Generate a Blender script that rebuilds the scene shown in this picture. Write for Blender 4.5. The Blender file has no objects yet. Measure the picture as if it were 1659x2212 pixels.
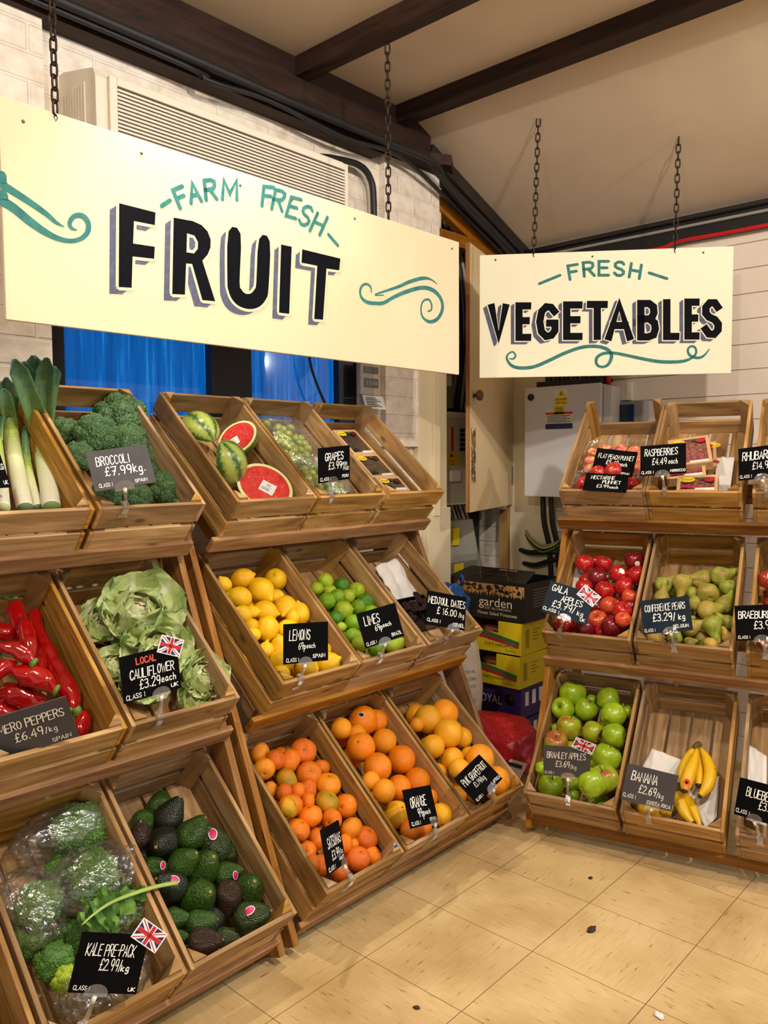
import bpy, bmesh, math, random
from mathutils import Vector, Matrix, Euler, Quaternion, noise as mnoise
DATA = {'cam':{'loc':[-1.3204,-1.7297,1.24],'right':[.6727,-.7399,-.0064],'up':[.0509,.0377,.998],'back':[-.7382,-.6716,.063],'f':1738.612},'crates':{'A00':[-.9951,
.0027,1.1337,-.0091],'A01':[-.696,-.0001,1.1337,-.0091],'A02':[-.3938,-.0028,1.1337,-.0091],'A10':[-1.0174,-.1547,.665,-.0091],'A11':[-.7187,-.1575,.665,
-.0091],'A12':[-.4165,-.1602,.665,-.0091],'A20':[-.9986,-.333,.1799,-.0091],'A21':[-.6981,-.3357,.1799,-.0091],'A22':[-.3977,-.3385,.1799,-.0091],'B00':[.0018,
.0,1.1337,.0],'B01':[.2987,.0,1.1337,.0],'B02':[.608,.0,1.1337,.0],'B10':[.0156,-.1576,.665,.0],'B11':[.3102,-.1576,.665,.0],'B12':[.6151,-.1576,.665,.0],
'B20':[-.0053,-.3357,.1799,.0],'B21':[.2933,-.3357,.1799,.0],'B22':[.5938,-.3357,.1799,.0],'C00':[1.1594,-.2944,1.1337,-1.3326],'C01':[1.2286,-.5791,1.1337,
-1.3326],'C02':[1.3045,-.8918,1.1337,-1.3326],'C10':[1.0041,-.3226,.665,-1.3326],'C11':[1.075,-.6145,.665,-1.3326],'C12':[1.1524,-.9333,.665,-1.3326],
'C20':[.831,-.3646,.1799,-1.3326],'C21':[.9025,-.6591,.1799,-1.3326],'C22':[.9783,-.971,.1799,-1.3326]},'dim':{'TH':.71,'L':.48,'D':.144,'W':.3002,'CW':.2916,
'h':[1.1337,.665,.1799],'d':[0,.1576,.3357],'rh':[1.0265,.5591,.0683],'rd':[-.079,.0813,.2563],'gd':.2659},'racks':{'A':[-1.0088,.0028,.0,-.0091],'B':[.0,-.0,
.0,.0],'C':[1.1577,-.2871,.0,-1.3326]},'under':{'lemon':['B10',[[.1704,.0973,-.1052,.0288,.999,.0111,.0433,0],[.2426,.255,-.1052,.0288,.846,-.3721,-.3818,1],
[.0822,.4178,-.1052,.0288,-.1506,.1358,-.9792,0],[.0545,.1641,-.1052,.0288,.9983,-.0549,-.0208,1],[.1154,.1658,-.1052,.0288,-.2978,-.851,-.4325,0],[.2455,.0576,
-.1052,.0288,.11,-.0026,-.9939,0],[.1561,.209,-.1052,.0288,-.6642,.6529,-.3641,1],[.2413,.124,-.1052,.0288,.3689,.0669,-.927,0],[.151,.3454,-.1052,.0288,.7667,
.6186,.1718,0],[.0846,.2449,-.1052,.0288,-.9756,-.1895,.1108,0],[.0781,.0787,-.1052,.0288,.5826,.7901,.1905,0],[.2424,.3122,-.1052,.0288,-.0248,-.6713,.7408,0],
[.205,.3805,-.1052,.0288,-.6423,.7634,.0682,1],[.0574,.3053,-.1052,.0288,-.7731,-.6094,.176,1]]],'lime':['B11',[[.1025,.2608,-.1098,.0242,.62,-.6846,.3833,1],
[.1329,.2988,-.1098,.0242,-.0206,.3665,.9302,1],[.2509,.1091,-.1098,.0242,.5077,-.4104,.7575,1],[.2341,.0444,-.1098,.0242,-.3088,-.901,.3046,0],[.2261,.314,
-.1098,.0242,-.9448,-.289,-.1541,0],[.2156,.2083,-.1098,.0242,-.2901,.6136,-.7343,0],[.1386,.1056,-.1098,.0242,-.7387,.6701,.0735,0],[.145,.2069,-.1098,.0242,
.2736,-.6543,.705,0],[.1401,.0586,-.1098,.0242,-.9974,.062,-.0379,0],[.1775,.2807,-.1098,.0242,-.9548,-.0243,-.2964,0],[.1099,.1604,-.1098,.0242,-.8873,-.1685,
-.4293,1],[.0781,.2125,-.1098,.0242,.8491,.3186,-.4214,1],[.1012,.3692,-.1098,.0242,.911,.4014,-.095,0],[.0948,.0776,-.1098,.0242,-.4064,.8944,.1866,0]]],
'satsuma':['B20',[[.1927,.4235,-.1057,.0283,.8616,-.009,.5075,0],[.0638,.3914,-.1057,.0283,.3483,.9372,-.0175,0],[.0719,.2824,-.1057,.0283,-.8436,.5066,-.178,
0],[.1796,.3341,-.1057,.0283,-.2905,-.3398,.8945,0],[.0687,.2138,-.1057,.0283,-.2977,.6931,-.6565,0],[.1833,.1596,-.1057,.0283,.1275,.9743,-.1859,0],[.0939,
.3361,-.1057,.0283,-.9905,-.1062,.0875,1],[.1612,.0621,-.1057,.0283,.73,.5915,-.3424,0],[.1495,.2755,-.1057,.0283,-.8906,-.4416,-.1083,0],[.0796,.1233,-.1057,
.0283,.1166,-.9927,.0311,1],[.226,.1066,-.1057,.0283,-.0247,.9653,.26,0],[.2326,.3192,-.1057,.0283,.8701,-.3362,-.3603,0],[.1312,.4222,-.1057,.0283,.9659,.0381,
.2562,0],[.1721,.2175,-.1057,.0283,-.794,-.516,.3215,0]]],'orange':['B21',[[.0482,.3354,-.1003,.0337,-.3602,-.887,.2888,0],[.0621,.1449,-.1003,.0337,-.0027,
.9597,.281,1],[.1217,.3403,-.1003,.0337,.9575,.0005,.2883,0],[.0512,.0726,-.1003,.0337,-.2579,.8525,.4546,0],[.092,.2135,-.1003,.0337,-.5223,.6122,.5936,0],
[.165,.0923,-.1003,.0337,.162,.641,-.7502,0],[.1284,.4146,-.1003,.0337,.9959,.0907,.0059,0],[.1852,.3669,-.1003,.0337,.5171,-.8536,.0629,0],[.0468,.419,-.1003,
.0337,.7161,-.1738,.6761,0]]],'grapefruit':['B22',[[.1059,.099,-.098,.036,.0217,-.9976,.0662,1],[.0862,.1825,-.098,.036,.6114,.7546,-.2382,0],[.1783,.083,-.098,
.036,-.9853,-.0439,.165,0],[.238,.1274,-.098,.036,.0413,-.1182,-.9921,1],[.133,.2744,-.098,.036,-.2345,.9169,-.3228,1],[.0509,.3561,-.098,.036,.4971,.8599,
-.1161,0],[.1761,.3963,-.098,.036,.5414,-.743,.3934,1],[.0488,.2638,-.098,.036,-.9123,-.4073,-.0423,0],[.204,.2899,-.098,.036,-.8551,-.0377,.517,1]]],
'gala':['C10',[[.0705,.1276,-.1031,.0309,-.2573,-.7146,.6505,0],[.0854,.0599,-.1031,.0309,.8933,-.4344,-.1152,0],[.2386,.0634,-.1031,.0309,-.7564,.0596,.6514,
0],[.2081,.2312,-.1031,.0309,-.7273,-.6847,-.0471,1],[.1357,.2055,-.1031,.0309,.9834,.1642,.077,1],[.2251,.151,-.1031,.0309,-.6206,-.7623,-.1839,0],[.07,.217,
-.1031,.0309,.6409,-.61,-.4661,1],[.0925,.4151,-.1031,.0309,.6613,.5839,-.4709,0],[.0721,.3222,-.1031,.0309,.89,.4172,-.1842,0]]],'pear':['C11',[[.1874,.1167,
-.1078,.0262,.9355,.3503,-.0453,1],[.1211,.2272,-.1078,.0262,-.9838,-.1781,-.0187,0],[.105,.1299,-.1078,.0262,-.3429,-.8817,.3241,1],[.0535,.2057,-.1078,.0262,
.7476,-.2703,.6067,0],[.2169,.297,-.1078,.0262,.9524,.1761,-.2488,1],[.0779,.3191,-.1078,.0262,-.4546,.8907,.0059,0],[.1136,.0565,-.1078,.0262,-.4458,.7206,
.531,0],[.1645,.3817,-.1078,.0262,-.9168,-.3486,-.1948,0],[.2163,.3883,-.1078,.0262,.6679,-.7238,-.1733,0]]],'bramley':['C20',[[.2018,.2481,-.0971,.0369,-.7479,
.5881,.3079,1],[.199,.3326,-.0971,.0369,-.0318,.9993,-.0206,0],[.2159,.0606,-.0971,.0369,.4529,.087,-.8873,0],[.0862,.2279,-.0971,.0369,.9155,-.0501,.3992,1],
[.1354,.1461,-.0971,.0369,.989,.1063,-.1032,1],[.072,.3326,-.0971,.0369,-.9946,-.1039,-.008,0],[.2367,.1439,-.0971,.0369,.6036,.6489,.4632,0]]],
'avocado':['A22',[[.1117,.2404,-.1018,.0322,.934,.3494,.0748,0],[.206,.3054,-.1018,.0322,.2082,-.8679,.451,1],[.1,.3769,-.1018,.0322,-.3559,-.7706,-.5287,0],
[.0463,.2987,-.1018,.0322,-.4585,.8885,-.0187,1],[.1443,.0944,-.1018,.0322,-.7264,-.672,-.1439,1],[.161,.4106,-.1018,.0322,.5898,.8072,.0226,0],[.045,.0525,
-.1018,.0322,-.8385,.5381,-.0852,0]]],'braeburn':['C12',[]]},'fruit':{'lemon':['B10',[[.0727,.4019,-.0578,.0227,-.4938,.5719,.6551,0],[.1397,.4086,-.0497,.0313,
.6495,-.2989,.6991,1],[.2482,.3839,-.0465,.0348,-.5004,-.1831,.8462,0],[.1718,.3498,-.0442,.0372,.1254,-.986,.1101,0],[.0881,.3399,-.0493,.0318,-.8301,.5573,
-.0202,0],[.2175,.3221,-.0549,.0258,-.8474,.4118,.3352,0],[.0598,.2749,-.0429,.0253,-.7722,.4486,.4499,0],[.0968,.2796,-.0475,.0188,.5661,-.561,.604,0],[.1407,
.274,-.0483,.0329,.6536,-.6746,.343,0],[.2131,.2728,-.0426,.0336,-.7228,-.6908,.0185,0],[.1111,.215,-.048,.0332,-.4169,-.8631,-.285,0],[.2505,.2434,-.0489,
.0322,-.136,.6334,.7618,0],[.0744,.24,-.0555,.0196,-.8573,.488,-.1643,0],[.06,.2098,-.0559,.02,-.4395,.8334,-.335,0],[.0648,.1452,-.0559,.0247,.1824,.661,.7279,
0],[.1171,.1484,-.0524,.0285,-.2245,.6097,.7602,0],[.1738,.1977,-.0506,.0303,.7591,-.4758,.4443,0],[.0884,.0988,-.0483,.0328,-.8628,.1208,-.4909,0],[.228,.0559,
-.0478,.0334,.4934,-.3032,.8152,0],[.2606,.1072,-.0593,.0211,-.0391,-.1361,.9899,0],[.1492,.0593,-.0479,.0332,-.3232,.9451,.0476,0],[.0642,.0613,-.0458,.0194,
-.3504,.9354,-.0473,0],[.2073,.2268,-.0373,.021,.0509,.6791,.7323,0]]],'lime':['B11',[[.1595,.3629,-.0641,.0264,-.5328,.0778,.8427,1],[.1079,.3412,-.0685,.0218,
.6727,-.5653,.4775,1],[.2111,.3333,-.0638,.0267,.6745,-.504,.5395,2],[.1505,.3209,-.0672,.0231,.2134,-.7237,.6563,1],[.1015,.278,-.0579,.0274,.2134,-.7237,
.6563,0],[.1461,.2827,-.0508,.0253,.1934,-.493,.8482,0],[.2536,.3004,-.0618,.0288,-.5986,-.2879,.7475,1],[.2052,.2863,-.0658,.0246,.548,.0035,.8365,1],[.2527,
.2479,-.0609,.0298,.3251,-.8776,.3523,2],[.14,.2326,-.0597,.031,.3783,-.5725,.7274,1],[.2114,.2359,-.0637,.0256,.105,.1269,.9863,0],[.1475,.1833,-.0638,.0267,
.6727,-.5653,.4775,0],[.1001,.1815,-.0717,.0158,.6727,-.5653,.4775,1],[.1126,.1369,-.0659,.0245,.6495,-.2989,.6991,0],[.2583,.1273,-.0668,.0236,.6727,-.5653,
.4775,1],[.255,.0726,-.0633,.0273,.3188,-.3011,.8987,1],[.2373,.0679,-.0654,.025,.6727,-.5653,.4775,1],[.1618,.0711,-.0659,.0245,.6727,-.5653,.4775,0],[.1055,
.097,-.0516,.0253,.6727,-.5653,.4775,1],[.245,.2054,-.0631,.0269,.6727,-.5653,.4775,0],[.2554,.1482,-.0637,.0268,.6727,-.5653,.4775,0],[.097,.2147,-.0665,.0235,
.6727,-.5653,.4775,2]]],'satsuma':['B20',[[.0928,.4327,-.0564,.0304,.3796,-.6914,.6147,1],[.1088,.3885,-.0334,.0289,.3188,-.3011,.8987,2],[.2214,.3903,-.0487,
.0388,-.5004,-.1831,.8462,2],[.0609,.376,-.0371,.0307,-.5937,-.7379,.321,1],[.1594,.3768,-.0506,.0367,.4204,-.8978,.1309,0],[.1158,.3268,-.0492,.0346,-.8628,
.1208,-.4909,3],[.1929,.3196,-.0458,.0367,-.3869,-.0728,.9193,0],[.2559,.3292,-.0601,.0263,-.6728,-.7255,-.1449,0],[.2329,.2719,-.0494,.038,.0362,.4806,.8762,
1],[.0615,.3242,-.0621,.0235,.6727,-.5653,.4775,1],[.114,.2788,-.0277,.0235,.6727,-.5653,.4775,0],[.0574,.2457,-.0166,.0331,-.5482,-.8213,.1581,0],[.0361,.2367,
.0009,.0268,.608,-.15,.7796,3],[.193,.2262,-.0453,.0347,.2464,.2195,.944,3],[.1196,.2409,-.0212,.0233,.6727,-.5653,.4775,0],[.0965,.1999,-.0188,.0333,-.0667,
.7669,.6383,0],[.2489,.1962,-.053,.034,-.9466,-.0238,.3214,0],[.1744,.176,-.0448,.0295,-.9233,-.29,.252,0],[.0461,.1818,-.0254,.0315,.3804,.3055,.8729,0],
[.1046,.1499,-.0569,.0298,-.9887,.0351,-.1455,0],[.218,.1322,-.047,.032,-.2922,.8708,.3955,1],[.2485,.0924,-.0526,.0346,.2464,.2195,.944,2],[.0566,.1321,-.0584,
.0281,-.6366,-.2449,.7313,0],[.2053,.0921,-.0637,.0223,.6727,-.5653,.4775,1],[.1709,.1014,-.046,.0255,.6727,-.5653,.4775,0],[.1834,.0528,-.0486,.0346,.0087,
.2578,.9662,2],[.2416,.0442,-.0598,.0265,.608,-.15,.7796,0],[.0763,.0839,-.0596,.0269,.3188,-.3011,.8987,2],[.1078,.0451,-.0446,.0279,.6727,-.5653,.4775,2],
[.0422,.0919,-.0388,.0221,.6727,-.5653,.4775,0],[.0743,.2896,-.0316,.0262,.6727,-.5653,.4775,2],[.1566,.278,-.04,.0299,.6727,-.5653,.4775,2],[.131,.0775,-.0581,
.0285,.6727,-.5653,.4775,0]]],'orange':['B21',[[.1928,.4176,-.0425,.0465,.6768,-.7352,-.0377,0],[.2452,.4043,-.0508,.0382,.6727,-.5653,.4775,0],[.0856,.412,
-.0339,.0329,.6727,-.5653,.4775,1],[.0949,.3282,-.0185,.0436,-.6826,.1757,.7093,0],[.2245,.331,-.0496,.0394,.6727,-.5653,.4775,1],[.0987,.2483,-.0129,.0435,
.6727,-.5653,.4775,0],[.2365,.2542,-.0451,.0439,.6727,-.5653,.4775,0],[.2594,.2382,-.0666,.0224,.6727,-.5653,.4775,0],[.2435,.175,-.0489,.0401,-.6874,-.6417,
-.3401,0],[.0419,.1683,.0152,.0333,.608,-.15,.7796,1],[.1665,.1814,-.0525,.0365,.6727,-.5653,.4775,0],[.095,.111,-.0504,.0386,-.0397,.0304,.9988,2],[.2485,
.0536,-.0545,.0345,-.5226,-.8517,-.0383,2],[.2553,.115,-.0595,.027,.6727,-.5653,.4775,0],[.1548,.0483,-.0576,.0314,.6727,-.5653,.4775,0],[.1333,.3798,-.0406,
.0302,.6727,-.5653,.4775,1],[.088,.052,-.0357,.0279,.6727,-.5653,.4775,0],[.0406,.2172,-.0082,.0283,.6727,-.5653,.4775,1]]],'grapefruit':['B22',[[.2359,.3431,
-.0419,.0485,.6727,-.5653,.4775,1],[.151,.3447,-.043,.0474,.6727,-.5653,.4775,0],[.1583,.2638,-.015,.0486,-.3114,-.8983,-.31,0],[.2475,.2455,-.0544,.0357,.6727,
-.5653,.4775,0],[.0858,.2516,-.0389,.0379,.6727,-.5653,.4775,0],[.0874,.3407,-.0422,.0239,.6727,-.5653,.4775,1],[.1401,.1924,-.0519,.0382,.6727,-.5653,.4775,0],
[.2254,.181,-.0596,.0303,.6727,-.5653,.4775,0],[.2009,.141,-.0083,.0474,.6727,-.5653,.4775,1],[.1008,.1416,-.0204,.0353,.6727,-.5653,.4775,0],[.2359,.0643,
-.0419,.0485,.6727,-.5653,.4775,1],[.2208,.0453,-.0635,.0263,.6727,-.5653,.4775,1],[.145,.1015,-.0282,.0323,.6727,-.5653,.4775,0]]],'gala':['C10',[[.0591,.3768,
-.0651,.0339,.2841,.4884,.825,0],[.1268,.3829,-.0686,.0304,.2841,.4884,.825,0],[.2311,.405,-.0648,.0342,-.1766,.6219,.763,1],[.1869,.3362,-.0661,.0329,.5561,
.521,.6476,0],[.1195,.3117,-.0628,.0362,.8871,.4582,.0561,1],[.2502,.3385,-.0664,.0326,-.3701,.3075,.8766,0],[.2198,.2777,-.0637,.0353,.9842,.0992,.147,0],
[.1542,.2535,-.0645,.0345,.2841,.4884,.825,0],[.0803,.2633,-.0681,.0309,-.0246,.6948,.7188,0],[.2465,.2258,-.0565,.0287,.356,.6557,.6658,2],[.1807,.1891,-.0671,
.0319,.8805,.1038,.4626,2],[.2388,.1385,-.026,.0319,.6275,.1979,.7531,0],[.1574,.1195,-.0636,.0354,-.1593,.054,.9858,2],[.2163,.0745,-.0302,.0354,.6009,.365,
.7111,1],[.2567,.0788,.0044,.0254,-.2688,.1835,.9456,2],[.0458,.0888,-.0691,.0299,.2841,.4884,.825,0],[.125,.0672,-.0461,.0341,.4176,.7813,.4639,1],[.1745,.07,
-.0615,.0218,.8777,.3592,-.3171,0],[.2576,.1794,-.0495,.0244,.7479,.6584,.0848,1]]],'pear':['C11',[[.0464,.3019,-.0652,.0299,.7297,.6026,.3232,0],[.1074,.3051,
-.0626,.0327,.1868,-.866,-.4639,1],[.163,.343,-.0665,.0286,-.7883,-.1538,.5957,1],[.2262,.3521,-.0619,.0334,.9719,.2326,.0354,0],[.252,.2995,-.0653,.0299,.257,
-.7206,-.6439,0],[.1917,.2653,-.0486,.0348,-.3503,.9129,-.2094,1],[.1471,.2747,-.0717,.0232,.8777,.3592,-.3171,0],[.1534,.2287,-.0691,.0259,-.8913,.1077,-.4404,
1],[.0492,.2454,-.0675,.0275,.4176,.7813,.4639,1],[.2033,.1956,-.0601,.0352,.9547,.2969,-.021,1],[.2471,.2394,-.0666,.0285,.6566,.7217,.2191,0],[.22,.1357,
-.0616,.0337,.3994,-.7564,-.518,0],[.2579,.1658,-.0708,.0241,-.6776,-.0724,.7318,0],[.1564,.1224,-.0581,.0281,.7479,.6584,.0848,1],[.1086,.088,-.0706,.0243,
-.0246,.6948,.7188,0],[.0504,.0724,-.0676,.0274,.4176,.7813,.4639,2],[.1559,.0758,-.0773,.0173,.8986,.4182,-.1329,0],[.2216,.0697,-.0712,.0237,.8164,.5751,
-.0522,2],[.2624,.1116,-.0757,.019,-.1766,.6219,.763,2],[.1214,.1523,-.0629,.0246,.8777,.3592,-.3171,1],[.0791,.1595,-.0701,.0249,.8777,.3592,-.3171,1]]],
'bramley':['C20',[[.0627,.4184,-.0428,.0462,.1282,.7466,.6528,0],[.047,.347,-.0317,.0389,-.2842,-.3727,.8834,0],[.1191,.3673,-.0503,.0387,.4943,.6612,.5643,0],
[.188,.4159,-.0461,.0429,.9719,.2326,.0354,0],[.1235,.4194,-.0693,.0197,.8777,.3592,-.3171,0],[.218,.3464,-.0266,.0419,.3294,.9366,-.1196,0],[.2512,.3917,
-.0678,.0212,.8777,.3592,-.3171,0],[.0797,.282,-.0401,.0413,.1282,.7466,.6528,1],[.1581,.2854,-.0523,.0367,.9459,-.324,-.0189,1],[.234,.2719,-.0329,.0411,.9994,
-.0005,.0347,0],[.0517,.212,-.0334,.0408,.218,.2901,.9318,2],[.2305,.1776,-.0123,.045,.2771,.7757,.567,0],[.2401,.0979,.0011,.0439,-.2353,.4138,.8794,1],[.0658,
.0647,-.0485,.0405,.2841,.4884,.825,0],[.2118,.0588,.032,.0431,.5391,.8318,-.132,0],[.0313,.1051,-.018,.0214,.8777,.3592,-.3171,0],[.1283,.0945,-.0637,.0253,
.8777,.3592,-.3171,0],[.0294,.2857,-.0696,.0194,.8777,.3592,-.3171,0],[.1405,.0563,-.07,.019,.8777,.3592,-.3171,0],[.1919,.1693,-.0636,.0254,.8777,.3592,-.3171,
0],[.145,.2031,-.058,.031,.8777,.3592,-.3171,0],[.0796,.1439,-.0581,.0309,.8777,.3592,-.3171,0]]],'avocado':['A22',[[.1511,.3606,-.0609,.037,.3835,.3081,.8706,
1],[.0622,.3428,-.067,.0302,-.0927,.3754,.9222,2],[.0996,.2979,-.0584,.0399,-.7247,-.2589,.6386,1],[.1661,.2866,-.0338,.037,.4754,.1601,.8651,0],[.2158,.2511,
-.0553,.0419,-.4241,.6182,.6618,3],[.2552,.2232,-.0748,.0216,-.0682,.7665,.6387,3],[.1091,.227,-.027,.0336,.2692,-.1551,.9505,0],[.1617,.2061,-.0553,.0433,
.0457,-.098,.9941,0],[.0621,.2545,-.0694,.0276,.5404,-.5097,.6694,0],[.2177,.1736,-.0672,.0301,.6693,-.3657,.6468,0],[.0659,.1983,-.0495,.0357,-.7754,.3705,
.5114,1],[.1224,.1481,-.057,.0414,-.047,-.2987,.9532,0],[.1902,.1184,-.0636,.0341,-.235,-.7006,-.6737,2],[.2436,.1135,-.0583,.0399,-.1768,-.0683,.9819,0],
[.2173,.0541,-.0602,.0379,.5894,-.3346,.7353,3],[.0576,.1304,-.0719,.0247,.6794,-.5606,.4734,0],[.0984,.0953,-.0587,.0294,.6779,-.4341,.5933,0],[.0781,.0517,
-.0463,.0313,.6812,-.4993,.5354,2],[.1446,.0433,-.0734,.0231,.6794,-.5606,.4734,3],[.0512,.092,-.0796,.0161,.6794,-.5606,.4734,0]]],'braeburn':['C12',[[.0384,
.3211,-.0316,.0293,.2841,.4884,.825,0],[.0439,.3258,-.1048,.0192,.8777,.3592,-.3171,0],[.0446,.0949,-.0863,.0181,.4176,.7813,.4639,2],[.0344,.1199,-.1057,.0183,
.8777,.3592,-.3171,2],[.0464,.2803,-.1026,.0214,.8777,.3592,-.3171,0]]]},'peppers':[[[[.207,.4264,-.054,.0186],[.2007,.4024,-.054,.0203],[.1958,.3688,-.054,
.019],[.1907,.3359,-.054,.0163],[.1865,.3083,-.054,.0107]],[.2058,.4444,-.054]],[[[.2023,.3721,-.029,.0022],[.1947,.342,-.029,.0173],[.187,.3054,-.029,.0206],
[.1801,.2697,-.029,.0169],[.1735,.2392,-.029,.007]],None],[[[.2598,.4201,-.089,.0153],[.2533,.3932,-.089,.0159],[.2483,.354,-.089,.0187],[.2492,.3046,-.089,
.0192],[.25,.2564,-.089,.0201],[.2541,.213,-.089,.0217],[.2531,.1718,-.089,.0244],[.2514,.1362,-.089,.0135]],[.246,.1253,-.089]],[[[.1327,.3674,-.054,.0214],
[.1525,.3537,-.054,.0222],[.1666,.3435,-.054,.0179],[.1762,.3352,-.054,.009]],None],[[[.1095,.2847,-.009,.0085],[.1267,.2763,-.009,.0137],[.143,.2649,-.009,
.0165],[.1565,.2446,-.009,.0189],[.1641,.2271,-.009,.011]],[.1639,.2226,-.009]],[[[.0717,.2168,-.024,.0182],[.0976,.2273,-.024,.0184],[.1198,.2349,-.024,.0142],
[.1414,.2393,-.024,.0034]],None],[[[.1337,.2242,-.034,.0136],[.1494,.2158,-.034,.0226],[.1686,.202,-.034,.0255],[.1857,.1821,-.034,.0227],[.1964,.1638,-.034,
.0124]],[.1976,.1586,-.034]],[[[.1037,.2134,-.084,.0136],[.122,.2084,-.084,.0257],[.1417,.1964,-.084,.0282],[.1625,.1775,-.084,.0249],[.1848,.1668,-.084,
.0174]],[.1142,.2149,-.084]],[[[.2428,.0767,-.094,.014],[.2531,.0931,-.094,.0197],[.2701,.1123,-.094,.0149],[.2914,.1322,-.094,.0022]],None],[[[.1009,.2043,
-.099,.0153],[.1011,.1743,-.099,.0186],[.116,.1594,-.099,.0169],[.136,.1492,-.099,.0102]],None],[[[.2242,.3062,-.084,.0147],[.2166,.2746,-.084,.0181],[.2091,
.2438,-.084,.0161]],None]],'leeks':[[[[.25,.1001,-.084,.0214],[.274,.1855,-.084,.0217],[.2964,.2733,-.084,.0219],[.3218,.3538,-.084,.0234],[.3328,.399,-.084,
.0269]],[[.2368,.4,.1184,.0075],[.2571,.4,.1343,.0113],[.2905,.4,.131,.0099],[.3132,.4,.1123,.0093],[.2141,.4,.1206,.0082],[.2881,.4,.0673,.0116]]],[[[.1912,
.1069,-.089,.0188],[.2084,.1936,-.089,.0194],[.2306,.2973,-.089,.0192],[.2518,.3831,-.089,.019],[.2424,.4,-.0427,.018]],[[.208,.4,.0697,.0098],[.2378,.4,.0156,
.0085],[.2094,.4,.0325,.0084]]],[[[.1211,.0739,-.054,.0166],[.1429,.1565,-.054,.0171],[.1644,.2444,-.054,.0169],[.1872,.3379,-.054,.0167]],[[.2095,.3869,-.034,
.0115],[.1848,.4,.0119,.0113]]],[[[.2342,.1256,-.109,.0149],[.2428,.1921,-.109,.0144],[.2555,.2553,-.109,.0131],[.2707,.3211,-.109,.0118]],[[.2792,.3714,-.089,
.008],[.2905,.4,-.0708,.0056]]]],'broccoli':[[.2547,.4201,-.059,.066],[.1358,.3212,-.039,.0486],[.0922,.3915,-.084,.0341],[.0766,.2707,-.069,.0341],[.2417,
.3179,-.064,.0463],[.3006,.2767,-.074,.0382],[.2932,.2304,-.094,.0323],[.2856,.1484,-.084,.0472],[.1913,.1333,-.094,.0347],[.1188,.1548,-.099,.034],[.1688,
.2649,-.094,.0375]],'cauliflower':[[.1839,.3382,-.044,.0946],[.0967,.3494,-.079,.0552],[.0828,.227,-.094,.0459],[.1926,.222,-.059,.0789],[.2743,.1226,-.069,
.0597],[.2437,.0801,-.094,.051],[.1307,.1652,-.094,.0576]],'kale':[[.2401,.403,-.069,.0624],[.0913,.2738,-.054,.0454],[.2137,.2816,-.044,.0529],[.1672,.3389,
-.084,.0286],[.2397,.2016,-.059,.0436],[.091,.1637,-.084,.036],[.091,.1141,-.064,.0259],[.1821,.1116,-.084,.0394],[.1428,.1959,-.099,.0373],[.0644,.2301,-.104,
.0365],[.2207,.3671,-.099,.0376]],'kalestalk':[[.1282,.1776,.011,.0021],[.1576,.1877,.011,.0034],[.2,.1954,.011,.0049],[.2537,.1936,.011,.0061],[.3022,.1879,
.011,.0064],[.3502,.1772,.011,.0071]],'bags':[[.2039,.411,-.059,.1015],[.0799,.2762,-.054,.0806],[.2183,.2768,-.039,.0955],[.238,.1938,-.064,.0769],[.162,.076,
-.069,.0865]],'melon':[[.1178,.3862,-.064,.0644],[.2152,.3298,-.044,.0653],[.1106,.2177,-.049,.0701],[.2011,.1221,-.059,.0858]],'grapes':[[[.1177,.4391,-.069,
.0149],[.1631,.4265,-.074,.0151],[.2075,.4191,-.069,.0152],[.1304,.3807,-.069,.0148],[.1472,.3892,-.054,.0149],[.1561,.366,-.054,.0148],[.1334,.3601,-.064,
.0148],[.1388,.3397,-.059,.0147],[.1771,.3493,-.059,.0149],[.1126,.3426,-.069,.0146],[.1199,.3252,-.064,.0146],[.129,.3076,-.054,.0146],[.2024,.35,-.059,.015],
[.2067,.3268,-.064,.015],[.1739,.3199,-.054,.0148],[.1168,.276,-.049,.0144],[.1384,.273,-.044,.0145],[.1983,.2973,-.059,.0149],[.1184,.3021,-.059,.0145],[.101,
.2655,-.059,.0144],[.1149,.2453,-.049,.0144],[.1597,.2569,-.054,.0146],[.0988,.2378,-.059,.0143],[.1278,.2349,-.059,.0144],[.1589,.2406,-.064,.0146],[.1338,
.3152,-.084,.0147],[.1809,.2921,-.074,.0148],[.1647,.3976,-.094,.0151]],[[.1245,.208,-.069,.0143],[.1492,.2128,-.064,.0144],[.1674,.2012,-.059,.0145],[.119,
.1863,-.069,.0143],[.1289,.1745,-.059,.0143],[.1098,.1595,-.069,.0142],[.1281,.1529,-.059,.0142],[.1722,.1735,-.059,.0144],[.1098,.1385,-.074,.0141],[.1256,
.1319,-.064,.0141],[.1607,.1468,-.064,.0143],[.1928,.1567,-.064,.0145],[.1338,.1215,-.074,.0142],[.1629,.1254,-.069,.0143],[.1997,.1348,-.069,.0145],[.1672,
.1096,-.079,.0143],[.2,.1134,-.079,.0144],[.2244,.1231,-.074,.0145],[.1419,.111,-.084,.0142],[.2246,.1015,-.084,.0145],[.2082,.1025,-.089,.0145],[.1336,.1223,
-.089,.0142]]],'blackberry':[[[.1235,.4342,-.084],[.2444,.4401,-.084],[.2417,.3038,-.084],[.1186,.2959,-.084]],[[.0969,.2822,-.074],[.2262,.2906,-.074],[.2342,
.165,-.074],[.1028,.1629,-.074]],[[.0869,.1519,-.064],[.2174,.1541,-.064],[.226,.0765,-.064],[.1109,.0791,-.064]]],'raspberry':[[[.0364,.3181,-.044],[.1694,
.3437,-.044],[.1728,.2008,-.044],[.0425,.1702,-.044]],[[.036,.2085,-.059],[.1626,.2287,-.059],[.1627,.1461,-.059],[.0406,.1249,-.059]],[[.0876,.1032,-.024],
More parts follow.
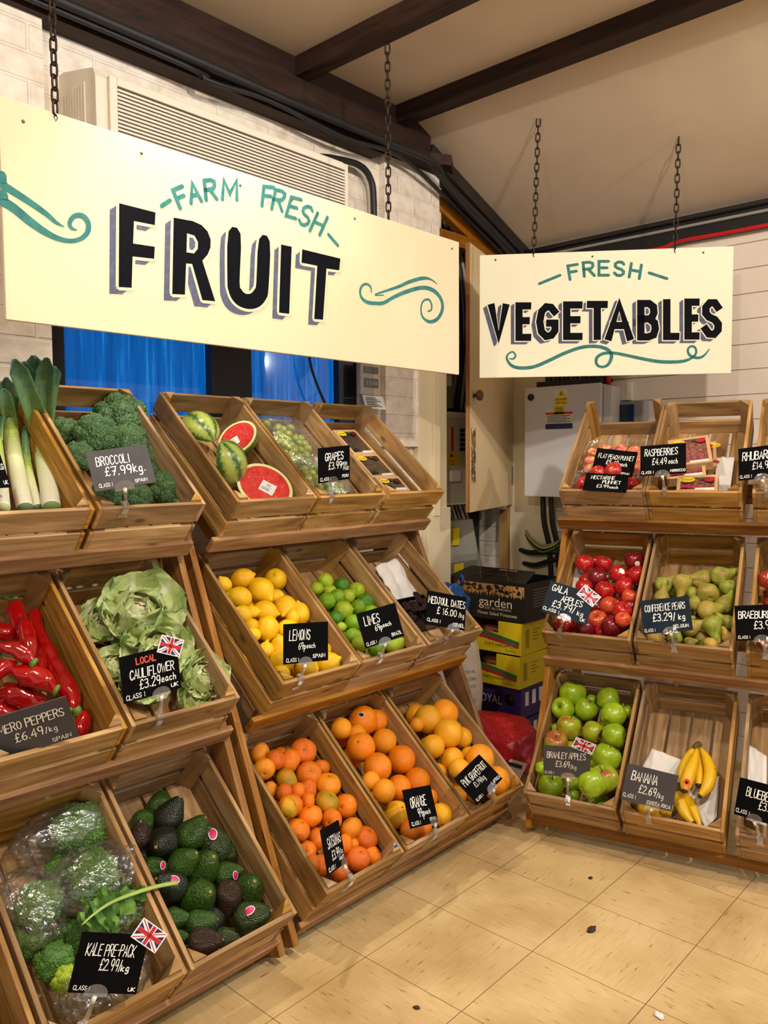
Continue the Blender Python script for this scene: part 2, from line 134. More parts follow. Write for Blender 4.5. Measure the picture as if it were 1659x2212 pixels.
[.2157,.1137,-.024],[.2154,.0297,-.024],[.0908,.0274,-.024]],[[.1356,.3767,-.104],[.1823,.3792,-.104],[.184,.2453,-.104],[.15,.2383,-.104]]],
'papers':{'rasp':[[.1821,.3052,-.114],[.2427,.3059,-.114],[.2427,.1275,-.114],[.1948,.1266,-.114]],'dates':[[.1502,.4104,-.094],[.2947,.4322,-.084],[.3076,
.2454,-.114],[.1435,.2536,-.114]],'ban1':[[.0391,.2951,-.114],[.1324,.2724,-.114],[.1438,.1612,-.114],[.0123,.1949,-.114]],'ban2':[[.1442,.1802,-.109],[.2532,
.235,-.109],[.2574,.0944,-.109],[.2306,.0558,-.109]],'gala':[[.0063,.4084,-.122],[.1329,.4074,-.122],[.1491,.2087,-.122],[.0252,.2088,-.122]],'blue':[[.0064,
.3517,-.094],[.0606,.3202,-.094],[.0737,.0902,-.094],[.0181,.1008,-.094]]},'peach':[[.0566,.2781,-.059,.0169],[.0575,.2231,-.054,.0166],[.0642,.1823,-.054,
.0204],[.202,.2933,-.074,.0219],[.2233,.2484,-.074,.0192],[.2302,.2047,-.074,.019],[.148,.3213,-.084,.0198],[.0889,.3225,-.084,.02]],'nectarine':[[.114,.1138,
-.019,.0235],[.166,.121,-.019,.0289],[.2304,.0834,-.044,.0239],[.067,.0814,-.044,.0236],[.112,.0721,-.054,.0235],[.1674,.0729,-.054,.0233]],'dates':[[.1501,
.2258,-.089,.0148],[.1754,.2169,-.089,.0149],[.2195,.2463,-.074,.0151],[.211,.2263,-.074,.015],[.1847,.2144,-.079,.0149],[.2289,.2148,-.079,.0151],[.1875,.1973,
-.084,.0149],[.1706,.2009,-.089,.0148],[.2199,.1955,-.084,.015],[.2599,.2225,-.084,.0152],[.2463,.2037,-.089,.0151],[.1521,.2132,-.094,.0148],[.1629,.1913,
-.109,.0148],[.1763,.1807,-.114,.0149]],'bananas':[[[[.1781,.2966,-.069,.005],[.1646,.2714,-.069,.0119],[.1531,.2301,-.069,.0157],[.1499,.1912,-.069,.0156],
[.1528,.1675,-.069,.0087]],[[.1878,.2741,-.034,.0049],[.1849,.2376,-.034,.0136],[.1764,.1925,-.034,.0202],[.1702,.1487,-.034,.0191],[.1685,.1248,-.034,.0095]],
[[.1889,.2896,-.059,.0049],[.1934,.2487,-.059,.0098],[.1986,.2006,-.059,.0145],[.2026,.1641,-.059,.0115]],[[.1945,.2874,-.049,.0049],[.2165,.2527,-.049,.0146],
[.2324,.207,-.049,.0192],[.2284,.1586,-.049,.018],[.2119,.1251,-.049,.0085]]],[[[.1409,.1494,-.084,.0068],[.152,.1148,-.084,.0173],[.1701,.0773,-.084,.0171],
[.1953,.0526,-.084,.0075]],[[.1535,.1522,-.094,.0068],[.18,.1209,-.094,.0144],[.1999,.084,-.094,.0132],[.2169,.05,-.094,.0056]]],[[[.0291,.0727,-.094,.0117],
[.0539,.0649,-.094,.0194],[.0911,.0652,-.094,.0173],[.1131,.0727,-.094,.0067]],[[.0966,.0664,-.084,.0096],[.1182,.0763,-.084,.0182],[.1366,.0751,-.084,
.0181]]]],'cards':{'leek':['A01','black',-.6136,.0304,1.2255,.7298,.6836,.007,-.1928,.1959,.9615,.1091,.0779],'broccoli':['A02','grey',-.344,-.0157,1.2297,
.9224,-.3601,.1399,.052,.4745,.8787,.1384,.1025],'grapes':['B01','black',.3507,-.0119,1.2326,.9951,.0615,.0777,-.0729,-.0761,.9944,.1383,.1025],
'flat_peach':['C00','black',1.2963,-.4345,1.2308,.2123,-.9699,-.1191,.4125,-.0215,.9107,.1417,.0945],'nectarine':['C00','black',1.2116,-.4462,1.1632,.3658,
-.9291,-.0551,.7598,.2639,.5942,.1421,.0947],'raspberries':['C01','black',1.2301,-.6364,1.2398,.2723,-.9599,.0662,.3444,.1615,.9248,.1419,.1051],
'rhubarb':['C02','black',1.2992,-.9195,1.2297,-.0218,-.993,.1162,.2401,.1077,.9648,.1392,.1031],'romero':['A11','grey',-.6452,-.1707,.7177,.877,-.4303,.2137,
-.3915,-.3821,.8371,.1635,.1211],'cauliflower':['A12','black',-.3749,-.1727,.7774,.9947,-.0813,.0635,-.0589,.0573,.9966,.1371,.1016],'lemons':['B10','black',
.0872,-.1698,.765,.985,-.1539,-.0783,.0926,.0878,.9918,.1395,.1033],'limes':['B11','black',.3763,-.1699,.7662,.9653,-.2242,.134,-.0626,.2997,.952,.137,.1015],
'dates':['B12','black',.6851,-.1699,.7651,.8938,-.3837,-.2321,.3161,.1719,.933,.1451,.1075],'gala':['C10','blue',1.0147,-.4176,.774,.4235,-.8636,-.2734,.5264,
-.011,.8502,.1499,.111],'conference':['C11','blue',1.087,-.7152,.7594,.321,-.9317,.1701,.3408,.2812,.8971,.1453,.1076],'braeburn':['C12','black',1.1501,-.9742,
.761,.1665,-.9772,.1316,.3219,.1801,.9295,.1413,.1047],'satsumas':['B20','black',.0091,-.3465,.2991,.8633,.4406,-.2463,.0904,.345,.9342,.1388,.1028],
'orange':['B21','black',.342,-.3474,.2916,.9735,.0784,-.2147,.1618,.4269,.8897,.1355,.1004],'pink_grapefruit':['B22','black',.6118,-.3479,.2877,.9567,-.0053,
.2911,-.1901,.746,.6382,.1335,.0989],'bramley':['C20','grey',.8532,-.5072,.3104,.4807,-.8769,.0064,-.1805,-.0918,.9793,.141,.1044],'banana':['C21','grey',.9117,
-.7481,.2771,.509,-.8393,-.1913,.1828,-.1118,.9768,.1458,.108],'blueberries':['C22','black',.9827,-1.0374,.2925,-.1385,-.9893,.0458,.392,-.0123,.9199,.1381,
.1023],'kale':['A21','black',-.5861,-.3491,.2913,.8817,-.3492,-.3174,.3795,.1249,.9167,.1281,.1024]},'flags':{'cauliflower':[.0527,.0489,.0584,.0398,-.4278],
'gala':[.0559,.0437,.0655,.0454,-.4072],'bramley':[.0518,.0597,.0643,.0384,-.3622],'kale':[.064,.0515,.0609,.0392,-.458]},'clips':{'broccoli':['A02',.0649,
-.027],'grapes':['B01',.05,-.0221],'raspberries':['C01',.0609,-.0231],'rhubarb':['C02',.0413,-.028],'cauliflower':['A12',.0679,-.0288],'lemons':['B10',.0615,
-.0335],'limes':['B11',.0807,-.0231],'dates':['B12',.0814,-.0209],'gala':['C10',.0638,-.0251],'conference':['C11',.1232,-.0328],'braeburn':['C12',.0526,.0263],
'satsumas':['B20',.0848,-.042],'orange':['B21',.1253,-.0682],'pink_grapefruit':['B22',.1161,-.0536],'bramley':['C20',.1456,.03],'banana':['C21',.084,-.035],
'blueberries':['C22',.0642,-.0266],'kale':['A21',.0625,.03]},'sign_fruit':{'x':-.5815,'y':.0181,'ang':-.0066,'w':1.5708,'z0':1.544,'z1':2.0051},
'sign_veg':{'x':1.2381,'y':.0972,'ang':-.9507,'w':.9271,'z0':1.5569,'z1':2.0208},'fruit_letters':{'F':[[[.2678,1.8443],[.3635,1.844],[.3607,1.8132],[.305,
1.8114],[.3011,1.7584],[.3593,1.7618],[.3566,1.7326],[.299,1.7278],[.2944,1.6541],[.2609,1.6507]]],'R':[[[.4137,1.8426],[.4688,1.8458],[.4949,1.8415],[.5135,
1.8291],[.5223,1.8104],[.5211,1.7898],[.5121,1.7706],[.4955,1.7526],[.5329,1.6554],[.4931,1.6533],[.4647,1.7391],[.447,1.7372],[.4416,1.6593],[.4049,1.6556]],
[[.4516,1.8121],[.4734,1.8107],[.4834,1.7971],[.4822,1.7796],[.4709,1.7661],[.449,1.7649]]],'U':[[[.5789,1.8422],[.6179,1.844],[.6121,1.7192],[.6178,1.6988],
[.6306,1.6898],[.6477,1.6923],[.6613,1.7054],[.668,1.7249],[.6799,1.8422],[.7169,1.8438],[.7104,1.719],[.7016,1.6864],[.677,1.6612],[.643,1.6504],[.6084,
1.6538],[.5861,1.6688],[.5754,1.6895],[.5723,1.7159]]],'I':[[[.7572,1.8427],[.7961,1.8437],[.7833,1.6555],[.7461,1.6546]]],'T':[[[.8351,1.8439],[.9869,1.8448],
[.9815,1.8092],[.9294,1.8059],[.9132,1.6554],[.8783,1.6531],[.8926,1.8076],[.8318,1.8057]]]},'fruit_arc':[[[.4339,1.8697],[.4141,1.9088],[.4413,1.9244]],
[[.4234,1.8905],[.445,1.9027]],[[.4659,1.8891],[.4706,1.9397],[.4972,1.9017]],[[.4682,1.9076],[.4869,1.9152]],[[.5116,1.9073],[.5065,1.9543],[.526,1.9608],
[.537,1.9595],[.5384,1.9502],[.5333,1.9407],[.509,1.9309]],[[.5237,1.9356],[.5443,1.9176]],[[.562,1.9208],[.5676,1.9714],[.5859,1.9406],[.6091,1.9804],[.6081,
1.9301]],[[.6919,1.9331],[.7,1.9863],[.7352,1.9919]],[[.6962,1.9613],[.7239,1.9655]],[[.7257,1.9326],[.7411,1.9873],[.7635,1.989],[.774,1.9844],[.7712,1.9733],
[.7619,1.964],[.7334,1.9599]],[[.7501,1.961],[.7629,1.9348]],[[.8343,1.9817],[.7981,1.981],[.7774,1.9252],[.8133,1.9252]],[[.7883,1.9547],[.8186,1.955]],
[[.8768,1.9598],[.8721,1.9682],[.8586,1.9688],[.8446,1.9613],[.8399,1.9511],[.8451,1.9438],[.8583,1.9385],[.8638,1.93],[.8582,1.9198],[.8445,1.9131],[.8315,
1.9144],[.8259,1.924]],[[.866,1.9019],[.8977,1.9588]],[[.9039,1.8972],[.9364,1.9547]],[[.8825,1.9313],[.9207,1.927]],[[.3812,1.8633],[.405,1.882]],[[.9393,
1.906],[.9778,1.8818]]],'veg_arc':[[[.3384,1.9182],[.3299,1.9693],[.3651,1.9736]],[[.3339,1.9453],[.3617,1.9488]],[[.3909,1.9278],[.386,1.9791],[.4083,1.9803],
[.4207,1.9758],[.4221,1.9656],[.4162,1.9571],[.3885,1.9535]],[[.4052,1.9544],[.4281,1.9299]],[[.4795,1.981],[.4441,1.9822],[.4446,1.931],[.48,1.9299]],[[.4444,
1.9582],[.4741,1.9572]],[[.5352,1.9681],[.5275,1.976],[.5146,1.9774],[.5042,1.9713],[.5036,1.9622],[.5114,1.9552],[.526,1.9496],[.5345,1.9416],[.5332,1.9325],
[.5228,1.9269],[.5099,1.9288],[.5007,1.9379]],[[.5549,1.9204],[.5622,1.9705]],[[.5915,1.9134],[.5987,1.9634]],[[.5587,1.9465],[.5952,1.9394]],[[.2243,1.9064],
[.3015,1.9358]],[[.6271,1.9335],[.6916,1.9102]]],'veg_word':[[[.0459,1.8253],[.0724,1.7093],[.0983,1.8238]],[[.1835,1.8249],[.1488,1.8259],[.1493,1.7075],[.184,
1.7066]],[[.1491,1.7703],[.1783,1.7695]],[[.2826,1.7998],[.2687,1.8168],[.2505,1.8195],[.2337,1.8022],[.2267,1.7647],[.2335,1.7267],[.2512,1.7085],[.2711,
1.7125],[.2837,1.7299],[.2835,1.7576],[.2618,1.7582]],[[.3739,1.8229],[.3267,1.8242],[.3276,1.7066],[.3749,1.7055]],[[.3271,1.769],[.3669,1.768]],[[.4122,
1.8235],[.4666,1.8219]],[[.4394,1.8227],[.4406,1.7022]],[[.4832,1.6994],[.5199,1.8204],[.5594,1.6976]],[[.498,1.743],[.5437,1.7418]],[[.5999,1.6983],[.5982,
1.8215],[.6278,1.8207],[.644,1.8079],[.646,1.7858],[.6377,1.7651],[.599,1.7637]],[[.6313,1.7628],[.6486,1.7488],[.6522,1.7266],[.6455,1.7046],[.6268,1.6977],
[.5999,1.6983]],[[.6919,1.8239],[.6938,1.6977],[.7284,1.6969]],[[.7983,1.8208],[.7684,1.8217],[.7705,1.6976],[.8004,1.6969]],[[.7694,1.7634],[.7946,1.7628]],
[[.8753,1.7996],[.8637,1.8165],[.8459,1.817],[.8324,1.8009],[.8327,1.7795],[.8443,1.765],[.8649,1.755],[.8774,1.738],[.8768,1.7167],[.8633,1.7016],[.8454,
1.7032],[.8317,1.7226]]],'fruit_swirl':[[[[-.0208,1.8416],[-.0027,1.8249],[.0255,1.8126],[.0593,1.7987],[.094,1.7819],[.1143,1.7688],[.1325,1.7626]],[22,22,20,
18,15,11,3]],[[[-.0222,1.8014],[-.0039,1.7906],[.0243,1.7788],[.053,1.7609],[.0876,1.7435],[.1184,1.7346],[.1476,1.7348],[.1723,1.7451],[.1883,1.7637],[.19,
1.7821],[.1804,1.7944],[.1657,1.7948],[.153,1.787],[.1461,1.7729],[.1501,1.7636],[.1619,1.7615]],[26,26,25,24,20,15,12,12,14,16,16,14,12,12,10,4]],[[[1.177,
1.7646],[1.1395,1.7613],[1.2478,1.8017],[1.3051,1.8269],[1.3702,1.8485],[1.4128,1.8514],[1.4475,1.8414]],[4,6,12,14,14,8,3]],[[[1.1206,1.7656],[1.1186,1.781],
[1.1031,1.7878],[1.0824,1.7811],[1.071,1.7632],[1.0769,1.7431],[1.1025,1.7325],[1.1392,1.7341],[1.1767,1.7407],[1.2252,1.7653],[1.2818,1.7898],[1.364,1.8164],
[1.425,1.8171],[1.4662,1.7959],[1.4763,1.762],[1.4496,1.7249],[1.406,1.7095],[1.3695,1.7211],[1.3613,1.7506],[1.3758,1.7754],[1.4039,1.7824],[1.4173,1.7673],
[1.4148,1.75],[1.3976,1.7431]],[5,8,9,10,10,12,14,14,14,14,16,16,18,18,18,16,14,10,8,8,9,10,8,6,4]]],'veg_swirl':[[[[.1128,1.6286],[.1272,1.6267],[.1368,
1.6385],[.1271,1.6531],[.1127,1.6487],[.1032,1.6352],[.1088,1.6167],[.1273,1.5986],[.1633,1.5915],[.2111,1.597],[.2665,1.6198],[.3216,1.6449],[.3843,1.6649],
[.4391,1.6668],[.4781,1.6549],[.494,1.6308],[.4826,1.5994],[.4594,1.5896],[.4397,1.6003],[.4395,1.6241],[.4627,1.6394],[.5016,1.6409],[.556,1.6295],[.6103,
1.6165],[.672,1.605],[.7409,1.6036],[.7788,1.613],[.7998,1.632],[.7971,1.654],[.7818,1.6598],[.7706,1.6467],[.7786,1.6263],[.8054,1.6163],[.828,1.6236],[.848,
1.6481]],[4,8,8,8,8,9,12,15,16,16,16,16,16,16,16,16,14,12,12,14,14,14,14,15,16,15,12,10,10,10,10,12,13,10,4]]],'chains':[[[1.3563,-.0682,2.0227],[1.3852,-.0675,
2.5233]],[[1.6558,-.4878,2.0193],[1.6546,-.4954,2.4176]],[[-.4596,.0181,2.0029],None],[[.6304,.0181,2.0074],None]]}
R0 = random.Random(7)
PI = math.pi
SC = bpy.context.scene
COL = SC.collection
# ------------------------------------------------------------------ camera
cd = bpy.data.cameras.new('camera')
cam = bpy.data.objects.new('camera', cd)
COL.objects.link(cam)
_c = DATA['cam']
_m = Matrix((_c['right'], _c['up'], _c['back'])).transposed().to_4x4()
_m.translation = Vector(_c['loc'])
cam.matrix_world = _m
cd.sensor_fit = 'VERTICAL'
cd.sensor_height = 24.0
cd.lens = _c['f'] / 2212.0 * 24.0
cd.clip_start = 0.02
SC.camera = cam
# ------------------------------------------------------------------ world, lamps, exposure
wd = bpy.data.worlds.new('world')
SC.world = wd
wd.use_nodes = True
wd.node_tree.nodes['Background'].inputs[0].default_value = (1.0, 0.94, 0.88, 1)
wd.node_tree.nodes['Background'].inputs[1].default_value = 0.38
def lamp(name, loc, target, power, color=(1, .80, .58), size=.06, angle=100, blend=.5):
    l = bpy.data.lights.new(name, 'SPOT')
    l.energy = power
    l.color = color
    l.shadow_soft_size = size
    l.spot_size = math.radians(angle)
    l.spot_blend = blend
    o = bpy.data.objects.new(name, l)
    COL.objects.link(o)
    o.location = loc
    o.rotation_euler = (Vector(target) - Vector(loc)).to_track_quat('-Z', 'Y').to_euler()
    return o
WARM = (1.0, .885, .74)
lamp('ceiling_spot', (-.35, -2.1, 2.55), (.6, .0, .9), 105, WARM, .05, 120)
lamp('ceiling_spot', (-1.75, -1.5, 2.5), (-.3, .1, .6), 50, WARM, .05, 120)
lamp('ceiling_spot', (.75, -2.6, 2.5), (1.3, -.6, .8), 62, WARM, .05, 110)
lamp('ceiling_spot', (-.15, -.12, 2.5), (.35, -.75, 0), 45, WARM, .04, 110)
lamp('ceiling_spot', (4.76, -4.72, 2.42), (.8, .3, .9), 150, (.75, .88, 1), .06, 60)
lamp('ceiling_spot', (4.24, -5.06, 2.42), (.3, .3, .9), 100, (.75, .88, 1), .05, 60)
vs_ = SC.view_settings
SC.display_settings.display_device = 'sRGB'
vs_.view_transform = 'Standard'
vs_.look = 'None'
vs_.exposure = 0.52
vs_.gamma = 1.0
vs_.use_curve_mapping = False

# ------------------------------------------------------------------ materials
MATS = {}
def nodes_of(name):
    m = bpy.data.materials.new(name)
    m.use_nodes = True
    nt = m.node_tree
    return m, nt, nt.nodes, nt.links, nt.nodes['Principled BSDF']
def rgb(h):
    if isinstance(h, tuple): return (*h, 1) if len(h) == 3 else h
    h = h.lstrip('#')
    return (*[((int(h[i:i + 2], 16) / 255 + .055) / 1.055) ** 2.4 if int(h[i:i + 2], 16) > 10 else int(h[i:i + 2], 16) / 255 / 12.92 for i in (0, 2, 4)], 1)
def mat(name, col, rough=.5, col2=None, nscale=8, ncon=(.35, .65), bump=0, bscale=60, spec=.5, metal=0, coat=0, trans=0, coords='Object', emit=None, estr=0, sss=0, detail=4, vary=0, btype='noise'):
    if name in MATS: return MATS[name]
    m, nt, N, Lk, b = nodes_of(name)
    b.inputs['Base Color'].default_value = rgb(col)
    b.inputs['Roughness'].default_value = rough
    b.inputs['Specular IOR Level'].default_value = spec
    b.inputs['Metallic'].default_value = metal
    b.inputs['Coat Weight'].default_value = coat
    b.inputs['Coat Roughness'].default_value = .08
    b.inputs['Transmission Weight'].default_value = trans
    if sss:
        b.inputs['Subsurface Weight'].default_value = sss
        b.inputs['Subsurface Radius'].default_value = (.01, .006, .003)
        b.inputs['Subsurface Scale'].default_value = .4
    if emit:
        b.inputs['Emission Color'].default_value = rgb(emit)
        b.inputs['Emission Strength'].default_value = estr
    tc = N.new('ShaderNodeTexCoord')
    last = None
    if col2:
        n = N.new('ShaderNodeTexNoise'); n.inputs['Scale'].default_value = nscale; n.inputs['Detail'].default_value = detail
        Lk.new(tc.outputs[coords], n.inputs['Vector'])
        r = N.new('ShaderNodeValToRGB'); r.color_ramp.elements[0].position, r.color_ramp.elements[1].position = ncon
        r.color_ramp.elements[0].color = rgb(col); r.color_ramp.elements[1].color = rgb(col2)
        Lk.new(n.outputs['Fac'], r.inputs['Fac'])
        last = r.outputs['Color']
    if vary:
        oi = N.new('ShaderNodeObjectInfo')
        hs = N.new('ShaderNodeHueSaturation')
        mr = N.new('ShaderNodeMapRange'); mr.inputs['To Min'].default_value = 1 - vary; mr.inputs['To Max'].default_value = 1 + vary
        Lk.new(oi.outputs['Random'], mr.inputs['Value']); Lk.new(mr.outputs['Result'], hs.inputs['Value'])
        if last: Lk.new(last, hs.inputs['Color'])
        else: hs.inputs['Color'].default_value = rgb(col)
        last = hs.outputs['Color']
    if last: Lk.new(last, b.inputs['Base Color'])
    if bump:
        if btype == 'voronoi':
            n2 = N.new('ShaderNodeTexVoronoi'); out = n2.outputs['Distance']
        else:
            n2 = N.new('ShaderNodeTexNoise'); n2.inputs['Detail'].default_value = 3; out = n2.outputs['Fac']
        n2.inputs['Scale'].default_value = bscale
        Lk.new(tc.outputs[coords], n2.inputs['Vector'])
        bp = N.new('ShaderNodeBump'); bp.inputs['Strength'].default_value = bump; bp.inputs['Distance'].default_value = .004
        Lk.new(out, bp.inputs['Height']); Lk.new(bp.outputs['Normal'], b.inputs['Normal'])
    MATS[name] = m
    return m
def wood(name, dark, mid, light, rough=.62, grain=1.0, knots=True):
    if name in MATS: return MATS[name]
    m, nt, N, Lk, b = nodes_of(name)
    uv = N.new('ShaderNodeUVMap')
    mp = N.new('ShaderNodeMapping'); mp.inputs['Scale'].default_value = (3.5, 30.0, 1)
    Lk.new(uv.outputs['UV'], mp.inputs['Vector'])
    oi = N.new('ShaderNodeObjectInfo')
    ad = N.new('ShaderNodeVectorMath'); ad.operation = 'ADD'
    ml = N.new('ShaderNodeMath'); ml.operation = 'MULTIPLY'; ml.inputs[1].default_value = 61.0
    Lk.new(oi.outputs['Random'], ml.inputs[0]); Lk.new(mp.outputs['Vector'], ad.inputs[0]); Lk.new(ml.outputs[0], ad.inputs[1])
    n = N.new('ShaderNodeTexNoise'); n.inputs['Scale'].default_value = 1.0; n.inputs['Detail'].default_value = 6; n.inputs['Distortion'].default_value = 1.2
    Lk.new(ad.outputs[0], n.inputs['Vector'])
    r = N.new('ShaderNodeValToRGB')
    r.color_ramp.elements[0].position = .28; r.color_ramp.elements[0].color = rgb(dark)
    r.color_ramp.elements[1].position = .72; r.color_ramp.elements[1].color = rgb(light)
    e = r.color_ramp.elements.new(.5); e.color = rgb(mid)
    Lk.new(n.outputs['Fac'], r.inputs['Fac'])
    col = r.outputs['Color']
    if knots:
        mp2 = N.new('ShaderNodeMapping'); mp2.inputs['Scale'].default_value = (7.0, 15.0, 1)
        Lk.new(uv.outputs['UV'], mp2.inputs['Vector'])
        ad2 = N.new('ShaderNodeVectorMath'); ad2.operation = 'ADD'
        Lk.new(mp2.outputs['Vector'], ad2.inputs[0]); Lk.new(ml.outputs[0], ad2.inputs[1])
        v = N.new('ShaderNodeTexVoronoi'); v.inputs['Scale'].default_value = 1.0
        Lk.new(ad2.outputs[0], v.inputs['Vector'])
        mr = N.new('ShaderNodeMapRange'); mr.inputs['From Min'].default_value = .06; mr.inputs['From Max'].default_value = .17
        mr.inputs['To Min'].default_value = .38; mr.inputs['To Max'].default_value = 1.0
        Lk.new(v.outputs['Distance'], mr.inputs['Value'])
        # only some cells carry a knot
        sp = N.new('ShaderNodeSeparateColor'); Lk.new(v.outputs['Color'], sp.inputs['Color'])
        gt = N.new('ShaderNodeMath'); gt.operation = 'GREATER_THAN'; gt.inputs[1].default_value = .58
        Lk.new(sp.outputs['Red'], gt.inputs[0])
        mx = N.new('ShaderNodeMix'); mx.data_type = 'RGBA'; mx.blend_type = 'MULTIPLY'
        Lk.new(gt.outputs[0], mx.inputs['Factor']); Lk.new(col, mx.inputs[6]); Lk.new(mr.outputs['Result'], mx.inputs[7])
        col = mx.outputs[2]
    at = N.new('ShaderNodeAttribute'); at.attribute_name = 'tone'
    hs = N.new('ShaderNodeHueSaturation')
    sm = N.new('ShaderNodeMath'); sm.operation = 'MULTIPLY_ADD'; sm.inputs[1].default_value = .5; sm.inputs[2].default_value = .76
    Lk.new(at.outputs['Fac'], sm.inputs[0]); Lk.new(sm.outputs[0], hs.inputs['Value'])
    s2 = N.new('ShaderNodeMath'); s2.operation = 'MULTIPLY_ADD'; s2.inputs[1].default_value = .32; s2.inputs[2].default_value = .84
    Lk.new(oi.outputs['Random'], s2.inputs[0]); Lk.new(s2.outputs[0], hs.inputs['Saturation'])
    Lk.new(col, hs.inputs['Color']); Lk.new(hs.outputs['Color'], b.inputs['Base Color'])
    b.inputs['Roughness'].default_value = rough
    b.inputs['Specular IOR Level'].default_value = .3
    bp = N.new('ShaderNodeBump'); bp.inputs['Strength'].default_value = .25; bp.inputs['Distance'].default_value = .002
    Lk.new(n.outputs['Fac'], bp.inputs['Height']); Lk.new(bp.outputs['Normal'], b.inputs['Normal'])
    MATS[name] = m
    return m
def film(name, tint=(1, 1, 1), amount=.10, rough=.08, bump=.5, bscale=25, edge=.55, haze=0):
    """thin clear plastic: mostly see-through, glossy where the crumples catch the lamps"""
    if name in MATS: return MATS[name]
    m, nt, N, Lk, b = nodes_of(name)
    out = N['Material Output']
    N.remove(b)
    tr = N.new('ShaderNodeBsdfTransparent'); tr.inputs[0].default_value = (*tint, 1)
    gl = N.new('ShaderNodeBsdfGlossy'); gl.inputs['Roughness'].default_value = rough
    gl.inputs['Color'].default_value = (1, 1, 1, 1)
    lw = N.new('ShaderNodeLayerWeight'); lw.inputs['Blend'].default_value = .35
    mr = N.new('ShaderNodeMapRange'); mr.inputs['To Min'].default_value = amount; mr.inputs['To Max'].default_value = edge
    Lk.new(lw.outputs['Facing'], mr.inputs['Value'])
    tc = N.new('ShaderNodeTexCoord'); n = N.new('ShaderNodeTexNoise'); n.inputs['Scale'].default_value = bscale; n.inputs['Detail'].default_value = 3; n.inputs['Distortion'].default_value = 1.5
    Lk.new(tc.outputs['Object'], n.inputs['Vector'])
    bp = N.new('ShaderNodeBump'); bp.inputs['Strength'].default_value = bump; bp.inputs['Distance'].default_value = .01
    Lk.new(n.outputs['Fac'], bp.inputs['Height'])
    Lk.new(bp.outputs['Normal'], gl.inputs['Normal']); Lk.new(bp.outputs['Normal'], lw.inputs['Normal'])
    if haze:
        df = N.new('ShaderNodeBsdfDiffuse'); df.inputs['Color'].default_value = (.8, .8, .8, 1)
        hz = N.new('ShaderNodeMixShader'); hz.inputs['Fac'].default_value = haze
        Lk.new(tr.outputs[0], hz.inputs[1]); Lk.new(df.outputs[0], hz.inputs[2]); tr = hz
    mx = N.new('ShaderNodeMixShader')
    Lk.new(mr.outputs['Result'], mx.inputs['Fac']); Lk.new(tr.outputs[0], mx.inputs[1]); Lk.new(gl.outputs[0], mx.inputs[2])
    Lk.new(mx.outputs[0], out.inputs['Surface'])
    MATS[name] = m
    return m

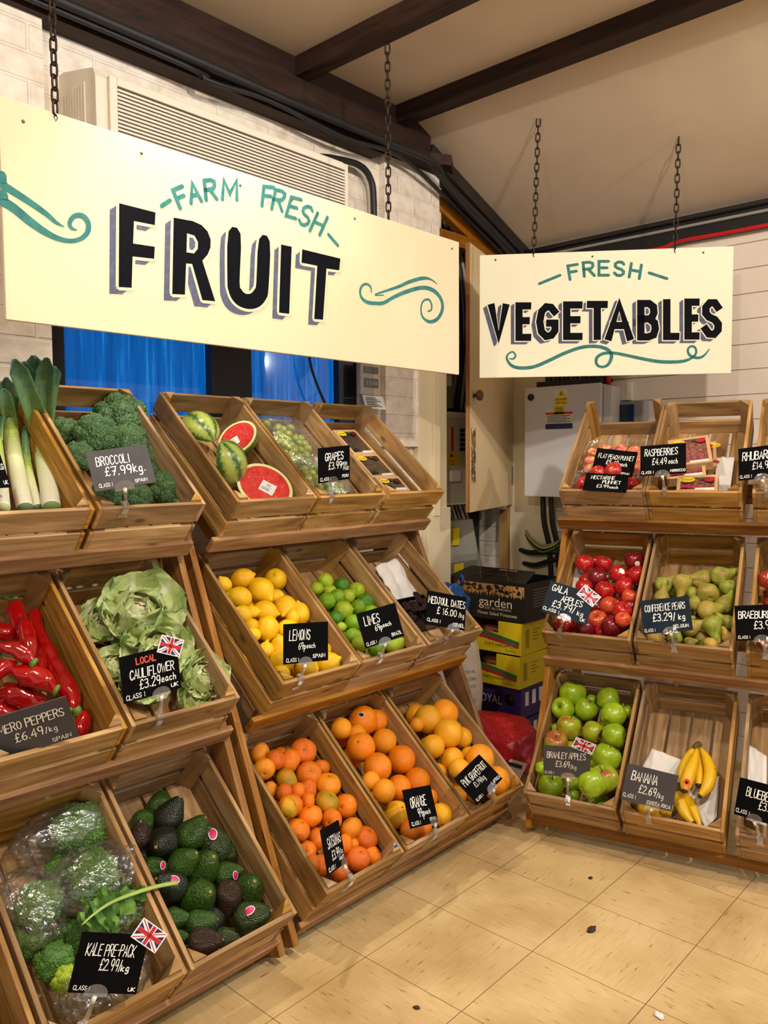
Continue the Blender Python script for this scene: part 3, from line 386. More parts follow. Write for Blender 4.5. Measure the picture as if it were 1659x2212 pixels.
# ------------------------------------------------------------------ mesh tools
class MB:
    def __init__(s): s.v = []; s.f = []; s.uv = []; s.tone = []; s.mi = []; s.sm = []
    def add(s, vs, fs, M=None, mi=0, smooth=False, uvs=None, tone=None):
        o = len(s.v)
        s.v += [tuple(M @ Vector(p)) for p in vs] if M is not None else [tuple(p) for p in vs]
        t = R0.random() if tone is None else tone
        for i, f in enumerate(fs):
            s.f.append([o + k for k in f]); s.mi.append(mi); s.sm.append(smooth); s.tone.append(t)
            s.uv.append(uvs[i] if uvs else [(0, 0)] * len(f))
        return s
    def box(s, lo, hi, M=None, mi=0, bev=0, tone=None):
        (x0, y0, z0), (x1, y1, z1) = lo, hi
        d = (x1 - x0, y1 - y0, z1 - z0)
        ax = d.index(max(d))
        ou, ov = R0.random() * 20, R0.random() * 20
        if bev:
            e = bev
            vs = []; fs = []
            bm = bmesh.new()
            bmesh.ops.create_cube(bm, size=1)
            for v in bm.verts: v.co = Vector(((x0 + x1) / 2 + v.co.x * d[0], (y0 + y1) / 2 + v.co.y * d[1], (z0 + z1) / 2 + v.co.z * d[2]))
            bmesh.ops.bevel(bm, geom=bm.edges[:], offset=min(e, min(d) * .45), segments=2, affect='EDGES', profile=.6)
            bm.verts.index_update()
            vs = [v.co.copy() for v in bm.verts]; fs = [[v.index for v in f.verts] for f in bm.faces]
            bm.free()
        else:
            vs = [(x, y, z) for x in (x0, x1) for y in (y0, y1) for z in (z0, z1)]
            fs = [(0, 1, 3, 2), (4, 6, 7, 5), (0, 4, 5, 1), (2, 3, 7, 6), (0, 2, 6, 4), (1, 5, 7, 3)]
        oth = [i for i in range(3) if i != ax]
        uvs = []
        for f in fs:
            p = [vs[i] for i in f]
            n = (Vector(p[1]) - Vector(p[0])).cross(Vector(p[2]) - Vector(p[1]))
            k = max(range(3), key=lambda i: abs(n[i]))
            if k == ax: uvs.append([(ou + q[oth[0]] * .3, ov + q[oth[1]]) for q in p])
            else:
                w = [i for i in oth if i != k][0]
                uvs.append([(ou + q[ax], ov + q[w] + (q[k] * .7)) for q in p])
        return s.add(vs, fs, M, mi, False, uvs, tone)
    def prism(s, poly, z0, z1, M=None, mi=0):
        n = len(poly); ou = R0.random() * 9
        vs = [(x, y, z0) for x, y in poly] + [(x, y, z1) for x, y in poly]
        fs = [list(range(n))[::-1], [n + i for i in range(n)]] + [[i, (i + 1) % n, n + (i + 1) % n, n + i] for i in range(n)]
        uvs = [[(ou + vs[i][0], ou + vs[i][1]) for i in f] if k < 2 else [(ou + vs[i][2], ou + vs[i][0] + vs[i][1]) for i in f] for k, f in enumerate(fs)]
        return s.add(vs, fs, M, mi, False, uvs)
    def lathe(s, prof, seg=24, M=None, mi=0, smooth=True, lobes=0, lamp_=0):
        vs = []; fs = []
        for r, z in prof:
            for k in range(seg):
                a = 2 * PI * k / seg
                q = r * (1 + (lamp_ * math.cos(lobes * a) if lobes else 0))
                vs.append((q * math.cos(a), q * math.sin(a), z))
        for i in range(len(prof) - 1):
            for k in range(seg):
                a, b = i * seg + k, i * seg + (k + 1) % seg
                fs.append((a, b, b + seg, a + seg))
        if prof[0][0] > 1e-6: fs.append(list(range(seg))[::-1])
        if prof[-1][0] > 1e-6: fs.append([(len(prof) - 1) * seg + k for k in range(seg)])
        return s.add(vs, fs, M, mi, smooth)
    def tube(s, pts, rad, seg=8, M=None, mi=0, cap=True, flat=1.0, smooth=True):
        pts = [Vector(p) for p in pts]; n = len(pts)
        rads = rad if isinstance(rad, (list, tuple)) else [rad] * n
        vs = []; fs = []
        t0 = (pts[1] - pts[0]).normalized()
        up = Vector((0, 0, 1)) if abs(t0.z) < .9 else Vector((1, 0, 0))
        nrm = t0.cross(up).normalized()
        for i in range(n):
            t = (pts[min(i + 1, n - 1)] - pts[max(i - 1, 0)]).normalized()
            nrm = (nrm - t * nrm.dot(t)).normalized(); bn = t.cross(nrm)
            for k in range(seg):
                a = 2 * PI * k / seg
                vs.append(pts[i] + (nrm * math.cos(a) + bn * math.sin(a) * flat) * rads[i])
        for i in range(n - 1):
            for k in range(seg):
                a, b = i * seg + k, i * seg + (k + 1) % seg
                fs.append((a, b, b + seg, a + seg))
        if cap: fs.append(list(range(seg))[::-1]); fs.append([(n - 1) * seg + k for k in range(seg)])
        return s.add(vs, fs, M, mi, smooth)
    def ico(s, sub, fn, M=None, mi=0, smooth=True):
        bm = bmesh.new(); bmesh.ops.create_icosphere(bm, subdivisions=sub, radius=1)
        vs = [fn(v.co) for v in bm.verts]; bm.verts.index_update()
        fs = [[v.index for v in f.verts] for f in bm.faces]; bm.free()
        return s.add(vs, fs, M, mi, smooth)
    def grid(s, nu, nv, fn, M=None, mi=0, smooth=True):
        vs = [fn(i / (nu - 1), j / (nv - 1)) for i in range(nu) for j in range(nv)]
        fs = [(i * nv + j, (i + 1) * nv + j, (i + 1) * nv + j + 1, i * nv + j + 1) for i in range(nu - 1) for j in range(nv - 1)]
        return s.add(vs, fs, M, mi, smooth)
    def mesh(s, name, mats):
        me = bpy.data.meshes.new(name)
        me.from_pydata(s.v, [], s.f)
        for m in (mats if isinstance(mats, (list, tuple)) else [mats]): me.materials.append(m)
        me.polygons.foreach_set('material_index', s.mi)
        me.polygons.foreach_set('use_smooth', s.sm)
        ul = me.uv_layers.new(name='UVMap')
        flat = [c for face in s.uv for uvp in face for c in uvp]
        ul.data.foreach_set('uv', flat)
        at = me.attributes.new('tone', 'FLOAT', 'FACE')
        at.data.foreach_set('value', s.tone)
        me.update()
        return me
def smooth_curve(pts, k=4, closed=False):
    out = []; n = len(pts)
    for i in range(n - (0 if closed else 1)):
        p0, p1, p2, p3 = [pts[(i + j) % n if closed else max(0, min(n - 1, i + j))] for j in (-1, 0, 1, 2)]
        for q in range(k):
            t = q / k
            out.append(tuple(.5 * (2 * b + (c - a) * t + (2 * a - 5 * b + 4 * c - d) * t * t + (-a + 3 * b - 3 * c + d) * t ** 3) for a, b, c, d in zip(p0, p1, p2, p3)))
    if not closed: out.append(tuple(pts[-1]))
    return out
def link(name, me, parent=None, loc=None, rot=None):
    o = bpy.data.objects.new(name, me)
    COL.objects.link(o)
    if parent is not None: o.parent = parent
    if loc is not None: o.location = loc
    if rot is not None: o.rotation_euler = rot
    return o
def tag(o, label, cat, group=None, kind=None):
    if label: o['label'] = label
    if cat: o['category'] = cat
    if group: o['group'] = group
    if kind: o['kind'] = kind
    return o
def thing(name, label, cat, loc=(0, 0, 0), rot=(0, 0, 0), group=None):
    return tag(link(name, None, None, loc, rot), label, cat, group)
def part(name, mb, mats, parent, loc=None, rot=None, label=None):
    o = link(name, mb.mesh(name, mats), parent, loc, rot)
    if label: o['label'] = label
    return o
def single(name, mb, mats, label, cat, loc=(0, 0, 0), rot=(0, 0, 0), group=None, kind=None):
    return tag(link(name, mb.mesh(name, mats), None, loc, rot), label, cat, group, kind)
def struct(name, mb, mats, parent=None, label=None):
    o = link(name, mb.mesh(name, mats), parent)
    if parent is None: o['kind'] = 'structure'
    if label: o['label'] = label
    return o
def axis_rot(ax, spin=0):
    q = Vector((0, 0, 1)).rotation_difference(Vector(ax).normalized())
    return (q @ Quaternion((0, 0, 1), spin))
# lettering: strokes painted as thin ribbons
def ribbon(mb, pts, w, P, mi=0, lift=0.0, cap=True):
    """pts 2-D, w a width or a list of widths, P maps (u, v, lift) to 3-D"""
    n = len(pts)
    if n < 2: return
    mb.k = getattr(mb, 'k', 0) + 1; lift += min(mb.k, 60) * 4e-6
    ws = w if isinstance(w, list) else [w] * n
    if not cap:
        pts = list(pts); e0 = (Vector(pts[0]) - Vector(pts[1])).normalized() * ws[0] * .42; e1 = (Vector(pts[-1]) - Vector(pts[-2])).normalized() * ws[-1] * .42
        pts[0] = tuple(Vector(pts[0]) + e0); pts[-1] = tuple(Vector(pts[-1]) + e1)
    L_ = []; R_ = []
    for i in range(n):
        a = Vector(pts[max(0, i - 1)]); b = Vector(pts[min(n - 1, i + 1)]); m_ = Vector(pts[i])
        d1 = (m_ - a) if i else (b - m_); d2 = (b - m_) if i < n - 1 else (m_ - a)
        t = d1.normalized() + d2.normalized()
        t = t.normalized() if t.length > 1e-6 else Vector((1, 0))
        nr = Vector((-t.y, t.x))
        k = 1.0
        if 0 < i < n - 1:
            s = (Vector(pts[i]) - a).normalized()
            k = 1 / max(.55, abs(s.dot(t)))
        L_.append(Vector(pts[i]) + nr * ws[i] / 2 * k); R_.append(Vector(pts[i]) - nr * ws[i] / 2 * k)
    vs = []
    for l, r in zip(L_, R_): vs += [P(l.x, l.y, lift), P(r.x, r.y, lift)]
    mb.add(vs, [(2 * i, 2 * i + 1, 2 * i + 3, 2 * i + 2) for i in range(n - 1)], mi=mi)
    for i, sgn in ((0, -1), (n - 1, 1)) if cap else ():
        a, b = Vector(pts[0 if i == 0 else n - 2]), Vector(pts[1 if i == 0 else n - 1])
        t = (b - a).normalized() * sgn; nr = Vector((-t.y, t.x)); c = Vector(pts[i]); h = ws[i] / 2
        fan = [c + nr * h * math.cos(q) + t * h * math.sin(q) for q in (0, PI / 4, PI / 2, 3 * PI / 4, PI)]
        mb.add([P(q.x, q.y, lift) for q in fan], [(0, 1, 2, 3, 4)], mi=mi)
def font_mesh(text, size=1.0, width=None):
    cu = bpy.data.curves.new('print', 'FONT'); cu.body = text; cu.size = 1; cu.resolution_u = 3
    ob = bpy.data.objects.new('print', cu); COL.objects.link(ob)
    dg = bpy.context.evaluated_depsgraph_get(); dg.update()
    me = ob.evaluated_get(dg).to_mesh()
    vs = [v.co.copy() for v in me.vertices]; fs = [list(p.vertices) for p in me.polygons]
    ob.evaluated_get(dg).to_mesh_clear(); bpy.data.objects.remove(ob); bpy.data.curves.remove(cu)
    if not vs: return [], []
    x0 = min(v.x for v in vs); x1 = max(v.x for v in vs)
    k = size / .7; kx = (width / (x1 - x0)) if width else k
    return [Vector(((v.x - x0) * kx, v.y * k, 0)) for v in vs], fs
def printed(mb, text, P, u, v, size, width=None, mi=0, lift=.0008, flip=False):
    vs, fs = font_mesh(text, size, width)
    if flip: vs = [Vector((-q.x, -q.y, 0)) for q in vs]
    mb.add([P(u + q.x, v + q.y, lift) for q in vs], fs, mi=mi)
# ------------------------------------------------------------------ palette
W_CRATE = wood('crate_wood', '#74562f', '#a17b4a', '#ba9868')
W_RACK = wood('rack_wood', '#6c4927', '#8f6438', '#a67d4a')
W_OLD = wood('old_timber', '#7a4c22', '#94602f', '#a87640')
W_BEAM = wood('dark_beam', '#1d0f09', '#2f190f', '#3d2417', rough=.7, knots=False)
M_CREAM = mat('cream_paint', '#e9dcbd', .55, '#dccba6', 3, (.4, .8), .08, 12)
M_FLOORDIRT = None
M_BLACK = mat('black_plastic', '#17171a', .45)
M_CABLE = mat('black_cable', '#1b1b1d', .5)
M_GREYCABLE = mat('grey_cable', '#8d8b86', .5)
M_WHITE = mat('white_plastic', '#e4e2da', .35)
M_GREY = mat('grey_metal', '#b5b4b6', .4)
M_PAPER = mat('white_paper', '#e9e6e2', .7, '#d8d6d4', 6)
M_YEL = mat('yellow_label', '#e6c91f', .5)
M_RED = mat('red_print', '#c8202a', .5)
M_INK = mat('dark_ink', '#1a1a1c', .6)
M_CHALK = mat('white_chalk_pen', '#f4f2ee', .6)
M_CLEAR = film('clear_plastic', (1, 1, 1), .12, .1, .15, 30, .6)
YL, XR, ZC = .4889, 2.0711, 2.6133
k9 = .8889

# ------------------------------------------------------------------ room shell
def tile_floor():
    m, nt, N, Lk, b = nodes_of('vinyl_tile')
    tc = N.new('ShaderNodeTexCoord')
    mp = N.new('ShaderNodeMapping'); mp.inputs['Location'].default_value = (-.3787, .3787 + .0043, 0)
    Lk.new(tc.outputs['Object'], mp.inputs['Vector'])
    T = .2987
    sep = N.new('ShaderNodeSeparateXYZ'); Lk.new(mp.outputs['Vector'], sep.inputs['Vector'])
    def math_(op, a, b_=None, c=None):
        n = N.new('ShaderNodeMath'); n.operation = op
        for i, v in enumerate((a, b_, c)):
            if v is None: continue
            if isinstance(v, (int, float)): n.inputs[i].default_value = v
            else: Lk.new(v, n.inputs[i])
        return n.outputs[0]
    gx = math_('DIVIDE', sep.outputs['X'], T); gy = math_('DIVIDE', sep.outputs['Y'], T)
    fx = math_('FRACT', gx); fy = math_('FRACT', gy)
    cx = math_('FLOOR', gx); cy = math_('FLOOR', gy)
    ex = math_('MINIMUM', fx, math_('SUBTRACT', 1, fx)); ey = math_('MINIMUM', fy, math_('SUBTRACT', 1, fy))
    seam = math_('LESS_THAN', math_('MINIMUM', ex, ey), .003)
    # streaks run along x or y alternately, like marbled vinyl
    par = math_('MODULO', math_('ABSOLUTE', math_('ADD', cx, cy)), 2)
    def streak(sc):
        q = N.new('ShaderNodeMapping'); q.inputs['Scale'].default_value = sc
        Lk.new(mp.outputs['Vector'], q.inputs['Vector'])
        n = N.new('ShaderNodeTexNoise'); n.inputs['Scale'].default_value = 1; n.inputs['Detail'].default_value = 5; n.inputs['Roughness'].default_value = .62
        Lk.new(q.outputs['Vector'], n.inputs['Vector']); return n.outputs['Fac']
    sa, sb = streak((15, 130, 1)), streak((130, 15, 1))
    mxs = N.new('ShaderNodeMix'); mxs.data_type = 'FLOAT'
    Lk.new(par, mxs.inputs[0]); Lk.new(sa, mxs.inputs[2]); Lk.new(sb, mxs.inputs[3])
    r = N.new('ShaderNodeValToRGB')
    r.color_ramp.elements[0].position = .31; r.color_ramp.elements[0].color = rgb('#7f613c')
    r.color_ramp.elements[1].position = .37; r.color_ramp.elements[1].color = rgb('#d3b581')
    e = r.color_ramp.elements.new(.62); e.color = rgb('#dabf8c')
    Lk.new(mxs.outputs[0], r.inputs['Fac'])
    # general soiling
    n2 = N.new('ShaderNodeTexNoise'); n2.inputs['Scale'].default_value = 3.2; n2.inputs['Detail'].default_value = 7
    Lk.new(tc.outputs['Object'], n2.inputs['Vector'])
    r2 = N.new('ShaderNodeValToRGB'); r2.color_ramp.elements[0].position = .3; r2.color_ramp.elements[0].color = rgb('#c9b899'); r2.color_ramp.elements[1].position = .6; r2.color_ramp.elements[1].color = (1, 1, 1, 1)
    Lk.new(n2.outputs['Fac'], r2.inputs['Fac'])
    mx = N.new('ShaderNodeMix'); mx.data_type = 'RGBA'; mx.blend_type = 'MULTIPLY'; mx.inputs['Factor'].default_value = .8
    Lk.new(r.outputs['Color'], mx.inputs[6]); Lk.new(r2.outputs['Color'], mx.inputs[7])
    mx2 = N.new('ShaderNodeMix'); mx2.data_type = 'RGBA'
    Lk.new(seam, mx2.inputs['Factor']); Lk.new(mx.outputs[2], mx2.inputs[6]); mx2.inputs[7].default_value = rgb('#6a5030')
    Lk.new(mx2.outputs[2], b.inputs['Base Color'])
    b.inputs['Roughness'].default_value = .42
    b.inputs['Specular IOR Level'].default_value = .35
    return m
fl = MB(); fl.box((-5, -6, -.1), (6, 1.2, 0))
struct('floor', fl, tile_floor())
M_CEIL = mat('ceiling_paint', '#d3c2ae', .8, '#c0ad98', 1.6, (.35, .75), .1, 6)
ce = MB()
x1 = 1.156; zs = 2.254
ce.box((-5, -6, ZC), (x1, 1.0, ZC + .05))
kx = XR + .3
zk = ZC + (zs - ZC) / (XR - x1) * (kx - x1)
ce.add([(x1, -1.25, ZC), (kx, -1.25, zk), (kx, 1.0, zk), (x1, 1.0, ZC), (x1, -1.25, ZC + .05), (kx, -1.25, zk + .05), (kx, 1, zk + .05), (x1, 1, ZC + .05)],
       [(0, 1, 2, 3), (7, 6, 5, 4), (0, 4, 5, 1), (1, 5, 6, 2), (2, 6, 7, 3), (3, 7, 4, 0)])
struct('ceiling', ce, M_CEIL)

def brick_paint():
    m, nt, N, Lk, b = nodes_of('painted_brick')
    tc = N.new('ShaderNodeTexCoord')
    mp = N.new('ShaderNodeMapping'); mp.inputs['Rotation'].default_value = (PI / 2, 0, 0)
    Lk.new(tc.outputs['Object'], mp.inputs['Vector'])
    br = N.new('ShaderNodeTexBrick'); br.inputs['Scale'].default_value = 1.0
    br.inputs['Brick Width'].default_value = .215; br.inputs['Row Height'].default_value = .075; br.inputs['Mortar Size'].default_value = .006; br.inputs['Mortar Smooth'].default_value = .6
    Lk.new(mp.outputs['Vector'], br.inputs['Vector'])
    n = N.new('ShaderNodeTexNoise'); n.inputs['Scale'].default_value = 22; n.inputs['Detail'].default_value = 6
    Lk.new(tc.outputs['Object'], n.inputs['Vector'])
    r = N.new('ShaderNodeValToRGB'); r.color_ramp.elements[0].position = .3; r.color_ramp.elements[0].color = rgb('#d6cabb'); r.color_ramp.elements[1].position = .62; r.color_ramp.elements[1].color = rgb('#ebe2d6')
    Lk.new(n.outputs['Fac'], r.inputs['Fac']); Lk.new(r.outputs['Color'], b.inputs['Base Color'])
    ad = N.new('ShaderNodeMath'); ad.operation = 'MULTIPLY_ADD'; ad.inputs[1].default_value = -.6
    Lk.new(br.outputs['Fac'], ad.inputs[0]); Lk.new(n.outputs['Fac'], ad.inputs[2])
    bp = N.new('ShaderNodeBump'); bp.inputs['Strength'].default_value = .55; bp.inputs['Distance'].default_value = .012
    Lk.new(ad.outputs[0], bp.inputs['Height']); Lk.new(bp.outputs['Normal'], b.inputs['Normal'])
    b.inputs['Roughness'].default_value = .7
    return m
M_BRICK = brick_paint()
wl = MB()
y0, y1 = YL, YL + .22
WX0, WX1, WZ0, WZ1 = -.275, 1.0, 1.24, 1.98          # window opening
AX0, AX1 = 1.50, 2.066                                # meter cupboard opening
wl.box((-5, y0, 0), (WX0, y1, ZC))
wl.box((WX0, y0, 0), (WX1, y1, WZ0)); wl.box((WX0, y0, WZ1), (WX1, y1, ZC))
wl.box((WX1, y0, 0), (AX0, y1, ZC))
wl.box((AX1, y0, 0), (2.3, y1, ZC))
wl.box((-5, y0 - .05, 0), (-.282, y0 - .0005, ZC))        # brick pier
wl.box((1.10, y0 - .03, 1.3), (1.304, y0 - .0005, ZC - .02)); wl.box((1.304, y0 - .03, 1.96), (1.45, y0 - .0005, ZC - .02))
struct('wall_left', wl, M_BRICK)
# siding on the right-hand wall
M_SIDE = mat('painted_boarding', '#e2d6ca', .6, '#d4c5b8', 2.2, (.35, .7), .1, 9)
wr = MB()
z = 0
while z < 2.5:
    wr.add([(XR, YL + .3, z), (XR, -1.25, z), (XR, -1.25, z + .096), (XR, YL + .3, z + .096), (XR + .009, YL + .3, z + .1), (XR + .009, -1.25, z + .1), (XR + .009, YL + .3, z - .0), (XR + .009, -1.25, z - .0)],
           [(0, 1, 2, 3), (3, 2, 5, 4), (6, 7, 1, 0)])
    z += .1
wr.box((XR + .009, -1.25, 0), (XR + .12, YL + .3, 2.5))
struct('wall_right', wr, M_SIDE)

# window: dark frame, two blue-lit panes
def blue_pane():
    m, nt, N, Lk, b = nodes_of('blue_glazing')
    tc = N.new('ShaderNodeTexCoord')
    mp = N.new('ShaderNodeMapping'); mp.inputs['Scale'].default_value = (46, 1, 2.2)
    Lk.new(tc.outputs['Object'], mp.inputs['Vector'])
    n = N.new('ShaderNodeTexNoise'); n.inputs['Scale'].default_value = 1; n.inputs['Detail'].default_value = 6; n.inputs['Roughness'].default_value = .7
    Lk.new(mp.outputs['Vector'], n.inputs['Vector'])
    r = N.new('ShaderNodeValToRGB')
    r.color_ramp.elements[0].position = .3; r.color_ramp.elements[0].color = rgb('#00387e')
    r.color_ramp.elements[1].position = .78; r.color_ramp.elements[1].color = rgb('#3aa0ee')
    e = r.color_ramp.elements.new(.56); e.color = rgb('#0560b4')
    Lk.new(n.outputs['Fac'], r.inputs['Fac'])
    b.inputs['Base Color'].default_value = rgb('#04305f')
    Lk.new(r.outputs['Color'], b.inputs['Emission Color']); b.inputs['Emission Strength'].default_value = .62
    b.inputs['Roughness'].default_value = .05
    return m
M_PANE = blue_pane()
M_FRAME = mat('dark_frame_paint', '#15131a', .45)
wf = MB()
yf = YL + .045
wf.box((WX0, yf - .01, WZ0), (-.205, yf + .05, WZ1), bev=.004); wf.box((.300, yf - .015, WZ0), (.470, yf + .05, WZ1), bev=.004)
wf.box((.90, yf - .01, WZ0), (WX1, yf + .05, WZ1), bev=.004)
wf.box((-.205, yf - .01, WZ1 - .06), (.90, yf + .05, WZ1)); wf.box((-.205, yf - .01, WZ0), (.90, yf + .05, WZ0 + .06))
wfo = struct('window_1', wf, M_FRAME, None, 'dark window frame with blue lit panes below the long sign')
for (a, b_) in ((-.205, .300), (.470, .90)):
    m_ = MB(); m_.box((a, yf + .02, WZ0 + .06), (b_, yf + .03, WZ1 - .06)); part('pane', m_, M_PANE, wfo)
m_ = MB(); m_.box((-.27, YL + .19, WZ0), (.99, YL + .21, WZ1)); part('backing', m_, M_FRAME, wfo)

# cream frame of the meter cupboard
t = MB()
t.box((1.305, YL - .03, 1.06), (1.395, YL - .001, 1.95), bev=.003); t.box((1.395, YL - .042, 1.0), (1.44, YL - .001, 2.2), bev=.003)
t.box((1.44, YL - .03, 1.0), (1.50, YL + .0, 2.2), bev=.003)
t.box((1.36, YL - .036, .05), (1.52, YL - .001, 1.035), bev=.003)
struct('trim_2', t, M_CREAM)
t = MB(); t.box((1.99, YL + .0, 1.0), (2.065, YL + .03, 2.2))
t.box((2.045, .25, .0), (2.07, YL, 2.1))
struct('trim_3', t, M_CREAM)
al = MB()
al.box((1.40, YL + .20, .0), (2.3, YL + .219, 2.5))
struct('wall_alcove', al, mat('alcove_board', '#3a332d', .8, '#2a2420', 5))
# timbers over the cupboard
t = MB()
t.box((1.45, YL - .015, 2.19), (2.03, YL + .03, 2.245)); 
Mx = Matrix.Translation((1.45, YL - .005, 2.36)) @ Matrix.Rotation(math.atan2(.225, .62), 4, 'Y')
t.box((0, -.005, -.025), (.66, .03, .03), Mx)
struct('trim_4', t, W_OLD)
t = MB(); t.box((2.022, YL - .002, .03), (2.066, YL + .05, 1.12)); struct('trim_5', t, wood('ochre_post', '#8a6a30', '#a8843f', '#b9964e'))

# roof timbers
b = MB(); b.box((-5, .385, 2.4510), (1.30, YL - .001, ZC - .001))
b.prism([(1.30, .385), (1.38, .34), (1.47, .40), (1.47, YL - .001), (1.30, YL - .001)], 2.451, ZC - .12)
b.box((-5, .415, 2.425), (1.05, YL - .002, 2.4505))
struct('beam_wall', b, W_BEAM)
for i, xx in enumerate((.60, 1.115)):
    b = MB(); b.box((xx - .03, -4.5, 2.548), (xx + .03, .384, ZC - .001)); struct('beam_%s' % ('inner', 'outer')[i], b, W_BEAM)
# sloping rafter with cables at the junction of sloped ceiling and left wall
b = MB(); ang = math.atan2(zs - ZC, XR - x1)
Mx = Matrix.Translation((x1 + .2, .40, ZC - .08)) @ Matrix.Rotation(-ang, 4, 'Y')
b.box((-.02, 0, -.055), (.80, YL - .402, -.001), Mx); struct('beam_rafter', b, mat('black_timber', '#1a1513', .6, '#2a201b', 5))
def cable(name, pts, rad, m, label, cat='cable', group=None, k=5, seg=8):
    mb = MB(); mb.tube(smooth_curve(pts, k), rad, seg); return single(name, mb, m, label, cat, group=group)
cable('conduit', [(-3, .369, 2.447), (-.2, .369, 2.449), (.5, .369, 2.446), (1.0, .369, 2.45), (1.28, .355, 2.44), (1.42, .395, 2.40), (1.7, .40, 2.30), (2.02, .42, 2.20)], .014, M_CABLE, 'long black conduit along the foot of the wall beam')
cable('cable', [(-3, .39, 2.43), (-.1, .385, 2.432), (.2, .38, 2.41), (.45, .385, 2.43), (.8, .385, 2.41), (1.1, .39, 2.43), (1.4, .42, 2.37), (2.0, .44, 2.17)], .008, M_CABLE, 'thin black cable sagging below the beam conduit')
cable('cable', [(1.25, .37, 2.46), (1.5, .39, 2.345), (1.8, .41, 2.25), (2.03, .42, 2.16)], .011, M_CABLE, 'black cable descending to the corner under the sloped ceiling')
# right wall trunking and conduits
m_ = MB(); m_.box((XR - .03, -1.25, 2.14), (XR, YL, 2.245), bev=.004)
single('trunking', m_, M_BLACK, 'black wooden trunking board along the top of the boarded wall', 'trunking')
for i, yy in enumerate((-.66, -.45, -.40, -.20, -.12, .1)):
    pass
cable('conduit', [(XR - .035, YL, 2.20), (XR - .035, -.2, 2.20), (XR - .035, -1.25, 2.20)], .007, M_GREYCABLE, 'grey cable clipped along the black trunking', 'cable')
cable('cable', [(XR - .036, YL - .4, 2.13), (XR - .036, -.25, 2.13), (XR - .036, -.35, 2.145), (XR - .036, -.6, 2.143), (XR - .036, -1.25, 2.145)], .008, mat('red_cable', '#c01018', .4), 'bright red fire alarm cable under the black trunking')
cable('cable', [(XR - .04, YL - .02, 2.23), (XR - .04, -1.25, 2.235)], .011, M_CABLE, 'black cable at the very top of the boarded wall')
# AC pipe on left wall
cable('pipe', [(.72, YL - .06, 2.33), (.80, YL - .06, 2.345), (.93, YL - .05, 2.36), (1.0, YL - .045, 2.33), (1.02, YL - .045, 2.24), (1.02, YL - .045, 1.9)], .013, M_CABLE, 'black pipe bending down beside the air conditioner', 'pipe')
cable('cable', [(.735, YL + .02, 1.75), (.735, YL + .02, 1.62), (.77, YL + .015, 1.52), (.84, YL + .01, 1.40)], .005, M_CABLE, 'thin black cable hanging in front of the right blue pane')
# ------------------------------------------------------------------ air conditioner
def aircon():
    t = thing('air_conditioner', 'long cream wall mounted air conditioner behind the fruit sign', 'air conditioner', (-.215, YL, 2.04))
    Wd, Dp, Hh = .925, .2, .245
    mb = MB()
    prof = [(0, 0), (-Dp, 0), (-Dp, Hh - .03), (-Dp + .012, Hh - .008), (-Dp + .04, Hh), (-.03, Hh + .03), (0, Hh + .03)]
    n = len(prof)
    vs = [(x, y, z) for x in (0, Wd) for y, z in prof]
    mb.add(vs, [list(range(n)), [n + i for i in range(n)][::-1]] + [[i, n + i, n + (i + 1) % n, (i + 1) % n] for i in range(n)])
    ac = mat('aircon_plastic', '#ddd3c2', .45)
    part('body', mb, ac, t)
    mb = MB(); mb.box((.055, -Dp - .004, .0), (Wd - .012, -Dp - .0005, Hh - .045)); part('grille_recess', mb, mat('grille_dark', '#4a3d34', .7), t)
    mb = MB()
    for i in range(19):
        z = .006 + i * .0102
        mb.box((.057, -Dp - .011, z), (Wd - .014, -Dp - .004, z + .0058), bev=0)
    part('grille', mb, ac, t)
    mb = MB(); mb.box((.033, -Dp - .014, -.005), (.056, -Dp - .0005, Hh - .022), bev=.004); mb.box((Wd - .014, -Dp - .014, -.005), (Wd, -Dp - .0005, Hh - .022), bev=.003); mb.box((.056, -Dp - .014, Hh - .044), (Wd - .014, -Dp - .0005, Hh - .022), bev=.003)
    part('front_frame', mb, ac, t)
    mb = MB()
    for i in range(9): mb.box((-.003, -.145 + i * .015, .02), (0.0, -.139 + i * .015, Hh - .03))
    part('side_vent', mb, ac, t)
aircon()
# controller on the window side
t = thing('room_controller', 'beige air conditioning controller with open flap beside the blue window', 'controller', (.96, YL - .025, 1.50))
mb = MB(); mb.box((0, 0, 0), (.115, .024, .125), bev=.004); part('body', mb, mat('controller_beige', '#b9ad98', .5), t)
mb = MB(); mb.box((.016, -.0015, .085), (.1, 0.0, .112)); mb.box((.018, -.0015, .03), (.1, 0, .066)); part('display', mb, mat('display_grey', '#5c5f60', .3), t)
mb = MB()
for i in range(4): mb.box((.028 + i * .017, -.003, .04), (.04 + i * .017, -.0015, .056))
part('buttons', mb, mat('button_grey', '#8f9088', .5), t)
mb = MB(); mb.box((.006, -.004, -.06), (.122, .0, -.003), Matrix.Rotation(-.35, 4, 'X')); part('flap', mb, M_WHITE, t)
mb = MB()
for i in range(6): mb.box((.016, -.0055, -.05 + i * .007), (.1 - (i % 3) * .012, -.0042, -.0475 + i * .007), Matrix.Rotation(-.35, 4, 'X'))
part('printed_text', mb, M_INK, t)

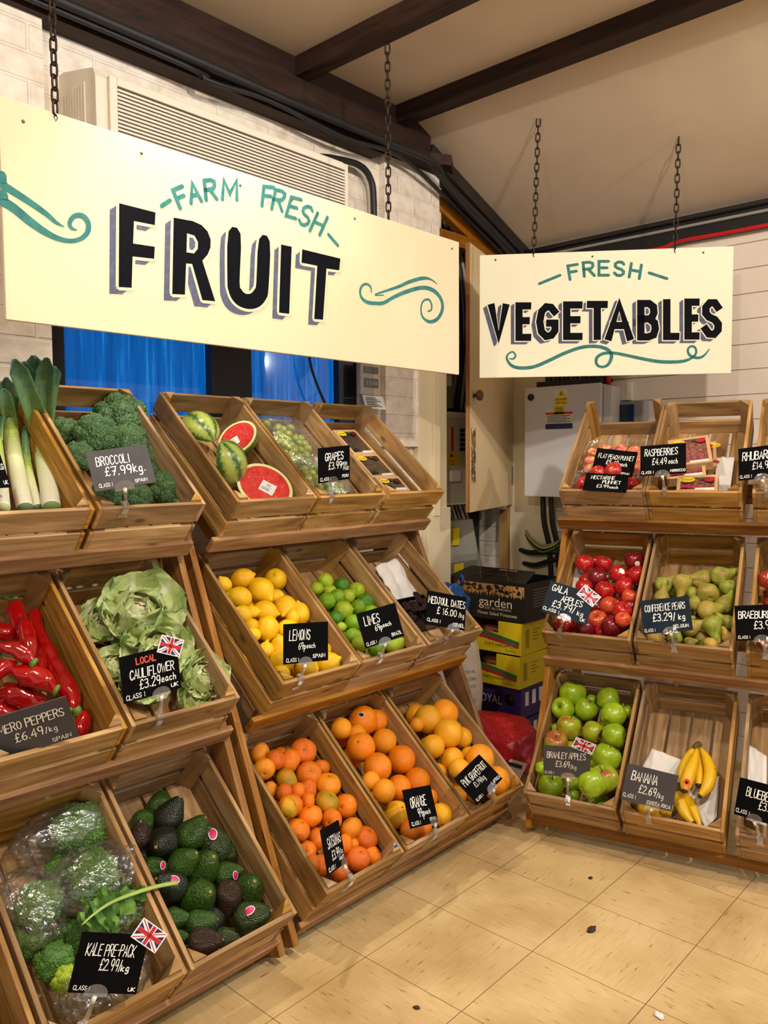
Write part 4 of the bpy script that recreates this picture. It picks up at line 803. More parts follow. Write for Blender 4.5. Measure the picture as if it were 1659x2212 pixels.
# ------------------------------------------------------------------ cupboard door
def door():
    hx, hy = 2.035, YL - .002
    fx, fy = 1.405, .285
    wdt = math.hypot(hx - fx, hy - fy)
    o = tag(link('cupboard_door', None, None, (hx, hy, 1.023), (0, 0, math.atan2(fy - hy, fx - hx))), 'cream cupboard door with wooden knob swung open in the corner', 'door')
    mb = MB(); mb.box((0, -.0005, 0), (wdt, .016, 1.11)); mb.box((0, .016, 0), (wdt, .017, 1.11))
    part('leaf', mb, mat('door_cream', '#dcc79f', .5, '#cdb58a', 2.5, (.4, .8)), o)
    mb = MB(); mb.box((wdt, -.0005, 0), (wdt + .003, .017, 1.11)); part('edge_strip', mb, W_OLD, o)
    mb = MB(); mb.lathe([(.008, 0), (.008, .012), (.018, .016), (.024, .026), (.020, .036), (.008, .041), (0, .042)], 20, Matrix.Translation((wdt - .05, .017, .49)) @ Matrix.Rotation(-PI / 2, 4, 'X'))
    part('knob', mb, mat('knob_wood', '#5e3f30', .35), o)
    rr = random.Random(3)
    mb = MB()
    for i in range(240):
        x, z = wdt - .022 - rr.random() * .058, .12 + rr.random() * .22; s = .003 + rr.random() * .007
        mb.box((x, .0172, z), (x + s, .0176, z + s * (1 + rr.random() * 2)))
    part('glue_residue', mb, mat('glue_brown', '#8d7146', .7), o, label='patch of brown glue residue')
    mb = MB(); mb.box((wdt - .19, .0172, .53), (wdt - .155, .0178, .56)); part('sticker', mb, M_YEL, o)
    mb = MB(); mb.box((.004, .016, .10), (.022, .022, .19)); mb.box((.004, .016, .9), (.022, .022, .98)); part('hinge', mb, mat('old_steel', '#8d8a84', .35, metal=.8), o)
door()

# ------------------------------------------------------------------ electrics in the alcove
def P_front(x0, y, z0):
    return lambda u, v, l: (x0 + u, y - l, z0 + v)
def P_left(x, y0, z0):            # a face looking towards -x; u runs towards -y
    return lambda u, v, l: (x - l, y0 - u, z0 + v)
yb = YL + .20
t = thing('consumer_unit', 'grey consumer unit with rows of breakers and danger sticker in the alcove', 'fuse box', (1.535, YL + .05, 1.035))
mb = MB(); mb.box((0, 0, 0), (.30, .14, .43), bev=.004); part('case', mb, M_WHITE, t)
mb = MB(); mb.box((.004, -.003, .012), (.296, -.0005, .405)); part('cover', mb, mat('cover_grey', '#c4c2bb', .4), t)
mb = MB()
for i in range(5): mb.box((.02, -.012, .25 + i * .022), (.05, -.003, .266 + i * .022)); mb.box((.16, -.012, .25 + i * .022), (.19, -.003, .266 + i * .022))
part('breakers', mb, mat('breaker_navy', '#1d2b4a', .4), t)
mb = MB()
for i, c in enumerate((0, 1, 2)): pass
mb.box((.095, -.006, .25), (.11, -.003, .36)); part('busbar', mb, M_RED, t)
mb = MB(); mb.box((.07, -.005, .18), (.12, -.003, .245)); mb.box((.02, -.005, .19), (.06, -.003, .235)); mb.box((.125, -.005, .185), (.16, -.003, .24)); part('warning_sticker', mb, M_YEL, t)
mb = MB(); printed(mb, 'DANGER', P_front(.072, -.0052, .2), 0, 0, .008, .046); printed(mb, '400 Volts', P_front(.072, -.0052, .186), 0, 0, .006, .046); mb.prism([(.083, .222), (.107, .222), (.095, .241)], 0, .0008, Matrix.Translation((0, -.0052, 0)) @ Matrix.Rotation(PI / 2, 4, 'X'))
part('sticker_print', mb, M_INK, t)
mb = MB(); mb.box((.075, -.02, .11), (.15, -.003, .16), bev=.003); part('isolator', mb, M_WHITE, t)
t = thing('electric_meter', 'grey electricity meter above the consumer unit', 'meter', (1.535, YL + .05, 1.48))
mb = MB(); mb.box((0, 0, 0), (.12, .118, .28), bev=.006); part('case', mb, mat('meter_grey', '#6f716c', .4), t)
mb = MB(); mb.box((.03, -.004, .2), (.09, 0, .25)); mb.box((.02, -.004, .1), (.1, 0, .15)); part('label', mb, mat('meter_label', '#c9cfc2', .5), t)
t = thing('fuse_box', 'pale grey hinged fuse box low in the alcove beside the black carton', 'fuse box', (1.555, YL + .06, .60))
mb = MB(); mb.prism([(0, 0), (.12, 0), (.12, .36), (.0, .36), (-.03, .2)], 0, .26, Matrix.Rotation(PI / 2, 4, 'Y') @ Matrix.Rotation(PI / 2, 4, 'Z')); part('case', mb, mat('fuse_grey', '#a9a9a0', .4), t)
mb = MB(); mb.box((.03, -.04, .03), (.24, -.02, .17), bev=.004); part('lid', mb, mat('fuse_lid', '#77776f', .3), t)
mb = MB(); mb.box((.06, -.034, .25), (.11, -.012, .33)); mb.box((.06, -.044, .11), (.13, -.0405, .165)); part('sticker', mb, M_YEL, t)
mb = MB(); mb.box((.03, -.044, .0), (.12, -.0405, .1)); part('notice', mb, M_PAPER, t)
rr = random.Random(11)
for i in range(13):
    x = 1.59 + .020 * i; ww = .02 * rr.uniform(-1, 1)
    cable('cable', [(x - .03, yb - .05, 2.42), (x + .02 + ww, yb - .09, 2.15), (x + .03 + ww, yb - .11, 1.9), (x + .01, yb - .12, 1.7), (x + ww, yb - .09, 1.48)], rr.choice((.007, .009, .011)), M_CABLE if i % 3 else M_GREYCABLE,
          'cable in the tangle hanging above the meter in the corner alcove', group='cables hanging above the meter', k=4, seg=6)
for i in range(8):
    a = rr.uniform(0, .15)
    cable('cable', [(1.62 + .03 * i, yb - .06, 1.05), (1.66 + .03 * i + a * .3, yb - .09, .95 - a), (1.80 + .012 * i, yb - .11, .80 + a * .4), (1.88 + .012 * i, yb - .09, .6), (1.86, yb - .07, .3)], rr.choice((.006, .008)), M_GREYCABLE if i % 2 else mat('beige_cable', '#b4a895', .5),
          'grey cable in the tangle below the consumer unit', group='cables below the consumer unit', k=4, seg=6)

# ------------------------------------------------------------------ right wall electrics
def big_box():
    t = thing('electrical_cabinet', 'large pale grey steel electrical cabinet with yellow danger sticker', 'electrical cabinet', (1.911, -.064, 1.072))
    H_, Wy = .498, .385
    mb = MB(); mb.box((.012, 0, .004), (.158, Wy, H_), bev=.004); part('case', mb, M_GREY, t)
    mb = MB(); mb.box((0, .0, .0), (.0115, Wy, H_ + .004), bev=.004); part('door', mb, mat('cabinet_door_grey', '#d3d5de', .38), t)
    mb = MB(); mb.lathe([(.016, 0), (.016, .006), (.012, .01), (0, .01)], 20, Matrix.Translation((0, Wy - .035, H_ - .04)) @ Matrix.Rotation(-PI / 2, 4, 'Y')); part('lock', mb, M_BLACK, t)
    mb = MB(); mb.box((-.001, Wy - .226, .415), (-.0002, Wy - .158, .487)); part('danger_sticker', mb, M_WHITE, t)
    mb = MB(); mb.box((-.0016, Wy - .224, .417), (-.001, Wy - .160, .449)); mb.box((-.0016, Wy - .207, .37), (-.001, Wy - .155, .412))
    mb.prism([(Wy - .218, .453), (Wy - .168, .453), (Wy - .193, .484)], 0, .0006, Matrix.Translation((-.001, 0, 0)) @ Matrix(((0, 0, -1, 0), (1, 0, 0, 0), (0, 1, 0, 0), (0, 0, 0, 1))))
    part('yellow_label', mb, M_YEL, t)
    mb = MB(); Pf = P_left(-.0016, Wy - .164, 0)
    printed(mb, 'DANGER', Pf, 0, .436, .009, .056); printed(mb, '400 Volts', Pf, 0, .421, .008, .056)
    ribbon(mb, [(.032, .476), (.024, .466), (.033, .466), (.026, .457)], .003, Pf, lift=.0008)
    for i in range(4): mb.box((-.0022, Wy - .2, .376 + .008 * i), (-.0016, Wy - .162, .379 + .008 * i))
    part('danger_print', mb, M_INK, t)
    mb = MB(); mb.box((-.001, Wy - .250, .308), (-.0002, Wy - .112, .382)); part('notice', mb, M_PAPER, t)
    mb = MB(); mb.box((-.0016, Wy - .250, .374), (-.001, Wy - .112, .383)); part('notice_band', mb, M_RED, t, label='red band on the notice')
    mb = MB(); mb.box((-.0016, Wy - .250, .308), (-.001, Wy - .112, .332)); part('notice_footer', mb, mat('navy_print', '#18234a', .5), t, label='navy footer on the notice')
    mb = MB()
    for i in range(5): mb.box((-.0016, Wy - .24 + (i % 2) * .02, .338 + i * .007), (-.001, Wy - .120, .3405 + i * .007))
    part('notice_text', mb, M_INK, t)
    mb = MB(); mb.box((.02, -.04, .01), (.158, 0, H_ - .01), bev=.004); part('side_flange', mb, mat('flange_grey', '#cfcfd0', .35), t)
    mb = MB(); rr = random.Random(2)
    for i in range(7):
        mb.tube([(.09, .04 + .045 * i, H_), (.09, .04 + .045 * i, H_ + .09)], .018, 10)
    mb.box((.03, .02, H_), (.15, .34, H_ + .03))
    part('cable_glands', mb, M_BLACK, t)
    mb = MB(); mb.tube([(.09, .012, H_), (.09, .012, H_ + .08)], .012, 10); part('red_gland', mb, M_RED, t)
big_box()
t = thing('socket_outlet', 'dirty white surface mounted socket box on the boarded wall', 'socket', (XR - .05, -.135, 1.50))
mb = MB(); mb.box((0, 0, 0), (.05, .095, .082), bev=.003); part('back_box', mb, M_WHITE, t)
mb = MB(); mb.box((-.006, -.001, -.001), (0, .096, .083), bev=.002); part('face_plate', mb, mat('grubby_white', '#dcd8cf', .4, '#8d8378', 30, (.62, .75)), t)
mb = MB(); [mb.box((-.0072, y, .03 + dz), (-.006, y + .008, .034 + dz)) for y in (.035, .055) for dz in (0, .015)]; part('pin_holes', mb, M_INK, t)
t = thing('isolator_box', 'grey box with dark blue window below the socket on the boarded wall', 'isolator box', (XR - .06, -.21, 1.36))
mb = MB(); mb.box((0, 0, 0), (.06, .17, .135), bev=.008); part('case', mb, mat('isolator_grey', '#8f9193', .4), t)
mb = MB(); mb.box((-.004, .04, .01), (0, .16, .12), bev=.003); part('window', mb, mat('navy_window', '#1b2a3c', .15), t)
mb = MB(); mb.lathe([(.008, 0), (.008, .004), (0, .004)], 12, Matrix.Translation((-.004, .135, .07)) @ Matrix.Rotation(-PI / 2, 4, 'Y')); part('lamp_lens', mb, M_WHITE, t)
for i, (y, r) in enumerate(((.27, .013), (.225, .013))):
    cable('cable', [(XR - .08, y, 1.08), (XR - .075, y - .005, .95), (XR - .05, y - .02, .82), (XR - .04, y - .03, .6)], r, M_CABLE, ('thick black cable dropping from the grey cabinet, left one', 'thick black cable dropping from the grey cabinet, right one')[i])
for i, (dz, c, r) in enumerate(((0, M_GREYCABLE, .006), (-.012, mat('yellow_cable', '#d9c32a', .4), .005), (-.02, M_CABLE, .006), (-.03, mat('green_cable', '#6f9a34', .4), .004))):
    cable('cable', [(XR - .02, .40, .90 + dz), (XR - .05, .35, .865 + dz), (XR - .07, .27, .835 + dz), (XR - .06, .18, .87 + dz * .3), (XR - .05, .12, .97)], r, c, ('grey wire in the bundle looping left of the right rack', 'yellow wire in the bundle looping left of the right rack', 'black wire in the bundle looping left of the right rack', 'green wire in the bundle looping left of the right rack')[i])
cable('pipe', [(XR - .02, .43, .80), (XR - .05, .35, .795), (XR - .06, .2, .81)], .012, M_CABLE, 'upper black capped pipe stub below the wire bundle', 'pipe')
cable('pipe', [(XR - .02, .41, .735), (XR - .05, .33, .735), (XR - .06, .25, .76), (XR - .06, .12, .80)], .012, M_CABLE, 'lower black capped pipe stub below the wire bundle', 'pipe')

# ------------------------------------------------------------------ hanging signs
TEAL = mat('teal_paint', '#2c6c6a', .6, '#3c7e7a', 40, spec=.15)
NAVY = mat('navy_black_paint', '#07080f', .7, '#12141e', 60, (.6, .8), spec=.08)
SHADE = mat('slate_paint', '#565a70', .7, '#6c7085', 60, (.5, .8), spec=.1)
SIGNC = mat('sign_cream', '#e0d0b0', .75, '#d6c4a0', 1.5, (.4, .8), spec=.12)
SIGNW = mat('sign_white', '#e8e4cb', .75, '#dfd8bd', 1.5, (.5, .85), spec=.12)
def sign_frame(s):
    a = Vector((math.cos(s['ang']), math.sin(s['ang']), 0)); nrm = Vector((math.sin(s['ang']), -math.cos(s['ang']), 0))
    return a, nrm
def make_sign(name, s, label, board):
    t = thing(name, label, 'sign', (s['x'], s['y'], s['z0']), (0, 0, s['ang']))
    mb = MB(); mb.box((0, 0, 0), (s['w'], .012, s['z1'] - s['z0']), bev=.002); part('board', mb, board, t)
    P = lambda u, v, l: (u, -.0006 - l, v - s['z0'])
    return t, P
def fill_poly(mb, loops, P, lift, off=(0, 0)):
    bm = bmesh.new(); es = []
    for lp in loops:
        vs = [bm.verts.new((u + off[0], v + off[1], 0)) for u, v in lp]
        for i in range(len(vs)): es.append(bm.edges.new((vs[i], vs[(i + 1) % len(vs)])))
    bmesh.ops.triangle_fill(bm, edges=es, use_beauty=True)
    bm.verts.index_update()
    mb.add([P(v.co.x, v.co.y, lift) for v in bm.verts], [[v.index for v in f.verts] for f in bm.faces])
    bm.free()
sf = DATA['sign_fruit']
t, P = make_sign('hanging_sign', sf, 'long cream board sign painted with FRUIT hanging on chains', SIGNC)
sh, ol, lt = MB(), MB(), MB()
for ch, loops in DATA['fruit_letters'].items():
    loops = [smooth_curve(l, 3, True) if ch in 'U' else l for l in loops]
    n = 0
    for k in range(5):
        q = .35 + .65 * k / 4
        fill_poly(sh, loops, P, .0002 + k * .00003, (-.0235 * q, -.0185 * q))
    for k in range(8):
        a = k * PI / 4
        fill_poly(ol, loops, P, .0005 + k * .00003, (.0075 * math.cos(a), .0075 * math.sin(a)))
    fill_poly(lt, loops, P, .0009)
part('letter_shadows', sh, SHADE, t); part('letter_outlines', ol, SIGNC, t); part('letters', lt, NAVY, t)
mb = MB()
for st in DATA['fruit_arc']: ribbon(mb, st, .0105, P, lift=.0003)
part('arched_lettering', mb, TEAL, t)
mb = MB()
def wcurve(pts, ws, k=4): 
    q = smooth_curve([(a, b, c) for (a, b), c in zip(pts, ws)], k); return [(a, b) for a, b, c in q], [c for a, b, c in q]
for pts, ws in DATA['fruit_swirl']:
    n = min(len(pts), len(ws)); p_, w_ = wcurve(pts[:n], ws[:n]); p_ = [(max(.002, a), b) for a, b in p_]
    ribbon(mb, p_, [w * .00082 for w in w_], P, lift=.0003)
part('scroll_ornament', mb, TEAL, t)
mb = MB()
for u, v in ((.33, sf['z1'] - .03), (.62, sf['z1'] - .035), (.80, sf['z1'] - .03), (1.05, sf['z1'] - .03), (1.53, sf['z1'] - .03), (.05, sf['z1'] - .04)):
    mb.lathe([(.004, 0), (.003, .0015), (0, .002)], 10, Matrix.Translation((u, -.0005, v - sf['z0'])) @ Matrix.Rotation(PI / 2, 4, 'X'))
part('screws', mb, mat('dull_steel', '#6b655c', .4, metal=.6), t)
sv = DATA['sign_veg']
t, P = make_sign('hanging_sign', sv, 'white board sign painted with VEGETABLES hanging on chains above the right rack', SIGNW)
sh, ol, lt = MB(), MB(), MB()
for st in DATA['veg_word']:
    for k in range(3): ribbon(sh, [(u - .010 - .0035 * k, v - .006 - .003 * k) for u, v in st], .027, P, lift=.0002 + .00003 * k, cap=False)
    ribbon(ol, st, .035, P, lift=.0004, cap=False)
    ribbon(lt, st, .027, P, lift=.0007, cap=False)
part('letter_shadows', sh, SHADE, t); part('letter_outlines', ol, SIGNW, t); part('letters', lt, NAVY, t)
mb = MB()
for st in DATA['veg_arc']: ribbon(mb, st, .0105, P, lift=.0003)
part('arched_lettering', mb, TEAL, t)
mb = MB()
for pts, ws in DATA['veg_swirl']:
    n = min(len(pts), len(ws)); p_, w_ = wcurve(pts[:n], ws[:n]); ribbon(mb, p_, [w * .0008 for w in w_], P, lift=.0003)
part('scroll_ornament', mb, TEAL, t)
mb = MB()
for u in (.06, .42, .82): mb.lathe([(.004, 0), (.003, .0015), (0, .002)], 10, Matrix.Translation((u, -.0005, sv['z1'] - sv['z0'] - .02)) @ Matrix.Rotation(PI / 2, 4, 'X'))
part('screws', mb, MATS['dull_steel'], t)
# chains
def link_mesh():
    mb = MB(); p = []
    for i in range(17):
        a = 2 * PI * i / 16
        p.append((.0075 * math.cos(a), 0, .0085 * math.sin(a) + (.008 if math.sin(a) > 1e-6 else -.008 if math.sin(a) < -1e-6 else 0)))
    mb.tube(p, .0026, 7, cap=False); return mb.mesh('chain_link', mat('rusty_chain', '#3c2a22', .5, '#241914', 50, metal=.5))
LK = link_mesh()
hook = MATS['rusty_chain']
for i, (b0, t0) in enumerate(DATA['chains']):
    b0 = Vector(b0)
    top = Vector(t0) if t0 else Vector((b0.x, b0.y, (ZC if i == 2 else 2.547)))
    lab = ('black chain holding the left end of the vegetables sign', 'black chain holding the right end of the vegetables sign', 'black chain holding the left end of the fruit sign', 'black chain holding the right end of the fruit sign')[i]
    c = thing('chain', lab, 'chain', b0, group=None)
    n = max(2, int((top - b0).length / .0265)); dz = (top - b0).length / n
    q = Vector((0, 0, 1)).rotation_difference((top - b0).normalized())
    for k in range(n):
        o = link('chain_link', LK, c); o.location = (top - b0) * ((k + .5) / n)
        o.rotation_mode = 'QUATERNION'; o.rotation_quaternion = q @ Quaternion((0, 0, 1), (PI / 2 if k % 2 else 0) + .5)
        o.scale = (1, 1, dz / .0265)
    mb = MB(); mb.tube([(0, 0, 0), (.004, 0, -.008), (.0, 0, -.016), (-.004, 0, -.008), (0, 0, 0)], .0016, 6, cap=False); part('eye_hook', mb, hook, c)
# ------------------------------------------------------------------ crates and racks
D_ = DATA['dim']; TH, L_, DD, CW = D_['TH'], D_['L'], D_['D'], D_['CW']
TB = .0105; HB = .063
def crate_parts(var):
    """variant dictionary -> list of (name, mesh)"""
    out = []
    lowz = (-DD + .004, -DD + .004 + HB)
    for s in (0, 1):
        x0 = 0 if s == 0 else CW - TB
        mb = MB()
        if not (var == 'open_left' and s == 0): mb.box((x0, 0, -HB), (x0 + TB, L_, 0), bev=.0018)
        mb.box((x0, 0, lowz[0]), (x0 + TB, L_, lowz[1]), bev=.0018)
        out.append(('side_panel', mb))
    mb = MB(); mb.box((TB, .001, -HB - .001), (CW - TB, .001 + TB, -.001), bev=.0018); mb.box((TB, .001, lowz[0]), (CW - TB, .001 + TB, lowz[1]), bev=.0018); out.append(('front_panel', mb))
    mb = MB()
    if var != 'low_back': mb.box((TB, L_ - TB - .001, -HB + .003), (CW - TB, L_ - .001, .003), bev=.0018)
    mb.box((TB, L_ - TB - .001, lowz[0]), (CW - TB, L_ - .001, lowz[1] - .004), bev=.0018); out.append(('back_panel', mb))
    mb = MB(); n = 4; w = (CW - 2 * TB - .009 * (n - 1)) / n
    for i in range(n): mb.box((TB + i * (w + .009), TB + .002, -DD), (TB + i * (w + .009) + w, L_ - TB - .002, -DD + .009), bev=.0012)
    out.append(('base', mb))
    p = .031
    for (x, y, sx, sy, top) in ((TB, TB + .001, 1, 1, .005), (CW - TB, TB + .001, -1, 1, .005), (TB, L_ - TB - .001, 1, -1, .011), (CW - TB, L_ - TB - .001, -1, -1, .011)):
        if var == 'low_back' and sy < 0: top = .03
        mb = MB(); pts = [(x, y), (x + sx * p, y), (x, y + sy * p)]
        if sx * sy < 0: pts = pts[::-1]
        mb.prism(pts, -DD + .009, top); out.append(('corner_post', mb))
    return [(n, m.mesh(n, W_CRATE)) for n, m in out]
VARS = {v: crate_parts(v) for v in ('a', 'b', 'c', 'low_back', 'open_left')}
CONTENT = {'A00': None, 'A01': 'leeks', 'A02': 'broccoli', 'A11': 'red pointed peppers', 'A12': 'cauliflowers', 'A20': 'kale packs at the frame edge', 'A21': 'bagged kale', 'A22': 'avocados',
 'B00': 'watermelon halves', 'B01': 'bagged grapes', 'B02': 'blackberry punnets', 'B10': 'lemons', 'B11': 'limes', 'B12': 'dates and white paper', 'B20': 'satsumas', 'B21': 'oranges', 'B22': 'grapefruit',
 'C00': 'peach and nectarine punnets', 'C01': 'raspberry punnets', 'C02': 'rhubarb', 'C10': 'red apples above the bramley apples', 'C11': 'pears', 'C12': 'braeburn apples', 'C20': 'green bramley apples', 'C21': 'bananas', 'C22': 'blueberry punnets'}
CR = {}; CRO = {}
for i, (k, c) in enumerate(DATA['crates'].items()):
    if k in ('A00', 'A10'): continue
    var = {'C00': 'low_back', 'B02': 'open_left'}.get(k, 'abc'[i % 3])
    lab = 'slatted wooden crate of ' + CONTENT[k] + ', ' + {'0': 'top', '1': 'middle', '2': 'bottom'}[k[1]] + ' tier of the ' + {'A': 'left', 'B': 'centre', 'C': 'right'}[k[0]] + ' rack'
    if k == 'A20': lab = 'slatted wooden crate cut by the left edge beside the bagged kale'
    o = thing('produce_crate', lab, 'crate', c[:3], (TH, 0, c[3]), 'slatted produce crates on the racks')
    CRO[k] = o
    for n, me in VARS[var]: link(n, me, o)
    CR[k] = Matrix.Translation(c[:3]) @ Matrix.Rotation(c[3], 4, 'Z') @ Matrix.Rotation(TH, 4, 'X')
W3 = 3 * D_['W'] + .012
for r, (x, y, z, a) in DATA['racks'].items():
    lab = {'A': 'three tier stained wooden display rack at the left holding leeks, peppers and kale', 'B': 'three tier stained wooden display rack in the centre holding lemons and oranges', 'C': 'three tier stained wooden display rack at the right holding apples and bananas'}[r]
    o = thing('display_rack', lab, 'display rack', (x, y, 0), (0, 0, a), 'three tier crate racks')
    for t_ in range(3):
        Mx = Matrix.Translation((0, -D_['rd'][t_], D_['rh'][t_])) @ Matrix.Rotation(TH, 4, 'X')
        mb = MB(); mb.box((-.02, .0, -.047), (W3 + .008, .016, 0), Mx, bev=.003); part('front_rail', mb, W_RACK, o)
        Mc = Matrix.Translation((0, -D_['d'][t_], D_['h'][t_])) @ Matrix.Rotation(TH, 4, 'X')
        for xs in (.015, W3 / 2 - .01, W3 - .035):
            mb = MB(); mb.box((xs, .03, -DD - .042), (xs + .02, L_ - .06, -DD - .001), Mc, bev=.002); part('bearer', mb, W_RACK, o)
    for xs in (-.0215 if r == 'C' else -.048, W3 + .001):
        d0, z0_, d1, z1_ = .222, 0, -.272, 1.15
        if True:
            mb = MB(); w = .040; ln = math.hypot(d0 - d1, z1_)
            mb.box((0, -w, 0), (.02, w, ln), Matrix.Translation((xs, -d0, .016)) @ Matrix.Rotation(-math.atan2(d0 - d1, z1_), 4, 'X'), bev=.002); part('front_leg', mb, W_RACK, o)
        mb = MB(); mb.box((xs, .30, 0), (xs + .02, .36, 1.22), bev=.002); part('rear_leg', mb, W_RACK, o)
        mb = MB(); mb.box((xs + .0205, -.20, .02), (xs + .0355, .36, .07), bev=.002) if xs < 0 else mb.box((xs - .0155, -.20, .02), (xs - .0005, .36, .07), bev=.002); part('foot_brace', mb, W_RACK, o)
    mb = MB(); mb.box((-.028, .362, .55), (W3 + .018, .378, .62), bev=.002); part('rear_rail', mb, W_RACK, o)
    mb = MB(); mb.box((-.028, .362, 1.08), (W3 + .018, .378, 1.15), bev=.002); part('rear_rail', mb, W_RACK, o)
mb = MB(); mb.lathe([(.0075, 0), (.0075, .0005), (0, .0006)], 18, Matrix.Translation((CW - .022, .022, .0052))); st_ = part('sticker', mb, mat('sticker_yellow', '#e0b93a', .4), CRO['B20'], label='small round yellow and blue sticker')
mb = MB(); mb.box((CW - .029, .0185, .0058), (CW - .015, .0255, .0064)); part('sticker_band', mb, mat('sticker_blue', '#24429a', .4), st_)
def inC(k, p): return CR[k] @ Vector(p)
def rotC(k): return CR[k].to_3x3()
# ------------------------------------------------------------------ produce: materials
def skin(name, cols, nscale=5, rough=.35, bump=.15, bscale=90, coat=.0, sss=0, axis=None, stretch=(1, 1, 1), spec=.5, btype='noise', blush=None):
    """cols: list of (pos, colour) over a noise field; axis: extra ramp along local z"""
    if name in MATS: return MATS[name]
    m, nt, N, Lk, b = nodes_of(name)
    tc = N.new('ShaderNodeTexCoord'); oi = N.new('ShaderNodeObjectInfo')
    mp = N.new('ShaderNodeMapping'); mp.inputs['Scale'].default_value = stretch
    Lk.new(tc.outputs['Object'], mp.inputs['Vector'])
    ml = N.new('ShaderNodeMath'); ml.operation = 'MULTIPLY'; ml.inputs[1].default_value = 37
    Lk.new(oi.outputs['Random'], ml.inputs[0])
    ad = N.new('ShaderNodeVectorMath'); Lk.new(mp.outputs['Vector'], ad.inputs[0]); Lk.new(ml.outputs[0], ad.inputs[1])
    n = N.new('ShaderNodeTexNoise'); n.inputs['Scale'].default_value = nscale; n.inputs['Detail'].default_value = 5
    Lk.new(ad.outputs[0], n.inputs['Vector'])
    r = N.new('ShaderNodeValToRGB'); els = r.color_ramp.elements
    els[0].position, els[0].color = cols[0][0], rgb(cols[0][1]); els[1].position, els[1].color = cols[-1][0], rgb(cols[-1][1])
    for p_, c_ in cols[1:-1]: e = els.new(p_); e.color = rgb(c_)
    Lk.new(n.outputs['Fac'], r.inputs['Fac']); col = r.outputs['Color']
    if axis:
        sp = N.new('ShaderNodeSeparateXYZ'); Lk.new(tc.outputs['Object'], sp.inputs[0])
        mr = N.new('ShaderNodeMapRange'); mr.inputs['From Min'].default_value = axis[0]; mr.inputs['From Max'].default_value = axis[1]
        Lk.new(sp.outputs['Z'], mr.inputs['Value'])
        mx = N.new('ShaderNodeMix'); mx.data_type = 'RGBA'
        Lk.new(mr.outputs['Result'], mx.inputs['Factor']); Lk.new(col, mx.inputs[6]); mx.inputs[7].default_value = rgb(axis[2]); col = mx.outputs[2]
    if blush:
        n3 = N.new('ShaderNodeTexNoise'); n3.inputs['Scale'].default_value = .8; n3.inputs['Detail'].default_value = 1
        Lk.new(ad.outputs[0], n3.inputs['Vector'])
        mr = N.new('ShaderNodeMapRange'); mr.inputs['From Min'].default_value = blush[0]; mr.inputs['From Max'].default_value = blush[1]
        Lk.new(n3.outputs['Fac'], mr.inputs['Value'])
        mx = N.new('ShaderNodeMix'); mx.data_type = 'RGBA'
        Lk.new(mr.outputs['Result'], mx.inputs['Factor']); Lk.new(col, mx.inputs[6]); mx.inputs[7].default_value = rgb(blush[2]); col = mx.outputs[2]
    hs = N.new('ShaderNodeHueSaturation'); mr2 = N.new('ShaderNodeMapRange'); mr2.inputs['To Min'].default_value = .88; mr2.inputs['To Max'].default_value = 1.1
    Lk.new(oi.outputs['Random'], mr2.inputs['Value']); Lk.new(mr2.outputs['Result'], hs.inputs['Value']); Lk.new(col, hs.inputs['Color'])
    Lk.new(hs.outputs['Color'], b.inputs['Base Color'])
    b.inputs['Roughness'].default_value = rough; b.inputs['Specular IOR Level'].default_value = spec
    b.inputs['Coat Weight'].default_value = coat; b.inputs['Coat Roughness'].default_value = .12
    if sss:
        b.inputs['Subsurface Weight'].default_value = sss; b.inputs['Subsurface Radius'].default_value = (.3, .15, .05); b.inputs['Subsurface Scale'].default_value = .15
    if bump:
        n2 = N.new('ShaderNodeTexNoise' if btype == 'noise' else 'ShaderNodeTexVoronoi'); n2.inputs['Scale'].default_value = bscale
        Lk.new(tc.outputs['Object'], n2.inputs['Vector'])
        bp = N.new('ShaderNodeBump'); bp.inputs['Strength'].default_value = bump; bp.inputs['Distance'].default_value = .05
        Lk.new(n2.outputs[0], bp.inputs['Height']); Lk.new(bp.outputs['Normal'], b.inputs['Normal'])
    MATS[name] = m
    return m
